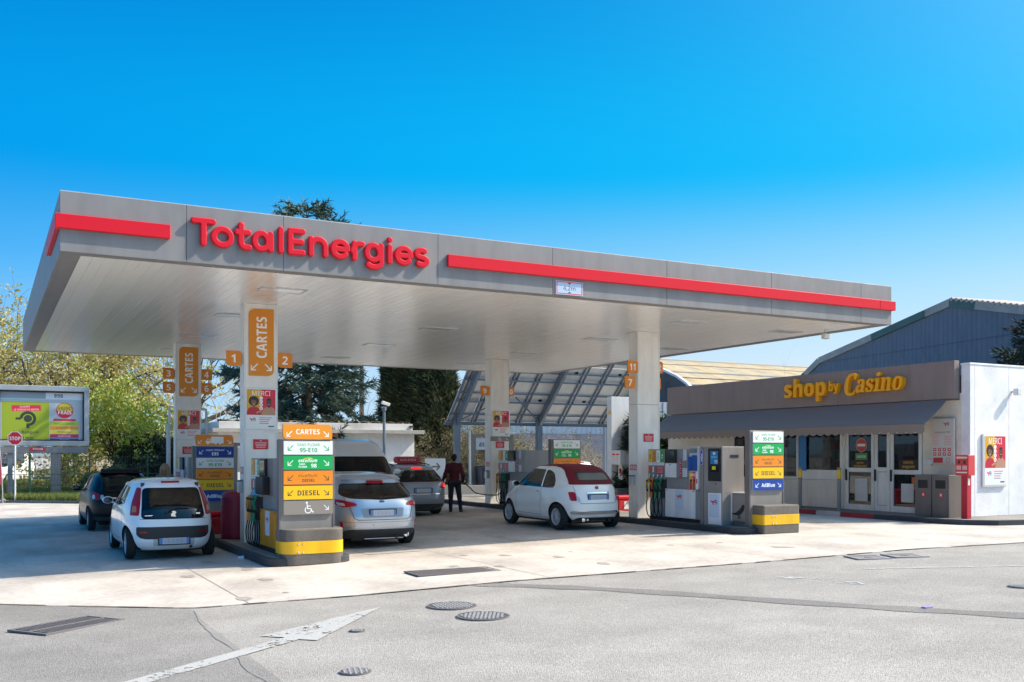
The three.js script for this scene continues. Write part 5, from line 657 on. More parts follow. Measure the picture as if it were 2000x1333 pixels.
// ---------------------------------------------------------------- cars: bodies from horizontal outlines, cut and hollowed
function pchip(xs, ys) { const n = xs.length, d = [], m = []; for (let i = 0; i < n - 1; i++) d.push((ys[i + 1] - ys[i]) / (xs[i + 1] - xs[i])); m[0] = d[0]; m[n - 1] = d[n - 2]; for (let i = 1; i < n - 1; i++) m[i] = d[i - 1] * d[i] <= 0 ? 0 : 2 / (1 / d[i - 1] + 1 / d[i]); return (x) => { x = clamp(x, xs[0], xs[n - 1]); let i = 0; while (i < n - 2 && x > xs[i + 1]) i++; const h = xs[i + 1] - xs[i], t = (x - xs[i]) / h; return ys[i] * (1 + 2 * t) * (1 - t) ** 2 + h * m[i] * t * (1 - t) ** 2 + ys[i + 1] * t * t * (3 - 2 * t) + h * m[i + 1] * t * t * (t - 1); }; }
function bodyShape(L, nDef) {
  const ys = L.map((l) => l[0]), f = [1, 2, 3].map((k) => pchip(ys, L.map((l) => l[k]))), nf = pchip(ys, L.map((l) => l[4] ?? nDef));
  const S = { y0: ys[0], y1: ys[ys.length - 1], w: f[0], zr: f[1], zf: f[2], n: nf };
  const zm = 0, cache = new Map();
  S.half = (y, dw = 0, dz = 0, yo = 0) => { // dense right half outline, rear centre to front centre
    const w = Math.max(.02, S.w(y + yo) - dw), zr = Math.max(zm + .02, S.zr(y + yo) - dz), zf = Math.min(zm - .02 + Math.min(0, 0), S.zf(y + yo) + dz), n = S.n(y), r = [];
    const zc = zr > .05 && zf < -.05 ? 0 : (zr + zf) / 2;
    for (let i = 0; i <= 200; i++) { const a = PI / 2 - PI * i / 200, c = Math.pow(Math.abs(Math.cos(a)), 2 / n), s = Math.pow(Math.abs(Math.sin(a)), 2 / n) * Math.sign(Math.sin(a)); r.push([w * c, zc + (s > 0 ? (zr - zc) * s : (zc - zf) * s)]); }
    r[0][0] = 0; r[200][0] = 0; const len = [0]; for (let i = 1; i <= 200; i++) len.push(len[i - 1] + Math.hypot(r[i][0] - r[i - 1][0], r[i][1] - r[i - 1][1])); return { r, len };
  };
  S.at = (h, t) => { t = clamp(t, 0, h.len[200]); let a = 0, b = 200; while (b - a > 1) { const m = (a + b) >> 1; if (h.len[m] <= t) a = m; else b = m; } const k = (t - h.len[a]) / (h.len[b] - h.len[a] || 1); return [lerp(h.r[a][0], h.r[b][0], k), lerp(h.r[a][1], h.r[b][1], k)]; };
  const hc = (y) => { const k = Math.round(y * 400); if (!cache.has(k)) cache.set(k, S.half(k / 400)); return cache.get(k); };
  const dims = (y) => { const w = S.w(y), zr = S.zr(y), zf = S.zf(y), n = S.n(y), zc = zr > .05 && zf < -.05 ? 0 : (zr + zf) / 2; return { w, zr, zf, n, zc }; };
  S.mapT = (t, y) => { const h = hc(y), p = S.at(h, Math.abs(t)); return V(Math.sign(t) * p[0], y, p[1]); };
  S.rear = (x, y) => { const d = dims(y); return V(x, y, d.zc + (d.zr - d.zc) * Math.pow(Math.max(0, 1 - Math.pow(Math.min(.9995, Math.abs(x) / d.w), d.n)), 1 / d.n)); };
  S.front = (x, y) => { const d = dims(y); return V(x, y, d.zc - (d.zc - d.zf) * Math.pow(Math.max(0, 1 - Math.pow(Math.min(.9995, Math.abs(x) / d.w), d.n)), 1 / d.n)); };
  S.side = (sg) => (z, y) => { const d = dims(y), e = z > d.zc ? (z - d.zc) / (d.zr - d.zc) : (d.zc - z) / (d.zc - d.zf); return V(sg * d.w * Math.pow(Math.max(0, 1 - Math.pow(Math.min(.9995, e), d.n)), 1 / d.n), y, z); };
  S.top = (x, z) => { let a = S.y0, b = S.y1; const inn = (y) => { const d = dims(y), e = z > d.zc ? (z - d.zc) / (d.zr - d.zc) : (d.zc - z) / (d.zc - d.zf); return Math.pow(Math.abs(x) / d.w, d.n) + Math.pow(Math.max(0, e), d.n) < 1; }; a = .8; for (let i = 0; i < 30; i++) { const m = (a + b) / 2; if (inn(m)) a = m; else b = m; } return V(x, a, z); };
  return S;
}
function loft(S, y0, y1, dw, dz, yo, nl = 76, m = 54) {
  const p = [], idx = [], N = 2 * m, ysq = []; for (let i = 0; i <= nl; i++) { const u = i / nl; ysq.push(lerp(y0, y1, u < .6 ? u * .75 / .6 * .9 : .675 + (u - .6) / .4 * .325)); }
  for (const y of ysq) { const h = S.half(y, dw, dz, yo), L = h.len[200]; for (let k = 0; k < N; k++) { const q = k <= m ? S.at(h, L * k / m) : S.at(h, L * (N - k) / m); p.push(k <= m ? (k % m === 0 ? 0 : q[0]) : -q[0], y, q[1]); } }
  for (let i = 0; i < nl; i++) for (let k = 0; k < N; k++) { const a = i * N + k, b = i * N + (k + 1) % N, c = a + N, d = b + N; idx.push(a, c, b, b, c, d); }
  const avg = (o) => { let z = 0; for (let k = 0; k < N; k++) z += p[(o + k) * 3 + 2]; return z / N; };
  const cb = p.length / 3; p.push(0, y0, avg(0)); const ct = cb + 1; p.push(0, y1 + .004, avg(nl * N)); for (let k = 0; k < N; k++) { idx.push(cb, k, (k + 1) % N); idx.push(ct, nl * N + (k + 1) % N, nl * N + k); }
  const g = new THREE.BufferGeometry(); g.setAttribute('position', new THREE.Float32BufferAttribute(p, 3)); g.setIndex(idx); g.computeVertexNormals();
  if (g.attributes.normal.getX(Math.floor(nl / 3) * N + Math.floor(m / 2)) < 0) { for (let i = 0; i < idx.length; i += 3) [idx[i], idx[i + 1]] = [idx[i + 1], idx[i]]; g.setIndex(idx); g.computeVertexNormals(); }
  return g;
}
const ev = new Evaluator(); ev.attributes = ['position', 'normal']; ev.useGroups = true;
// smooth a polygon's corners
const soft = (pts, r = .04) => { const o = []; pts.forEach((b, i) => { const a = pts[(i + pts.length - 1) % pts.length], c = pts[(i + 1) % pts.length], la = Math.hypot(a[0] - b[0], a[1] - b[1]), lc = Math.hypot(c[0] - b[0], c[1] - b[1]), k = Math.min(r, la * .45, lc * .45), p = [lerp(b[0], a[0], k / la), lerp(b[1], a[1], k / la)], q = [lerp(b[0], c[0], k / lc), lerp(b[1], c[1], k / lc)]; for (let j = 0; j <= 4; j++) { const t = j / 4; o.push([lerp(lerp(p[0], b[0], t), lerp(b[0], q[0], t), t), lerp(lerp(p[1], b[1], t), lerp(b[1], q[1], t), t)]); } }); return o; };
// skin following a surface map inside a polygon, raised by off, with a rim going down by skirt
function patch(map, poly, off, { nu = 14, nv = 12, skirt = .012, out } = {}) {
  let v0 = 1e9, v1 = -1e9; for (const q of poly) { v0 = Math.min(v0, q[1]); v1 = Math.max(v1, q[1]); }
  const rows = []; for (let j = 0; j <= nv; j++) { const s = j / nv, v = lerp(v0, v1, .5 - .5 * Math.cos(PI * (s * .96 + .02))); let a = 1e9, b = -1e9; for (let i = 0; i < poly.length; i++) { const p = poly[i], q = poly[(i + 1) % poly.length]; if ((p[1] - v) * (q[1] - v) <= 0 && p[1] !== q[1]) { const u = p[0] + (q[0] - p[0]) * (v - p[1]) / (q[1] - p[1]); a = Math.min(a, u); b = Math.max(b, u); } } if (b > a) rows.push([a, b, v]); }
  const P = [], idx = [], n = nu + 1; const nor = (u, v) => { const e = .004, A = map(u + e, v).sub(map(u - e, v)), B = map(u, v + e).sub(map(u, v - e)), c = A.cross(B).normalize(), p = map(u, v); const o = out ?? V(p.x, .25, p.z * .6); if (c.dot(o) < 0) c.negate(); return c; };
  const put = (u, v, o) => { const p = map(u, v).addScaledVector(nor(u, v), o); P.push(p.x, p.y, p.z); };
  rows.forEach(([a, b, v]) => { for (let i = 0; i <= nu; i++) put(lerp(a, b, i / nu), v, off); });
  const R = rows.length, face = (a, b, c) => idx.push(a, b, c);
  for (let j = 1; j < R; j++) for (let i = 1; i < n; i++) { const a = (j - 1) * n + i - 1, b = a + 1, c = j * n + i - 1, d = c + 1; face(a, b, c); face(b, d, c); }
  const A = V(P[0], P[1], P[2]), mid = Math.floor(R / 2) * n + (nu >> 1), g3 = (k) => V(P[3 * k], P[3 * k + 1], P[3 * k + 2]); const fn = g3(mid + 1).sub(g3(mid)).cross(g3(mid + n < R * n ? mid + n : mid - n).sub(g3(mid))); if (mid + n >= R * n) fn.negate();
  const flip = fn.dot(nor(lerp(rows[R >> 1][0], rows[R >> 1][1], .5), rows[R >> 1][2])) < 0; if (flip) for (let i = 0; i < idx.length; i += 3) [idx[i], idx[i + 1]] = [idx[i + 1], idx[i]];
  const top = new THREE.BufferGeometry(); top.setAttribute('position', new THREE.Float32BufferAttribute(P, 3)); top.setIndex(idx); top.computeVertexNormals();
  const list = [top];
  if (skirt) { const rim = []; for (let i = 0; i < nu; i++) rim.push([0, i]); for (let j = 0; j < R - 1; j++) rim.push([j, nu]); for (let i = nu; i > 0; i--) rim.push([R - 1, i]); for (let j = R - 1; j > 0; j--) rim.push([j, 0]); const q = [], id = []; rim.forEach(([j, i], k) => { const [a, b, v] = rows[j], u = lerp(a, b, i / nu), p1 = map(u, v), nn = nor(u, v); const t1 = p1.clone().addScaledVector(nn, off), t2 = p1.clone().addScaledVector(nn, off - skirt); q.push(t1.x, t1.y, t1.z, t2.x, t2.y, t2.z); const o = 2 * k, o2 = 2 * ((k + 1) % rim.length); id.push(o, o + 1, o2, o2, o + 1, o2 + 1); }); const s = new THREE.BufferGeometry(); s.setAttribute('position', new THREE.Float32BufferAttribute(q, 3)); s.setIndex(id); const s2 = s.toNonIndexed(); s2.computeVertexNormals(); list.push(s2); }
  return list;
}
function ribbon(map, pts, w, off = .0025) { // thin seam following the surface
  const fine = []; for (let i = 1; i < pts.length; i++) { const n = Math.max(2, Math.ceil(Math.hypot(pts[i][0] - pts[i - 1][0], pts[i][1] - pts[i - 1][1]) / .04)); for (let k = i > 1 ? 1 : 0; k <= n; k++) fine.push([lerp(pts[i - 1][0], pts[i][0], k / n), lerp(pts[i - 1][1], pts[i][1], k / n)]); }
  const P = [], idx = []; fine.forEach(([u, v], i) => { const a = fine[Math.max(0, i - 1)], b = fine[Math.min(fine.length - 1, i + 1)], d = Math.hypot(b[0] - a[0], b[1] - a[1]) || 1, nx = -(b[1] - a[1]) / d * w / 2, ny = (b[0] - a[0]) / d * w / 2; const e = .004, N = map(u + e, v).sub(map(u - e, v)).cross(map(u, v + e).sub(map(u, v - e))).normalize(), p = map(u, v); if (N.dot(V(p.x, .25, p.z * .6)) < 0) N.negate(); for (const s of [-1, 1]) { const q = map(u + s * nx, v + s * ny).addScaledVector(N, off); P.push(q.x, q.y, q.z); } if (i) { const o = 2 * i; idx.push(o - 2, o - 1, o, o - 1, o + 1, o); } });
  const g = new THREE.BufferGeometry(); g.setAttribute('position', new THREE.Float32BufferAttribute(P, 3)); g.setIndex(idx); g.computeVertexNormals(); return g;
}
const tintDark = mat([.16, .18, .19], .015, { transmission: 1, thickness: 0, ior: 1.5 }), tintMid = mat([.42, .46, .47], .015, { transmission: 1, thickness: 0 }), lining = mat([.030, .030, .032], .8), seatM = mat([.035, .035, .038], .9, { map: T.cloth });
const lampRed = mat([.42, .004, .010], .22), lampDeep = mat([.26, .004, .012], .1, { clearcoat: 1, clearcoatRoughness: .03 }), lampClear = mat([.62, .60, .60], .1, { clearcoat: 1, clearcoatRoughness: .03 }), lampOrange = mat([.62, .16, .03], .12, { clearcoat: 1, clearcoatRoughness: .03 });
const plateTex = printed(256, 56, (x, w, h) => { bg(x, w, h, '#c4cad2'); x.fillStyle = '#5f86c0'; x.fillRect(0, 0, 28, h); x.fillRect(w - 24, 0, 24, h); for (let i = 0; i < 26; i++) { x.fillStyle = 'rgba(110,112,120,' + (.10 + .22 * Math.abs(Math.sin(i * 1.7) * Math.cos(i * .6))) + ')'; x.fillRect(36 + i * 7.2, 6, 9, h - 12); } }, .35);
const tyreProfile = (r, w) => { const p = [[r * .66, -w * .40], [r * .80, -w * .5], [r * .93, -w * .48], [r * .985, -w * .38], [r, -w * .25], [r, w * .25], [r * .985, w * .38], [r * .93, w * .48], [r * .80, w * .5], [r * .66, w * .40]]; return new THREE.LatheGeometry(p.map((q) => new THREE.Vector2(...q)), 44).rotateZ(PI / 2); };
function wheel(t, x, z, r, w, spokes, rimM) { // axis along x, outer face away from the car
  const g = new THREE.Group(); g.name = 'wheel'; g.position.set(x, r, z); g.rotation.set(rr(0, 6), x > 0 ? 0 : PI, 0, 'YXZ'); t.add(g);
  obj('tyre', [tyreProfile(r, w)], M.rubber, g);
  const R = r * .66, l = [new THREE.LatheGeometry([[R * 1.02, -w * .4], [R * 1.02, w * .42], [R * .93, w * .44], [R * .90, w * .30], [R * .90, -w * .3]].map((q) => new THREE.Vector2(...q)), 40).rotateZ(-PI / 2), cyl([w * .1, 0, 0], [w * .36, 0, 0], R * .2, R * .17, 16)];
  for (let k = 0; k < spokes; k++) { const a = 2 * PI * k / spokes; for (const d of spokes > 6 ? [0] : [-.11, .11]) l.push(bx(w * .18, w * .33, R * .14, R * .93, -R * .055, R * .055, .004).rotateX(a + d)); }
  obj('rim', l, rimM, g); obj('rim_shade', [cyl([-w * .1, 0, 0], [w * .12, 0, 0], R * .92, R * .92, 30)], M.black, g); obj('brake_disc', [cyl([-.02, 0, 0], [.02, 0, 0], R * .7, R * .7, 24)], M.iron, g);  // black backing disc paints the shade seen between the spokes
}
function car(name, label, C, [x, y, z], turn = 0, category = 'car') {
  const t = thing(name, label, category, [x, y, z], turn); const S = bodyShape(C.levels, C.n); t.userData_S = undefined;
  const paint = C.paint; let A = new Brush(loft(S, S.y0, S.y1, 0, 0, 0), [paint]); A.geometry.clearGroups(); A.geometry.addGroup(0, A.geometry.index.count, 0); A.updateMatrixWorld();
  const cut = (geo, m) => { const g = geo.index ? geo : geo; for (const k of Object.keys(g.attributes)) if (k !== 'position' && k !== 'normal') g.deleteAttribute(k); g.clearGroups(); g.addGroup(0, g.index ? g.index.count : g.attributes.position.count, 0); const b = new Brush(g, [m]); b.updateMatrixWorld(); A = ev.evaluate(A, b, SUBTRACTION); A.updateMatrixWorld(); };
  cut(loft(S, C.cav, S.y1 - .045, .05, .06, .04, 40, 40), lining);
  const trim = M.black;
  const prism = (poly, axis, a, b) => { const g = new THREE.ExtrudeGeometry(shapeOf(poly), { depth: b - a, bevelEnabled: false }); g.translate(0, 0, a); if (axis === 'x') g.rotateY(PI / 2).scale(1, 1, -1); return g; };
  const W = C.windows;
  if (W.rear) cut(prism(W.rear, 'z', .35, 4), trim);
  if (W.front) cut(prism(W.front, 'z', -4, C.frontCut ?? -.1), trim);
  for (const w of W.side) { const g = new THREE.ExtrudeGeometry(shapeOf(w), { depth: 4, bevelEnabled: false }).translate(0, 0, -2).rotateY(-PI / 2); cut(g, trim); } // (u,v) -> (z = u, y = v)
  for (const az of [C.axR, C.axF]) for (const s of [-1, 1]) cut(cyl([s * (S.w(.4) - .27), C.r, az], [s * 1.4, C.r, az], C.r + .05, C.r + .05, 40), M.black);
  if (C.lower) cut(C.lower, M.darkPlastic);
  const G = A.geometry, ms = [].concat(A.material), names = new Map([[paint, 'body_shell'], [lining, 'cabin_lining'], [trim, 'window_trim'], [M.darkPlastic, 'under_trim']]);
  const nonIdx = G.index ? G.toNonIndexed() : G; const by = new Map(); for (const gr of G.groups) { const m = ms[gr.materialIndex]; if (!by.has(m)) by.set(m, []); by.get(m).push(gr); }
  for (const [m, grs] of by) { let n = 0; for (const q of grs) n += q.count; const p = new Float32Array(n * 3), nn = new Float32Array(n * 3); let o = 0; for (const q of grs) { p.set(nonIdx.attributes.position.array.subarray(q.start * 3, (q.start + q.count) * 3), o); nn.set(nonIdx.attributes.normal.array.subarray(q.start * 3, (q.start + q.count) * 3), o); o += q.count * 3; } const g = new THREE.BufferGeometry(); g.setAttribute('position', new THREE.BufferAttribute(p, 3)); g.setAttribute('normal', new THREE.BufferAttribute(nn, 3)); g.setAttribute('uv', new THREE.BufferAttribute(new Float32Array(n * 2), 2)); if (n) obj(names.get(m) ?? 'body_shell', [g], m, t); }
  // glass
  if (W.rear) obj('rear_window', patch(S.rear, W.rear, -.012, { skirt: 0, out: V(0, .2, 1) }), C.tintR ?? tintDark, t);
  if (W.front) obj('windscreen', patch(S.front, W.front, -.012, { skirt: 0, out: V(0, .2, -1) }), C.tintF ?? tintMid, t);
  for (const w of W.side) for (const s of [-1, 1]) obj('side_window', patch(S.side(s), w, -.012, { skirt: 0, out: V(s, .2, 0) }), C.tintS ?? tintDark, t);
  // interior
  const sy = C.seatY ?? .62; for (const s of [-1, 1]) { const q = s * .36; obj('seat', [bx(q - .24, q + .24, sy - .3, sy + .36, .02 + C.seatZ, .16 + C.seatZ, .05).rotateX(0), bx(q - .24, q + .24, sy - .3, sy - .14, C.seatZ - .5, C.seatZ + .05, .05)], seatM, t); obj('headrest', [bx(q - .12, q + .12, sy + .40, sy + .59, .07 + C.seatZ, .16 + C.seatZ, .04)], seatM, t); if (C.rearSeat) { obj('headrest', [bx(q - .12, q + .12, sy + .34, sy + .47, C.rearSeat, C.rearSeat + .09, .04)], seatM, t); } }
  if (C.rearSeat) obj('rear_seat', [bx(-.56, .56, sy - .25, sy + .33, C.rearSeat, C.rearSeat + .14, .05)], seatM, t);
  obj('dashboard', [bx(-.66, .66, .62 + (C.dashY ?? 0), .92 + (C.dashY ?? 0), C.dash - .25, C.dash + .1, .06)], lining, t); obj('mirror_inside', [bx(-.12, .12, 1.24 + (C.dashY ?? 0), 1.31 + (C.dashY ?? 0), C.dash + .33, C.dash + .36, .015)], M.black, t);
  for (const az of [C.axR, C.axF]) for (const s of [-1, 1]) wheel(t, s * (C.track / 2), az, C.r, C.tw ?? .18, C.spokes ?? 10, C.rim ?? rimM);
  obj('underbody', [bx(-.55, .55, .14, .22, S.zf(.3) + .35, S.zr(.3) - .25, .02), cyl([.3, .22, S.zr(.4) - .5], [.3, .22, S.zr(.4) - .05], .03)], M.black, t);
  obj('number_plate', [bx(-.285, .285, C.plateY - .075, C.plateY + .075, S.rear(0, C.plateY).z - .01, S.rear(0, C.plateY).z + .012, .006)], M.darkPlastic, t); rectPlate('plate_print', .52, .11, .004, plateTex, M.white, t, [0, C.plateY, S.rear(0, C.plateY).z + .013]);
  for (const s of [-1, 1]) { const mz = C.mirrorZ, my = C.mirrorY ?? .98, mx = S.side(s)(mz, my).x; obj('door_mirror', [new THREE.SphereGeometry(.1, 20, 12).scale(1.05, .72, .7).translate(mx + s * .13, my + .03, mz), bar([mx - s * .02, my - .04, mz - .02], [mx + s * .1, my, mz], .05, .03)], C.mirrorM ?? paint, t); obj('mirror_glass', [new THREE.SphereGeometry(.085, 16, 10).scale(1, .7, .12).translate(mx + s * .13, my + .03, mz + .066)], M.glassDark, t); }
  t.S = S; const R = { t, S }; delete t.S; return R;
}
const rimM = mat([.62, .63, .65], .3, { metalness: .4 });
const both = (f) => [...f(1), ...f(-1)];
const seams = (t, S, lines) => obj('panel_gap', lines, mat([.02, .02, .022], .7), t);
const wiper = (t, S, x0, y0, x1, y1) => { const a = S.rear(x0, y0), b = S.rear(x1, y1), m = S.rear((x0 + x1) / 2, Math.max(y0, y1) + .0); obj('wiper', [tube([[a.x, a.y, a.z + .025], [m.x, m.y + .01, m.z + .022], [b.x, b.y, b.z + .015]], .011, 16, 6), cyl([a.x, a.y, a.z - .02], [a.x, a.y, a.z + .035], .022)], M.black, t); };
const whiteP = mat([.92, .92, .92], .28, { clearcoat: 1, clearcoatRoughness: .04 }), creamP = mat([.93, .91, .85], .25, { clearcoat: 1, clearcoatRoughness: .04 }), silverP = mat([.55, .60, .66], .26, { metalness: .55, clearcoat: 1, clearcoatRoughness: .04, map: T.flake }), steelP = mat([.27, .295, .34], .34, { metalness: .4, clearcoat: 1, clearcoatRoughness: .04, map: T.flake }), blackP = mat([.006, .006, .008], .3, { specularIntensity: .5, clearcoat: .1, clearcoatRoughness: .06 });
{ // small white hatchback, near left
  const { t, S } = car('white_hatchback', 'small white hatchback with tall triangular tail lights, nearest car on the left', {
    n: 4.2, paint: whiteP, cav: .5, r: .282, axR: 1.165, axF: -1.175, track: 1.40, tw: .17, seatZ: -.05, rearSeat: .78, dash: -.72, plateY: .34, mirrorZ: -.62, tintR: tintDark, tintS: tintMid,
    levels: [[.17, .70, 1.58, -1.6], [.25, .775, 1.67, -1.68], [.36, .805, 1.71, -1.71], [.5, .815, 1.715, -1.715], [.62, .815, 1.71, -1.69], [.75, .81, 1.675, -1.6], [.88, .80, 1.63, -1.42], [.97, .785, 1.585, -1.1], [1.04, .765, 1.545, -.9], [1.2, .695, 1.44, -.5], [1.32, .64, 1.345, -.22], [1.385, .60, 1.26, -.05], [1.43, .54, 1.1, .1], [1.457, .42, .85, .25], [1.468, .26, .6, .35]],
    windows: { rear: soft([[-.565, .74], [.565, .74], [.50, 1.30], [-.50, 1.30]], .09), front: soft([[-.60, 1.03], [.60, 1.03], [.50, 1.34], [-.50, 1.34]], .06), side: [soft([[-.55, .98], [.12, .95], [.12, 1.33], [-.12, 1.33]], .04), soft([[.18, .95], [.93, .99], [.80, 1.30], [.18, 1.33]], .05)] },
  }, [3.05, gY(3.05) + .006, -20.4]);
  for (const s of [-1, 1]) { const tl = obj('tail_light', patch((u, v) => S.mapT(s * u, v), soft([[.615, .80], [.86, .80], [.80, 1.02], [.68, 1.30], [.545, 1.30], [.575, 1.0]], .03), .008, { out: V(s * .5, .1, 1) }), lampRed, t); obj('indicator', patch((u, v) => S.mapT(s * u, v), soft([[.66, .86], [.78, .86], [.765, .97], [.655, .97]], .03), .012, { out: V(s * .5, .1, 1) }), lampOrange, tl); obj('rear_reflector', patch(S.rear, soft([[s * .52 - .06, .485], [s * .52 + .06, .485], [s * .52 + .06, .52], [s * .52 - .06, .52]], .01), .012, { out: V(0, 0, 1) }), lampRed, t); }
  obj('bumper_strip', patch((u, v) => S.mapT(u, v), soft([[-.68, .46], [-.60, .40], [-.46, .375], [-.30, .45], [.30, .45], [.46, .375], [.60, .40], [.68, .46], [.68, .60], [-.68, .60]], .03), .005, { nu: 40 }), M.darkPlastic, t);
  obj('plate_recess', patch(S.rear, soft([[-.36, .25], [.36, .25], [.36, .425], [-.36, .425]], .03), .002, { skirt: 0 }), mat([.55, .56, .57], .4), t);
  obj('high_brake_light', patch(S.rear, soft([[-.16, 1.385], [.16, 1.385], [.16, 1.405], [-.16, 1.405]], .006), .02, { skirt: .02, out: V(0, .6, 1) }), lampRed, t);
  obj('hinge', both((s) => [bx(s * .48 - .03, s * .48 + .03, 1.30, 1.385, S.rear(.48, 1.34).z - .06, S.rear(.48, 1.34).z + .018, .01)]), M.darkPlastic, t);
  obj('tailgate_panel', [...patch(S.rear, soft([[-.55, .755], [.55, .755], [.535, .91], [-.535, .91]], .05), -.006, { skirt: 0, out: V(0, .2, 1) })], M.glassDark, t);
  wiper(t, S, -.13, .86, .26, .925); const e = S.rear(0, .83); obj('badge', [extr(shapeOf([[-.045, -.05], [-.01, -.045], [.01, -.055], [.04, -.05], [.02, -.01], [.045, .02], [.03, .045], [-.005, .055], [-.035, .04], [-.02, .015], [-.05, 0]]), .012, 0).translate(0, .83, e.z + .0)], M.chrome, t); obj('model_badge', [bx(-.5, -.36, .795, .81, S.rear(-.43, .8).z - .005, S.rear(-.43, .8).z + .006), bx(.40, .47, .815, .84, S.rear(.44, .83).z - .005, S.rear(.44, .83).z + .006)], M.chrome, t);
  seams(t, S, [...[-1, 1].flatMap((s) => [ribbon(S.side(s), [[-.62, .40], [-.62, .97]], .01), ribbon(S.side(s), [[.15, .34], [.15, .95]], .01), ribbon(S.side(s), [[.86, .62], [.78, .95]], .01), ribbon(S.side(s), [[-.62, .36], [.15, .33], [.7, .36]], .008)]), ribbon((u, v) => S.mapT(u, v), [[-.60, .74], [.60, .74]], .008)]);
  obj('door_handle', both((s) => { const q = S.side(s)(.02, .86); return [bx(q.x - .015, q.x + .015, .84, .875, -.07, .09, .01)]; }), whiteP, t); obj('antenna', [cyl([0, 1.45, .1], [0, 1.62, .32], .006)], M.black, t);
}
{ // black hatchback further on
  const { t, S } = car('black_hatchback', 'black hatchback with an open sunroof standing behind the white hatchback', {
    n: 4.4, paint: blackP, cav: .5, r: .29, axR: 1.2, axF: -1.17, track: 1.42, seatZ: -.02, rearSeat: .85, dash: -.78, plateY: .43, mirrorZ: -.66, tintR: tintMid, tintS: tintMid, tintF: mat([.7, .74, .74], .015, { transmission: 1, thickness: 0 }),
    levels: [[.18, .72, 1.68, -1.68], [.3, .795, 1.77, -1.76], [.45, .822, 1.80, -1.8], [.65, .828, 1.795, -1.76], [.82, .82, 1.75, -1.6], [.95, .80, 1.70, -1.25], [1.04, .77, 1.63, -.98], [1.22, .69, 1.47, -.62], [1.34, .63, 1.34, -.36], [1.40, .575, 1.2, -.18], [1.435, .48, 1.0, 0], [1.455, .34, .7, .15]],
    windows: { rear: soft([[-.58, .99], [.58, .99], [.51, 1.34], [-.51, 1.34]], .07), front: soft([[-.60, 1.05], [.60, 1.05], [.50, 1.35], [-.50, 1.35]], .06), side: [soft([[-.6, .99], [.22, .97], [.22, 1.35], [-.2, 1.35]], .04), soft([[.28, .97], [1.0, 1.0], [.85, 1.32], [.28, 1.35]], .05)] },
  }, [3.08, gY(3.05) + .006, -28.05]);
  for (const s of [-1, 1]) { const l = obj('tail_light', patch((u, v) => S.mapT(s * u, v), soft([[.56, .77], [.86, .77], [.84, .96], [.74, .98], [.56, .93]], .04), .008, { out: V(s * .5, .1, 1) }), lampRed, t); obj('lamp_lens', patch((u, v) => S.mapT(s * u, v), soft([[.70, .80], [.80, .80], [.80, .9], [.70, .9]], .04), .013, { out: V(s * .5, .1, 1) }), lampClear, l); obj('lamp_lens', patch((u, v) => S.mapT(s * u, v), soft([[.46, .79], [.55, .79], [.54, .9], [.47, .9]], .03), .009, { out: V(s * .5, .1, 1) }), lampClear, l); }
  obj('spoiler', [bx(-.5, .5, 1.43, 1.47, .62, 1.22, .015), bx(-.47, .47, 1.47, 1.545, .95, 1.06, .02)], M.black, t); obj('lower_bumper', patch((u, v) => S.mapT(u, v), soft([[-.86, .26], [.86, .26], [.86, .36], [-.86, .36]], .02), .006, { nu: 30 }), M.darkPlastic, t); const e = S.rear(0, .9); obj('badge', [extr(shapeOf([[0, -.05], [.035, 0], [0, .05], [-.035, 0]]), .01, 0).translate(0, .9, e.z)], M.chrome, t);
  seams(t, S, [ribbon((u, v) => S.mapT(u, v), [[-.58, .93], [-.56, .7], [-.45, .6], [.45, .6], [.56, .7], [.58, .93]], .01), ...[-1, 1].flatMap((s) => [ribbon(S.side(s), [[.25, .36], [.25, .97]], .01)])]); obj('tailgate_trim', patch(S.rear, soft([[-.3, .80], [.3, .80], [.3, .835], [-.3, .835]], .01), .004), M.chrome, t); wiper(t, S, .05, 1.0, .42, 1.04);
  obj('roof_trim', [bx(-.13, .13, 1.37, 1.39, S.rear(0, 1.38).z - .02, S.rear(0, 1.38).z + .01, .006)], lampDeep, t);
}
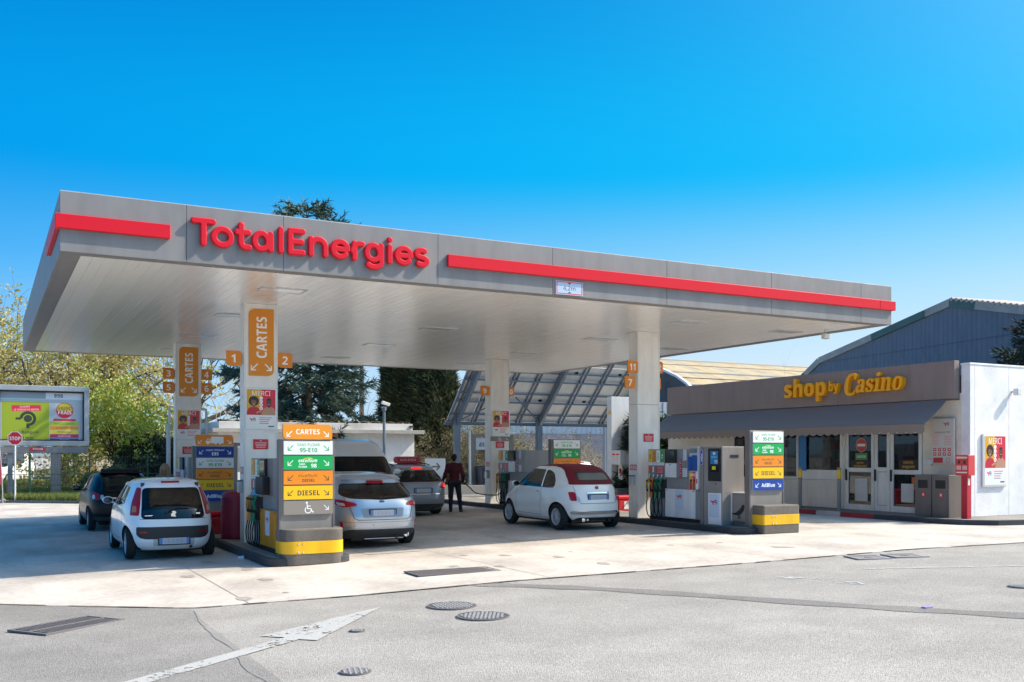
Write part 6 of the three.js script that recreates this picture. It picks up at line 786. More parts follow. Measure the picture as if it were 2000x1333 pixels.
{ // silver hatchback beside the near island
  const { t, S } = car('silver_hatchback', 'shiny silver hatchback with wide red tail lights right of the nearest sign', {
    n: 5, paint: silverP, cav: .55, r: .325, axR: 1.33, axF: -1.37, track: 1.585, tw: .2, seatZ: -.1, rearSeat: .85, dash: -.95, plateY: .70, mirrorZ: -.72, tintR: tintDark,
    levels: [[.2, .80, 2.06, -2.05], [.32, .875, 2.15, -2.14], [.45, .90, 2.185, -2.18], [.6, .912, 2.19, -2.18], [.72, .915, 2.165, -2.12], [.84, .912, 2.13, -1.95], [.95, .895, 2.08, -1.55], [1.02, .865, 2.03, -1.2], [1.1, .815, 1.955, -.95], [1.25, .735, 1.74, -.62], [1.37, .655, 1.50, -.3], [1.43, .58, 1.28, -.1], [1.462, .46, 1.0, .1], [1.476, .3, .7, .2]],
    windows: { rear: soft([[-.62, .98], [-.76, 1.04], [-.66, 1.27], [.66, 1.27], [.76, 1.04], [.62, .98], [0, .945]], .06), front: soft([[-.66, 1.05], [.66, 1.05], [.54, 1.38], [-.54, 1.38]], .06), side: [soft([[-.75, 1.02], [.1, 1.0], [.1, 1.36], [-.3, 1.36]], .04), soft([[.15, 1.0], [1.2, 1.03], [1.0, 1.28], [.15, 1.36]], .05)] },
  }, [6.86, gY(6.86) + .006, -20.25]);
  for (const s of [-1, 1]) { const l = obj('tail_light', patch((u, v) => S.mapT(s * u, v), soft([[.50, .84], [.78, .81], [1.02, .86], [1.06, .965], [.80, .95], [.53, .895]], .03), .009, { nu: 24, out: V(s * .5, .1, 1) }), lampRed, t); obj('lamp_lens', patch((u, v) => S.mapT(s * u, v), soft([[.74, .835], [.93, .85], [.97, .905], [.76, .885]], .02), .014, { nu: 18, out: V(s * .5, .1, 1) }), lampClear, l); obj('rear_reflector', patch((u, v) => S.mapT(s * u, v), soft([[.82, .40], [.89, .40], [.90, .53], [.83, .53]], .02), .008, { out: V(s * .5, 0, 1) }), lampRed, t); }
  obj('spoiler', patch(S.rear, soft([[-.62, 1.30], [.62, 1.30], [.56, 1.385], [-.56, 1.385]], .03), .05, { skirt: .06, out: V(0, .7, 1) }), silverP, t); obj('high_brake_light', patch(S.rear, soft([[-.17, 1.272], [.17, 1.272], [.17, 1.292], [-.17, 1.292]], .006), .03, { skirt: .04, out: V(0, .3, 1) }), lampRed, t);
  obj('diffuser', patch((u, v) => S.mapT(u, v), soft([[-.98, .20], [.98, .20], [.92, .30], [.70, .38], [-.70, .38], [-.92, .30]], .05), .008, { nu: 40 }), M.darkPlastic, t); obj('exhaust', [new THREE.TorusGeometry(.045, .012, 10, 24).translate(.52, .26, S.rear(.52, .26).z + .015), cyl([.52, .26, S.rear(.52, .26).z - .1], [.52, .26, S.rear(.52, .26).z + .004], .04)], M.chrome, t); obj('skid_bar', [bx(-.35, .45, .185, .205, S.rear(0, .22).z - .02, S.rear(0, .22).z + .02, .006)], M.steel, t);
  obj('plate_recess', patch(S.rear, soft([[-.40, .61], [.40, .61], [.44, .79], [-.44, .79]], .03), .003, { skirt: 0 }), mat([.28, .30, .33], .4, { metalness: .4 }), t); const e = S.rear(0, .92); obj('badge', [new THREE.SphereGeometry(.06, 18, 8).scale(1, .45, .2).translate(0, .915, e.z + .004)], mat([.02, .06, .2], .1, { clearcoat: 1 }), t);
  seams(t, S, [ribbon((u, v) => S.mapT(u, v), [[-.76, 1.0], [-.66, .82], [-.58, .60], [-.5, .565], [.5, .565], [.58, .60], [.66, .82], [.76, 1.0]], .011), ribbon((u, v) => S.mapT(u, v), [[-.95, .545], [-.6, .52], [.6, .52], [.95, .545]], .006), ...[-1, 1].flatMap((s) => [ribbon(S.side(s), [[.12, .36], [.12, 1.0]], .01), ribbon(S.side(s), [[1.72, .42], [1.68, .8]], .01)])]); wiper(t, S, .0, .985, .36, 1.0);
  obj('sensor', [-.55, -.2, .2, .55].map((x) => cyl([x, .47, S.rear(x, .47).z - .01], [x, .47, S.rear(x, .47).z + .004], .014, .014, 10)), mat([.3, .32, .35], .4), t);
}
{ // steel grey driving school estate
  const { t, S } = car('driving_school_car', 'blue-grey estate car with a red driving school roof sign being refuelled by the man', {
    n: 5, paint: steelP, cav: .55, r: .32, axR: 1.31, axF: -1.42, track: 1.56, tw: .2, seatZ: -.1, rearSeat: .8, dash: -1.0, plateY: .74, mirrorZ: -.75,
    levels: [[.2, .80, 2.17, -2.15], [.32, .87, 2.25, -2.24], [.5, .90, 2.29, -2.28], [.68, .902, 2.28, -2.22], [.82, .90, 2.25, -2.0], [.95, .885, 2.21, -1.6], [1.03, .85, 2.15, -1.25], [1.25, .74, 1.92, -.68], [1.37, .66, 1.75, -.35], [1.43, .58, 1.55, -.12], [1.462, .46, 1.2, .1], [1.476, .3, .8, .2]],
    windows: { rear: soft([[-.72, .98], [.72, .98], [.63, 1.30], [-.63, 1.30]], .06), front: soft([[-.66, 1.06], [.66, 1.06], [.54, 1.38], [-.54, 1.38]], .06), side: [soft([[-.75, 1.02], [.1, 1.0], [.1, 1.36], [-.3, 1.36]], .04), soft([[.15, 1.0], [.95, 1.0], [.95, 1.34], [.15, 1.36]], .04), soft([[1.0, 1.0], [1.55, 1.04], [1.4, 1.3], [1.0, 1.34]], .04)] },
  }, [10.87, gY(10.87) + .006, -27.75]);
  for (const s of [-1, 1]) { const l = obj('tail_light', patch((u, v) => S.mapT(s * u, v), soft([[.52, .80], [1.0, .80], [1.02, .955], [.60, .955]], .03), .009, { nu: 22, out: V(s * .5, .1, 1) }), lampDeep, t); for (let k = 0; k < 3; k++) obj('light_bar', patch((u, v) => S.mapT(s * u, v), [[.66 + k * .1, .82], [.70 + k * .1, .82], [.73 + k * .1, .94], [.69 + k * .1, .94]], .014, { nu: 3, nv: 4, out: V(s * .5, .1, 1) }), mat([.75, .03, .02], .2, { emissive: '#ff1a0a', emissiveIntensity: s > 0 ? 1.2 : .6 }), l); }
  obj('high_brake_light', patch(S.rear, soft([[-.15, 1.345], [.15, 1.345], [.15, 1.37], [-.15, 1.37]], .006), .02, { skirt: .03, out: V(0, .5, 1) }), mat([.8, .02, .01], .2, { emissive: '#ff1208', emissiveIntensity: 1.5 }), t);
  obj('lower_bumper', patch((u, v) => S.mapT(u, v), soft([[-.98, .22], [.98, .22], [.98, .36], [-.98, .36]], .04), .007, { nu: 36 }), M.darkPlastic, t); obj('trim_strip', patch(S.rear, soft([[-.5, .625], [.5, .625], [.5, .655], [-.5, .655]], .01), .006), M.chrome, t); seams(t, S, [ribbon((u, v) => S.mapT(u, v), [[-.72, .97], [-.62, .62], [.62, .62], [.72, .97]], .01), ribbon(S.side(1), [[.12, .36], [.12, 1.0]], .01)]);
  obj('roof_rail', both((s) => [tube([[s * .56, 1.43, -.4], [s * .57, 1.48, -.1], [s * .57, 1.48, 1.1], [s * .56, 1.44, 1.4]], .016, 24, 6)]), M.black, t);
  const rs = thing('roof_sign', 'red rounded driving school sign on the roof of the blue-grey estate', 'sign', [11.0, gY(10.87) + 1.48, -27.0]); obj('body', [extr(rrect(-.42, 0, .42, .2, .09), .12, .03).translate(0, .02, -.06)], mat([.55, .02, .05], .3, { clearcoat: 1 }), rs); rectPlate('print', .66, .1, .003, printed(200, 32, (x, w, h) => { bg(x, w, h, '#a3182a'); txt(x, 'AUTO-ECOLE', 100, 17, 26, '#e8b8b8', { w: 180 }); }), M.red, rs, [0, .12, .061]); obj('foot', [bx(-.3, .3, -.012, .02, -.05, .05)], M.black, rs);
  const st = S.side(1)(.95, .82); obj('fuel_flap', [bx(st.x - .01, st.x + .03, .74, .90, .88, .9)], steelP, t);
}
{ // white city car with red fabric roof
  const { t, S } = car('city_car', 'cream white city car with a dark red fabric roof and chrome bumper trim', {
    n: 4.1, tintS2: 1, paint: creamP, cav: .55, r: .295, axR: 1.15, axF: -1.15, track: 1.42, tw: .19, seatZ: -.02, rearSeat: .72, dash: -.78, plateY: .745, mirrorZ: -.63, mirrorY: .99, spokes: 14, tintR: mat([.42, .50, .48], .015, { transmission: 1, thickness: 0 }), tintS: tintDark,
    levels: [[.2, .70, 1.60, -1.6], [.3, .78, 1.71, -1.70], [.45, .812, 1.77, -1.77], [.58, .818, 1.77, -1.75], [.72, .813, 1.735, -1.66], [.84, .80, 1.695, -1.5], [.94, .785, 1.66, -1.28], [1.02, .765, 1.63, -1.08, 3.7], [1.1, .735, 1.575, -.9, 4], [1.22, .685, 1.47, -.64, 4], [1.33, .635, 1.345, -.40, 4], [1.41, .58, 1.16, -.2, 4], [1.458, .49, .88, .0, 3.8], [1.483, .33, .55, .1, 3.5]],
    windows: { rear: soft([[-.40, 1.13], [.40, 1.13], [.37, 1.30], [-.37, 1.30]], .05), front: soft([[-.60, 1.06], [.60, 1.06], [.48, 1.37], [-.48, 1.37]], .06), side: [soft([[-.74, 1.0], [.46, .955], [.44, 1.375], [-.1, 1.39], [-.36, 1.32]], .05), soft([[.52, .955], [1.02, .975], [1.0, 1.12], [.86, 1.28], [.70, 1.345], [.50, 1.372]], .06)] },
  }, [12.36, gY(12.36) + .006, -20.55]);
  const redF = mat([.24, .014, .024], .85, { map: T.cloth });
  obj('fabric_roof', [...patch((u, v) => S.top(u, v), soft([[-.44, -.18], [.44, -.18], [.48, .3], [.49, .9], [.47, 1.14], [-.47, 1.14], [-.49, .9], [-.48, .3]], .03), .016, { nu: 30, nv: 36, skirt: .03, out: V(0, 1, .2) }), ...patch(S.rear, soft([[-.60, 1.035], [.60, 1.035], [.56, 1.25], [.50, 1.425], [-.50, 1.425], [-.56, 1.25]], .03), .015, { nu: 30, nv: 20, skirt: .03, out: V(0, .6, 1) })], redF, t);
  obj('window_surround', patch(S.rear, soft([[-.43, 1.11], [.43, 1.11], [.40, 1.32], [-.40, 1.32]], .05), .016, { out: V(0, .4, 1), skirt: .006 }), M.black, t); obj('rear_window', patch(S.rear, soft([[-.40, 1.13], [.40, 1.13], [.36, 1.285], [-.36, 1.285]], .05), .020, { out: V(0, .4, 1), skirt: .003 }), mat([.10, .125, .12], .03, { clearcoat: 1 }), t);
  for (const s of [-1, 1]) { const l = obj('tail_light', patch((u, v) => S.mapT(s * u, v), soft([[.545, .67], [.70, .67], [.73, .87], [.565, .87]], .04), .012, { out: V(s * .5, .1, 1) }), lampRed, t); obj('lamp_lens', patch((u, v) => S.mapT(s * u, v), soft([[.46, .67], [.54, .67], [.545, .77], [.50, .77]], .03), .012, { out: V(s * .5, .1, 1) }), lampClear, l); }
  obj('chrome_bumper', patch((u, v) => S.mapT(u, v), soft([[-.68, .37], [.68, .37], [.72, .405], [.68, .44], [-.68, .44], [-.72, .405]], .03), .018, { nu: 40, skirt: .02 }), M.chrome, t); obj('chrome_handle', patch(S.rear, soft([[-.30, .83], [.30, .83], [.30, .86], [-.30, .86]], .012), .02, { skirt: .022 }), M.chrome, t); const e = S.rear(0, .965); obj('badge', [new THREE.CylinderGeometry(.045, .045, .02, 24).rotateX(PI / 2).translate(0, .96, e.z + .004)], mat([.28, .05, .07], .2, { clearcoat: 1, metalness: .3 }), t);
  obj('exhaust', [cyl([-.36, .235, 1.52], [-.36, .235, S.zr(.25) + .01], .045, .045, 20), cyl([-.25, .235, 1.52], [-.25, .235, S.zr(.25) + .01], .03)], M.chrome, t); obj('lower_valance', patch((u, v) => S.mapT(u, v), soft([[-.6, .21], [.6, .21], [.5, .29], [-.5, .29]], .04), .004, { nu: 30 }), M.darkPlastic, t);
  seams(t, S, [ribbon((u, v) => S.mapT(u, v), [[-.58, 1.0], [-.53, .68], [-.45, .61], [.45, .61], [.53, .68], [.58, 1.0]], .009), ...[-1, 1].flatMap((s) => [ribbon(S.side(s), [[-.72, .35], [-.74, .93]], .009), ribbon(S.side(s), [[.47, .33], [.49, .96]], .009), ribbon(S.side(s), [[-.72, .33], [.47, .31]], .008)])]); obj('door_handle', both((s) => { const q = S.side(s)(.34, .86); return [bx(q.x - .018, q.x + .018, .85, .875, .26, .41, .008)]; }), M.chrome, t);
  obj('belt_trim', both((s) => [ribbon(S.side(s), [[-.66, .985], [1.0, .955]], .012, .004)]), M.black, t);
}
{ // big white van facing us
  const { t, S } = car('white_van', 'tall white panel van facing the camera behind the silver hatchback', {
    n: 5.5, paint: mat([.84, .85, .85], .3, { clearcoat: 1, clearcoatRoughness: .05 }), cav: .7, r: .34, axR: 1.55, axF: -1.65, track: 1.66, tw: .22, seatZ: -.75, dash: -1.55, dashY: .35, seatY: .95, plateY: .5, mirrorZ: -1.4, mirrorY: 1.3, frontCut: -.5, tintF: mat([.16, .18, .18], .015, { transmission: 1, thickness: 0 }),
    levels: [[.25, .88, 2.4, -2.36], [.45, .955, 2.48, -2.47], [.7, .972, 2.5, -2.48], [.9, .975, 2.5, -2.42], [1.03, .972, 2.5, -2.28], [1.13, .968, 2.5, -2.0], [1.22, .96, 2.5, -1.78], [1.5, .925, 2.49, -1.48], [1.78, .875, 2.47, -1.18], [1.9, .85, 2.45, -1.0], [2.05, .81, 2.42, -.72], [2.15, .75, 2.36, -.42], [2.21, .62, 2.2, -.1], [2.235, .42, 1.9, .15]],
    windows: { rear: null, front: soft([[-.85, 1.15], [.85, 1.15], [.76, 1.74], [-.76, 1.74]], .09), side: [soft([[-1.45, 1.22], [-.62, 1.2], [-.62, 1.74], [-1.0, 1.74]], .05)] },
  }, [9.08, gY(8.95) + .006, -26.9], PI, 'van');
  for (const s of [-1, 1]) obj('headlight', patch((u, v) => S.side(s)(u, v), soft([[-2.28, .82], [-1.95, .88], [-1.92, 1.08], [-2.2, 1.0]], .04), .01, { out: V(s, .2, -1) }), lampClear, t);
  obj('grille', patch(S.front, soft([[-.6, .5], [.6, .5], [.55, .8], [-.55, .8]], .04), .008, { out: V(0, 0, -1) }), M.darkPlastic, t); obj('bumper', patch(S.front, soft([[-.8, .28], [.8, .28], [.8, .46], [-.8, .46]], .03), .02, { out: V(0, 0, -1), skirt: .03 }), M.darkPlastic, t);
  obj('wiper', [tube([[-.3, 1.22, S.front(-.3, 1.22).z - .02], [.2, 1.26, S.front(.2, 1.26).z - .02], [.6, 1.3, S.front(.6, 1.3).z - .02]], .01, 12, 5), tube([[.3, 1.22, S.front(.3, 1.22).z - .02], [-.2, 1.25, S.front(-.2, 1.25).z - .02], [-.55, 1.27, S.front(-.55, 1.27).z - .02]], .01, 12, 5)], M.black, t);
  const b = thing('beacon', 'small amber beacon on a bracket on the roof of the white van', 'beacon', [8.55, gY(8.95) + 2.235, -26.3]); obj('bracket', [bx(-.7, .02, .03, .06, -.02, .02), bx(-.06, .06, -.01, .03, -.05, .05)], M.black, b); obj('lens', [cyl([0, .062, 0], [0, .15, 0], .085, .06, 18)], mat([.62, .17, .02], .15, { clearcoat: 1 }), b); const an = obj('antenna', [cyl([.25, 0, .1], [.02, .32, .2], .006)], M.black, b);
}
{ const src = scene.children.find((o) => o.name === 'white_van'), c = src.clone(); c.name = numbered('white_van'); c.position.set(1.4, -.3, -78); c.rotation.y = .5; scene.add(c); c.userData = { label: 'white van parked far away behind the tree trunks on the left', category: 'van' }; }
{ // copy of the white hatchback, mostly hidden
  const src = scene.children.find((o) => o.name === 'white_hatchback'), c = src.clone(); c.name = numbered('white_hatchback'); c.position.set(18.0, gY(18) + .006, -29.8); scene.add(c); c.userData = { label: 'white car almost hidden behind the cream car with the red roof', category: 'car' };
}
// ---------------------------------------------------------------- people: smooth bodies from tapered bones
function fieldMesh(bones, cell, k = .03) { // bones: [ax,ay,az, ar, bx,by,bz, br]
  let lo = V(9, 9, 9), hi = V(-9, -9, -9); for (const b of bones) { lo.min(V(Math.min(b[0] - b[3], b[4] - b[7]), Math.min(b[1] - b[3], b[5] - b[7]), Math.min(b[2] - b[3], b[6] - b[7]))); hi.max(V(Math.max(b[0] + b[3], b[4] + b[7]), Math.max(b[1] + b[3], b[5] + b[7]), Math.max(b[2] + b[3], b[6] + b[7]))); }
  const c = lo.clone().add(hi).multiplyScalar(.5), half = hi.clone().sub(lo), H = Math.max(half.x, half.y, half.z) / 2 + 4 * cell, N = Math.min(150, Math.ceil(2 * H / cell)), mc = new MarchingCubes(N, M.white, false, false, 220000); mc.reset(); mc.isolation = 0; const f = mc.field; f.fill(-1);
  const hs = N / 2, P = (i) => (i - hs) / hs * H; const ext = half.clone().multiplyScalar(.5).addScalar(3 * cell);
  for (let z = 0; z < N; z++) { const pz = P(z); if (Math.abs(pz) > ext.z) continue; for (let y = 0; y < N; y++) { const py = P(y); if (Math.abs(py) > ext.y) continue; for (let x = 0; x < N; x++) { const px = P(x); if (Math.abs(px) > ext.x) continue; const X = px + c.x, Y = py + c.y, Z = pz + c.z; let d = 1e9; for (const b of bones) { const ex = b[4] - b[0], ey = b[5] - b[1], ez = b[6] - b[2], l = ex * ex + ey * ey + ez * ez || 1e-9, t = clamp(((X - b[0]) * ex + (Y - b[1]) * ey + (Z - b[2]) * ez) / l, 0, 1), q = Math.hypot(X - b[0] - ex * t, Y - b[1] - ey * t, (Z - b[2] - ez * t) * (b[8] ?? 1)) - lerp(b[3], b[7], t); if (d > 1e8) d = q; else { const kk = Math.min(k, 1), h = clamp(.5 + .5 * (q - d) / kk, 0, 1); d = lerp(q, d, h) - kk * h * (1 - h); } } f[z * N * N + y * N + x] = -d; } } }
  mc.update(); const n = mc.count, p = new Float32Array(n * 3), nn = new Float32Array(n * 3); for (let i = 0; i < n; i++) { p[3 * i] = mc.positionArray[3 * i] * H + c.x; p[3 * i + 1] = mc.positionArray[3 * i + 1] * H + c.y; p[3 * i + 2] = mc.positionArray[3 * i + 2] * H + c.z; }
  const g = new THREE.BufferGeometry(); g.setAttribute('position', new THREE.BufferAttribute(p, 3)); nn.set(mc.normalArray.subarray(0, n * 3)); g.setAttribute('normal', new THREE.BufferAttribute(nn, 3)); return g;
}
const skin = mat([.36, .20, .14], .55), B = (a, ra, b, rb, s) => [...a, ra, ...b, rb, s];
function handBones(w, dir, s, curl) { // wrist, direction of the hand, side of the thumb
  const d = V(...dir).normalize(), up = V(0, 0, 1), sd = d.clone().cross(up).normalize().multiplyScalar(s), r = []; const q = (k, e, f = 0) => V(...w).addScaledVector(d, k).addScaledVector(sd, e).addScaledVector(up, f).toArray();
  r.push(B(q(0, 0), .024, q(.06, .012), .026), B(q(.0, 0), .024, q(.065, -.014), .024)); [[-.030, .062], [-.011, .076], [.010, .072], [.029, .058]].forEach(([e, L]) => { r.push(B(q(.07, e), .0095, q(.07 + L * .5, e, -curl * .3), .009)); r.push(B(q(.07 + L * .5, e, -curl * .3), .009, q(.07 + L * .8, e, -curl), .008)); }); r.push(B(q(.02, .03), .012, q(.055, .055, -curl * .4), .0105), B(q(.055, .055, -curl * .4), .0105, q(.085, .058, -curl), .009)); return r;
}
function person(label, J, pos, turn, C) {
  const t = thing('person', label, 'person', pos, turn), lim = (a, b, ra, rb) => B(J[a], ra, J[b], rb);
  const head = [B([J.head[0], J.head[1] + .03, J.head[2] + .012], .088, [J.head[0], J.head[1] - .06, J.head[2] - .01], .066), B([J.head[0], J.head[1] - .09, J.head[2] - .03], .045, [J.head[0], J.head[1] - .02, J.head[2] - .07], .05), B([J.head[0], J.head[1] - .02, J.head[2] - .095], .014, [J.head[0], J.head[1] - .035, J.head[2] - .108], .014), ...[-1, 1].map((s) => B([J.head[0] + s * .085, J.head[1] - .02, J.head[2] + .01], .014, [J.head[0] + s * .09, J.head[1] + .015, J.head[2] + .015], .016)), B(J.neck, .052, [J.head[0], J.head[1] - .06, J.head[2] + .01], .05)];
  const torso = (e) => [B(J.chest, .145 + e, J.belly, .135 + e, 1.25), B(J.shL, .062 + e, J.shR, .062 + e, 1), B(J.neck, .055 + e * .5, J.chest, .12 + e, 1.1), B(J.belly, .12 + e, J.pelvis, .135 + e, 1.15), B([J.shL[0] * .6, J.shL[1] - .1, J.shL[2]], .10 + e, [J.shR[0] * .6, J.shR[1] - .1, J.shR[2]], .10 + e, 1.2)];
  const arm = (s, e) => [lim('sh' + s, 'el' + s, .056 + e, .042 + e), lim('el' + s, 'wr' + s, .042 + e, .028 + e)], leg = (s, e) => [lim('hip' + s, 'kn' + s, .088 + e, .056 + e), lim('kn' + s, 'an' + s, .056 + e, .038 + e)];
  const hands = [fieldMesh(handBones(J.wrL, J.hdL, 1, .035), .006, .008), fieldMesh(handBones(J.wrR, J.hdR, -1, .035), .006, .008)];
  obj('body', [fieldMesh([...torso(-.01), ...arm('L', -.006), ...arm('R', -.006), ...leg('L', -.006), ...leg('R', -.006), lim('neck', 'neck', .052, .052)], .016, .04), fieldMesh(head, .008, .02), ...hands], skin, t);
  obj('sweater', [fieldMesh([...torso(.014), ...arm('L', .014), ...arm('R', .014)], .014, .045)], C.top, t);
  obj('trousers', [fieldMesh([B([J.pelvis[0], J.pelvis[1] + .06, J.pelvis[2]], .128, J.pelvis, .135, 1.15), B([J.hipL[0], J.hipL[1], J.hipL[2] + .02], .10, [J.hipR[0], J.hipR[1], J.hipR[2] + .02], .10), ...leg('L', .016), ...leg('R', .016)], .014, .03)], C.legs, t);
  for (const s of ['L', 'R']) { const a = J['an' + s]; obj('shoe', [fieldMesh([B([a[0], .045, a[2] + .04], .043, [a[0] * 1.15, .04, a[2] - .15], .036), B([a[0], .09, a[2]], .042, [a[0], .05, a[2] + .02], .045)], .012, .03)], M.black, t); }
  const h = J.head; obj('hair', [fieldMesh(C.long ? [B([h[0], h[1] + .05, h[2] + .02], .096, [h[0], h[1] + .0, h[2] + .04], .09), ...[-1, 1].map((s) => B([h[0] + s * .075, h[1] + .02, h[2] + .0], .045, [h[0] + s * .09, h[1] - .27, h[2] - .02], .035)), B([h[0], h[1], h[2] + .06], .07, [h[0], h[1] - .25, h[2] + .07], .06)] : [B([h[0], h[1] + .055, h[2] + .012], .088, [h[0], h[1] + .045, h[2] + .03], .088), B([h[0], h[1] + .01, h[2] + .045], .07, [h[0], h[1] - .035, h[2] + .05], .055)], .009, .03)], C.hair, t);
  for (const s of [-1, 1]) obj('eye', [new THREE.SphereGeometry(.011, 10, 8).translate(h[0] + s * .032, h[1] - .005, h[2] - .082)], M.paint, t);
  return t;
}
{
  const J = { head: [.0, 1.60, .0], neck: [.0, 1.45, .01], chest: [.0, 1.27, .0], belly: [.01, 1.05, -.01], pelvis: [.01, .93, .0], shL: [-.175, 1.385, .0], shR: [.175, 1.385, .01], elL: [-.265, 1.12, .0], wrL: [-.35, .92, -.14], hdL: [-.4, -.3, -.7], elR: [.265, 1.12, .05], wrR: [.255, .91, -.10], hdR: [-.1, -.5, -.6], hipL: [-.085, .87, 0], hipR: [.105, .87, 0], knL: [-.10, .48, -.02], knR: [.155, .48, -.01], anL: [-.10, .09, .02], anR: [.2, .09, .04] };
  const px = 12.36, pz = -26.65, gp = gY(12.36) + .008;
  person('man in a dark red sweater and navy trousers refuelling, seen from behind', J, [px, gp, pz], -YAW, { top: mat([.105, .012, .018], .9, { map: T.cloth }), legs: mat([.022, .026, .045], .9, { map: T.cloth }), hair: mat([.012, .010, .009], .8) });
  const w = (l) => { const c = Math.cos(-YAW), s = Math.sin(-YAW); return [px + l[0] * c + l[2] * s, gp + l[1], pz - l[0] * s + l[2] * c]; };
  const hs = thing('fuel_hose', 'black fuel hose running from the pump past the man to the grey estate car', 'hose', [0, 0, 0]); const hand = w([.22, .90, -.17]), hl = w([-.38, .90, -.22]);
  obj('hose', [tube([[11.80, .80, -26.95], [hl[0], hl[1], hl[2]], w([-.2, .84, -.26]), w([0, .83, -.28]), hand, w([.45, .74, -.1]), [13.2, .56, -26.85], [13.8, .48, -26.95], [14.05, .50, -27.0], [14.16, .62, -27.0]], .017, 70, 8)], M.rubber, hs); obj('nozzle', [bar([11.78, .83, -26.93], hl, .045, .06), cyl([11.70, .83, -26.9], [11.8, .84, -26.94], .014)], nozzleCol[2], hs);
  const K = { head: [.0, 1.53, -.03], neck: [.0, 1.38, .0], chest: [.0, 1.2, .0], belly: [.0, 1.0, .0], pelvis: [.0, .89, .0], shL: [-.155, 1.31, .0], shR: [.155, 1.31, .0], elL: [-.21, 1.06, .02], wrL: [-.13, .96, -.2], hdL: [.2, -.2, -.8], elR: [.21, 1.06, .02], wrR: [.13, .96, -.2], hdR: [-.2, -.2, -.8], hipL: [-.085, .83, 0], hipR: [.085, .83, 0], knL: [-.09, .46, 0], knR: [.09, .46, 0], anL: [-.09, .09, .03], anR: [.09, .09, .03] };
  person('blonde woman in a grey-pink top looking down behind the white hatchback', K, [4.0, gY(3.8) + .006, -25.9], PI - YAW + .15, { top: mat([.24, .20, .19], .9, { map: T.cloth }), legs: mat([.06, .07, .10], .9), hair: mat([.34, .22, .10], .7), long: true });
}
// ---------------------------------------------------------------- trees and plants
class Wood { constructor() { this.p = []; this.n = []; this.i = []; }
  seg(a, b, ra, rb, k = 6) { const d = b.clone().sub(a).normalize(), u = Math.abs(d.y) < .9 ? V(0, 1, 0) : V(1, 0, 0), x = u.cross(d).normalize(), y = d.clone().cross(x), o = this.p.length / 3; for (let e = 0; e < 2; e++) for (let j = 0; j < k; j++) { const t = 2 * PI * j / k, nx = x.x * Math.cos(t) + y.x * Math.sin(t), ny = x.y * Math.cos(t) + y.y * Math.sin(t), nz = x.z * Math.cos(t) + y.z * Math.sin(t), c = e ? b : a, r = e ? rb : ra; this.p.push(c.x + nx * r, c.y + ny * r, c.z + nz * r); this.n.push(nx, ny, nz); } for (let j = 0; j < k; j++) { const q = o + j, w = o + (j + 1) % k; this.i.push(q, w, q + k, w, w + k, q + k); } }
  geo() { const g = new THREE.BufferGeometry(); g.setAttribute('position', new THREE.Float32BufferAttribute(this.p, 3)); g.setAttribute('normal', new THREE.Float32BufferAttribute(this.n, 3)); g.setIndex(this.i); return g; } }
const rv = (s) => V(rr(-s, s), rr(-s, s), rr(-s, s));
function grow(W, a, d, L, r, lv, tips, o) { // crooked branch, returns tips
  const n = lv > 2 ? 6 : lv > 0 ? 4 : 3; let p = a.clone(), q = d.clone().normalize(); const k = lv > 2 ? 8 : lv > 1 ? 6 : lv > 0 ? 4 : 3;
  for (let i = 0; i < n; i++) { const b = p.clone().addScaledVector(q, L / n), ra = r * (1 - .5 * i / n), rb = r * (1 - .5 * (i + 1) / n); W.seg(p, b, ra, rb, k); if (lv <= (o.leafLv ?? 1)) tips.push([b, q.clone(), lv]); if (lv > 0 && (i >= (lv > 2 ? 2 : 1))) { const c = o.kids ?? 2; for (let s = 0; s < c; s++) if (rnd() < (o.prob ?? .85)) { const e = q.clone().multiplyScalar(o.fwd ?? .55).add(rv(.9)).add(V(0, o.up ?? .12, 0)).normalize(); grow(W, b, e, L * rr(.5, .75), rb * rr(.45, .62), lv - 1, tips, o); } } p = b; q.add(rv(o.crook ?? .3)).add(V(0, (o.bend ?? .05), 0)).normalize(); }
}
const leafCard = (w, h, n, s = 1) => { const l = []; for (let i = 0; i < n; i++) { const g = new THREE.BufferGeometry(); g.setAttribute('position', new THREE.Float32BufferAttribute([0, 0, 0, w / 2, h * .5, .1 * h, 0, h, 0, 0, 0, 0, 0, h, 0, -w / 2, h * .5, .1 * h], 3)); g.computeVertexNormals(); g.setAttribute('uv', new THREE.Float32BufferAttribute(new Float32Array(12), 2)); g.rotateX(rr(-1.4, 1.4)).rotateY(rr(0, 6.28)).rotateZ(rr(-1.4, 1.4)).translate(...rv(s * h).toArray()); l.push(g); } return mergeGeometries(l); };
function leaves(t, list, geo, m, cols, [s0, s1], name = 'crown') { // list of points
  const I = new THREE.InstancedMesh(geo, m, list.length), M4 = new THREE.Matrix4(), Q = new THREE.Quaternion(), E = new THREE.Euler(), c = new THREE.Color(); list.forEach((e, i) => { const s = rr(s0, s1); if (e.q) Q.copy(e.q); else Q.setFromEuler(E.set(rr(0, 6.28), rr(0, 6.28), rr(0, 6.28))); M4.compose(e.p ?? e, Q, V(s, s, s)); I.setMatrixAt(i, M4); const k = rnd(), a = cols[Math.floor(rnd() * cols.length)]; c.setRGB(a[0] * lerp(.75, 1.25, k), a[1] * lerp(.75, 1.25, k), a[2] * lerp(.75, 1.25, k)); I.setColorAt(i, c); });
  I.name = name; I.castShadow = I.receiveShadow = true; I.userData.kind = 'stuff'; t.add(I); return I;
}
const leafMat = mat([1, 1, 1], .7, { side: THREE.DoubleSide, transmission: .5, thickness: 0 }), needleMat = mat([1, 1, 1], .8, { side: THREE.DoubleSide });
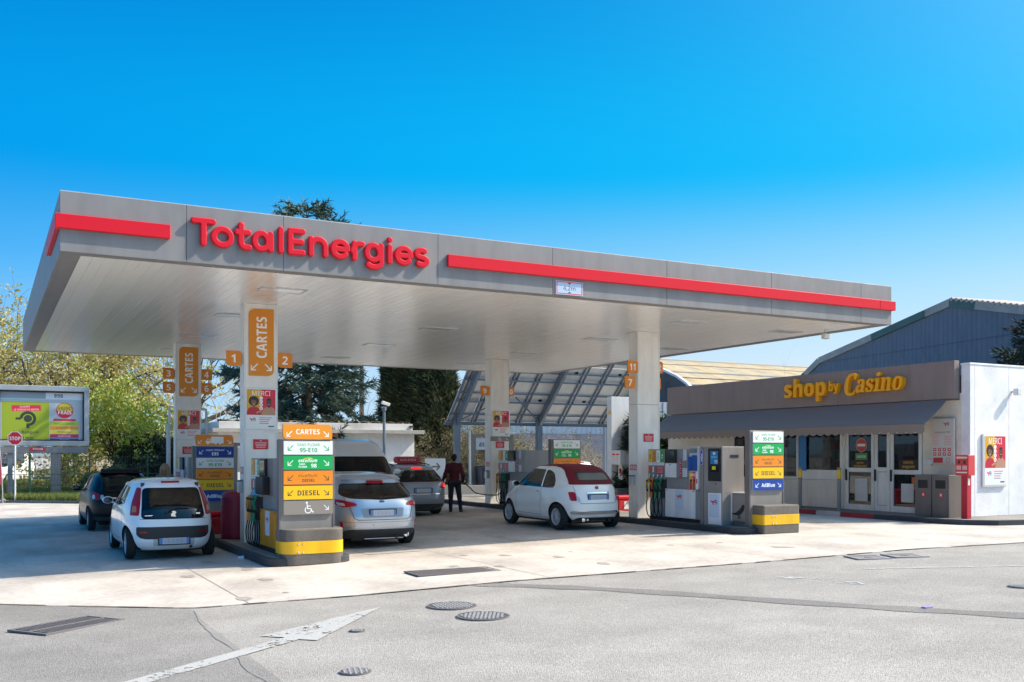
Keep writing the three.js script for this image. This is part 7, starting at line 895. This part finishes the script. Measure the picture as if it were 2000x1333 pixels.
const tiny = leafCard(.05, .08, 5, 1.6), broad = leafCard(.10, .15, 6, 1.0), broad2 = leafCard(.09, .14, 5, 1.1);
function leafTree(name, label, [x, y, z], H, o) {
  const t = thing(name, label, 'tree', [x, y, z], 0), W = new Wood(), tips = []; const lean = V(o.lean ?? 0, 1, o.leanZ ?? 0).normalize(); const top = lean.clone().multiplyScalar(H * (o.fork ?? .28)); const n = 5; let p = V(0, -.1, 0); for (let i = 1; i <= n; i++) { const q = top.clone().multiplyScalar(i / n).add(V(Math.sin(i * 1.7) * .06, 0, Math.cos(i) * .06)); W.seg(p, q, o.r * (1.15 - .3 * (i - 1) / n), o.r * (1.15 - .3 * i / n), 10); p = q; }
  const base = W; const limbs = o.limbs ?? 5; for (let k = 0; k < limbs; k++) { const a = 2 * PI * (k + rr(-.2, .2)) / limbs + (o.turn ?? 0), sp = rr(.55, 1.1) * (o.spread ?? 1); grow(W, p.clone().addScaledVector(lean, -rr(0, .15) * H * (o.fork ?? .28)), V(Math.cos(a) * sp, rr(.55, 1), Math.sin(a) * sp), H * rr(.42, .55) * (o.len ?? 1), o.r * rr(.45, .6), 3, tips, o); }
  obj('trunk', [W.geo()], o.bark ?? M.bark, t);
  const pts = []; for (const [q, d, lv] of tips) for (let k = 0; k < (o.per ?? 1); k++) if (rnd() < (o.dens ?? 1)) pts.push(q.clone().add(rv(o.scatter ?? .3))); if (pts.length) leaves(t, pts, o.geo ?? broad, leafMat, o.cols, o.size ?? [.8, 1.3]); return t;
}
const olive = [[.50, .44, .12], [.56, .48, .16], [.40, .38, .10], [.58, .46, .18]], fresh = [[.42, .48, .03], [.50, .52, .05], [.34, .43, .03], [.54, .52, .10]];
leafTree('spring_tree', 'big crooked tree with sparse yellow-green spring leaves behind the billboard', [3.6, -.25, -57], 9.6, { r: .42, fork: .25, limbs: 6, cols: olive, per: 2, dens: .62, scatter: .38, crook: .42, up: .05, spread: 1.25, prob: .8 });
leafTree('spring_tree', 'leaning double-trunk tree with yellowish leaves at the far left edge', [-2.6, -.3, -62], 11.2, { r: .4, fork: .25, limbs: 6, cols: olive, per: 2, dens: .62, scatter: .4, crook: .42, up: .1, spread: 1.05, prob: .8, turn: 1 });
leafTree('spring_tree', 'tall sparse tree with pale new leaves above the back left column', [11.2, -.2, -63], 11.5, { r: .3, fork: .3, limbs: 5, cols: olive, dens: .30, scatter: .3, crook: .35, spread: .8, prob: .8, turn: .4 });
leafTree('young_tree', 'bright lime green young tree right of the billboard', [5.75, -.2, -49], 5.2, { r: .10, fork: .25, limbs: 6, cols: fresh, per: 2, dens: .3, scatter: .28, crook: .3, spread: .95, len: .92, geo: broad2, size: [.8, 1.3], turn: 2 });
leafTree('shrub', 'bushy dark green shrub below the lime green tree', [7.0, -.15, -48.2], 3.1, { r: .07, fork: .1, limbs: 8, cols: [[.05, .06, .02], [.05, .08, .028], [.025, .05, .018]], per: 3, scatter: .2, spread: 1.5, len: .95, crook: .3, dens: .75, size: [.8, 1.2] });
leafTree('shrub', 'low green shrub on the verge next to the dark shrub', [4.7, -.2, -46.4], 1.3, { r: .04, fork: .1, limbs: 8, cols: [[.09, .14, .03], [.12, .17, .04]], per: 2, scatter: .14, spread: 1.8, dens: .6, size: [.6, 1] });
leafTree('shrub', 'small leafy green tree beyond the left end of the shop', [23.6, .1, -31.2], 2.5, { r: .06, fork: .3, limbs: 7, cols: [[.10, .26, .02], [.14, .32, .03], [.07, .18, .02]], per: 2, scatter: .2, spread: 1.1, dens: .7, size: [.8, 1.3] });
// evergreen trees: whorls of drooping boughs set with needle sprays
const spray = (() => { const l = []; for (let i = 0; i < 12; i++) { const a = rr(-.9, .9), g = new THREE.BufferGeometry(), w = .028, h = rr(.13, .24); g.setAttribute('position', new THREE.Float32BufferAttribute([-w, 0, 0, w, 0, 0, 0, h, 0], 3)); g.computeVertexNormals(); g.setAttribute('uv', new THREE.Float32BufferAttribute(new Float32Array(6), 2)); g.rotateY(rr(0, 6)).rotateZ(a).translate(0, i * .028, 0); l.push(g); } return mergeGeometries(l); })();
function spruce(label, [x, y, z], H, R, o) {
  const t = thing('evergreen_tree', label, 'tree', [x, y, z], 0), W = new Wood(), pts = []; for (let i = 0; i < 8; i++) W.seg(V(0, H * i / 8, 0), V(0, H * (i + 1) / 8, 0), o.r * (1.02 - i / 8), o.r * (1.02 - (i + 1) / 8), 9); const up = V(0, 1, 0);
  for (let h = H * (o.from ?? .12); h < H * .985; h += o.step ?? .3) { const f = 1 - h / H, rad = R * Math.pow(f, o.pow ?? .75) * rr(.75, 1.15) + .12, m = Math.max(3, Math.round((o.m ?? 7) * (.5 + f * .6))); for (let k = 0; k < m; k++) { const a = rr(0, 2 * PI), L = rad * rr(.6, 1.12); let p = V(0, h + rr(-.15, .15), 0), d = V(Math.cos(a), .25 - f * (o.droop ?? .5), Math.sin(a)).normalize(); const n = Math.max(3, Math.round(L / .26)); for (let i = 0; i < n; i++) { const q = p.clone().addScaledVector(d, L / n); W.seg(p, q, .035 * (1 - i / n) + .006, .035 * (1 - (i + 1) / n) + .005, 3); d.y += (i > n * .6 ? .12 : -.03); d.normalize(); if (i > n * .2) for (let c = 0; c < (o.per ?? 4); c++) { const sd = V(rr(-1, 1), rr(-.45, .35), rr(-1, 1)).addScaledVector(d, 1.1).normalize(); pts.push({ p: q.clone().add(rv(.09)).addScaledVector(sd, rr(0, .22)), q: new THREE.Quaternion().setFromUnitVectors(up, sd) }); } p = q; } } }
  obj('trunk', [W.geo()], M.bark, t); leaves(t, pts, spray, needleMat, o.cols, [.9, 1.5]);
}
spruce('tall blue-green spruce whose tip shows above the canopy', [12.75, -.1, -43.2], 13.2, 3.6, { r: .36, cols: [[.07, .12, .09], [.10, .15, .115], [.05, .09, .065]], from: .25, m: 7.5, droop: .75, per: 5, step: .29, pow: .42 });
spruce('dark conifer rising behind the white end wall of the shop', [33.2, 0, -22.9], 5.55, 1.0, { r: .12, cols: [[.03, .05, .03], [.045, .06, .03]], from: .1, m: 8, per: 5 }); spruce('taller dark conifer at the right edge behind the shop', [35.9, 0, -23.4], 7.1, 1.5, { r: .12, cols: [[.035, .05, .035], [.06, .055, .035]], from: .76, pow: .35, m: 8, per: 5 });
spruce('dark conifer shrub in front of the air station', [22.1, .2, -30.4], 2.9, .8, { r: .05, cols: [[.02, .035, .018], [.03, .045, .022]], from: .04, m: 10, per: 4, step: .2, droop: .2 });
function cypress(label, [x, y, z], H, R) { const t = thing('cypress_tree', label, 'tree', [x, y, z]), W = new Wood(), pts = [], up = V(0, 1, 0); W.seg(V(0, 0, 0), V(0, H * .9, 0), .2, .03, 8); for (let i = 0; i < 9500; i++) { const h = Math.pow(rnd(), .85) * H, f = h / H, a = rr(0, 2 * PI), lump = 1 + .16 * Math.sin(a * 5 + h * 1.3) + .12 * Math.sin(a * 9 - h * 2.1), prof = Math.min(1, .55 + f * 2.2) * Math.pow(Math.max(0, 1 - Math.pow(f, 3.2)), .8), rad = R * prof * lump * Math.sqrt(rr(.55, 1)); const d = V(Math.cos(a) * .55, 1, Math.sin(a) * .55).add(rv(.35)).normalize(); pts.push({ p: V(Math.cos(a) * rad, h, Math.sin(a) * rad), q: new THREE.Quaternion().setFromUnitVectors(up, d) }); } obj('trunk', [W.geo()], M.bark, t); leaves(t, pts, spray, needleMat, [[.05, .07, .028], [.07, .085, .032], [.13, .12, .042], [.04, .058, .022]], [1.0, 1.7]); }
cypress('left dark column cypress behind the low white building', [17.6, 0, -44.2], 8.6, .66); cypress('broad right column cypress behind the arrow board', [18.8, 0, -43.2], 9.2, 1.0);
// bare bushes: tangles of twigs
const twigM = mat([.30, .25, .18], .95), twigP = mat([.46, .40, .31], .95);
function bare(label, [x, y, z], H, o) { const t = thing('bare_bush', label, 'bush', [x, y, z]), W = new Wood(), tips = []; for (let k = 0; k < o.n; k++) grow(W, V(rr(-o.w, o.w), 0, rr(-.5, .5)), V(rr(-.8, .8), rr(.6, 1), rr(-.5, .5)), H * rr(.4, .62), o.r ?? .05, 3, tips, { crook: .5, up: .1, prob: o.prob ?? .62, kids: 2, fwd: .4 }); obj('branches', [W.geo()], o.m, t); if (o.leaf) leaves(t, tips.filter(() => rnd() < o.leaf).map((q) => q[0].clone().add(rv(.2))), tiny, leafMat, [[.22, .19, .09], [.27, .22, .10], [.17, .16, .06]], [.7, 1.2], 'leaves'); }
bare('bare brown bush between the man and the carport post', [20.2, .05, -42.2], 3.6, { n: 22, w: 1.9, prob: .8, m: twigM, leaf: .5 }); bare('tangled leafless bush behind the far right column', [22.7, .05, -41.5], 3.4, { n: 20, w: 1.7, prob: .8, m: twigP, leaf: .12 }); bare('pale leafless bush behind the farthest fuel sign', [25.6, .05, -42], 3.2, { n: 18, w: 1.9, prob: .8, m: twigP, leaf: .05 });
bare('leafless thin tree rising behind the shop roof', [29.5, .05, -34], 6.2, { n: 4, w: .7, m: twigM, r: .06, prob: .4 }); bare('leafless tree right of the cypresses', [22.5, .05, -48], 9, { n: 4, w: .8, m: twigP, r: .07, prob: .5 }); bare('fine leafless tree left of the cypresses', [17.0, .0, -52], 6.5, { n: 3, w: .5, m: twigM, r: .07, prob: .6 }); bare('leafless tree with drooping twigs behind the back left column', [10.6, -.1, -52], 8, { n: 4, w: .8, m: twigP, r: .08, prob: .55, leaf: .05 });
{ // grass
  const blade = (() => { const l = []; for (let i = 0; i < 7; i++) { const g = new THREE.BufferGeometry(), h = rr(.12, .28); g.setAttribute('position', new THREE.Float32BufferAttribute([-.012, 0, 0, .012, 0, 0, rr(-.06, .06), h, rr(-.06, .06)], 3)); g.computeVertexNormals(); g.setAttribute('uv', new THREE.Float32BufferAttribute(new Float32Array(6), 2)); g.rotateY(rr(0, 6)).translate(rr(-.1, .1), 0, rr(-.1, .1)); l.push(g); } return mergeGeometries(l); })();
  const pts = []; for (let i = 0; i < 52000; i++) { const x = rr(-9, 8), z0 = kerbZ(x) - .2, z = z0 - Math.pow(rnd(), 1.7) * 26; pts.push({ p: V(x, gY(x) + .05, z), q: new THREE.Quaternion().setFromEuler(new THREE.Euler(rr(-.2, .2), rr(0, 6), rr(-.2, .2))) }); }
  const I = leaves(scene, pts, blade, leafMat, [[.17, .24, .035], [.22, .27, .04], [.12, .19, .03], [.30, .30, .04]], [.7, 1.5], 'grass'); I.castShadow = true;
  const tuft = []; for (let i = 0; i < 5000; i++) { const x = rr(18, 23), z = rr(-40.5, -38.6); tuft.push({ p: V(x, gY(x), z), q: new THREE.Quaternion().setFromEuler(new THREE.Euler(0, rr(0, 6), 0)) }); } leaves(scene, tuft, blade, leafMat, [[.15, .25, .03], [.2, .3, .04]], [.7, 1.4], 'grass_strip');
}
renderer.render(scene, camera);
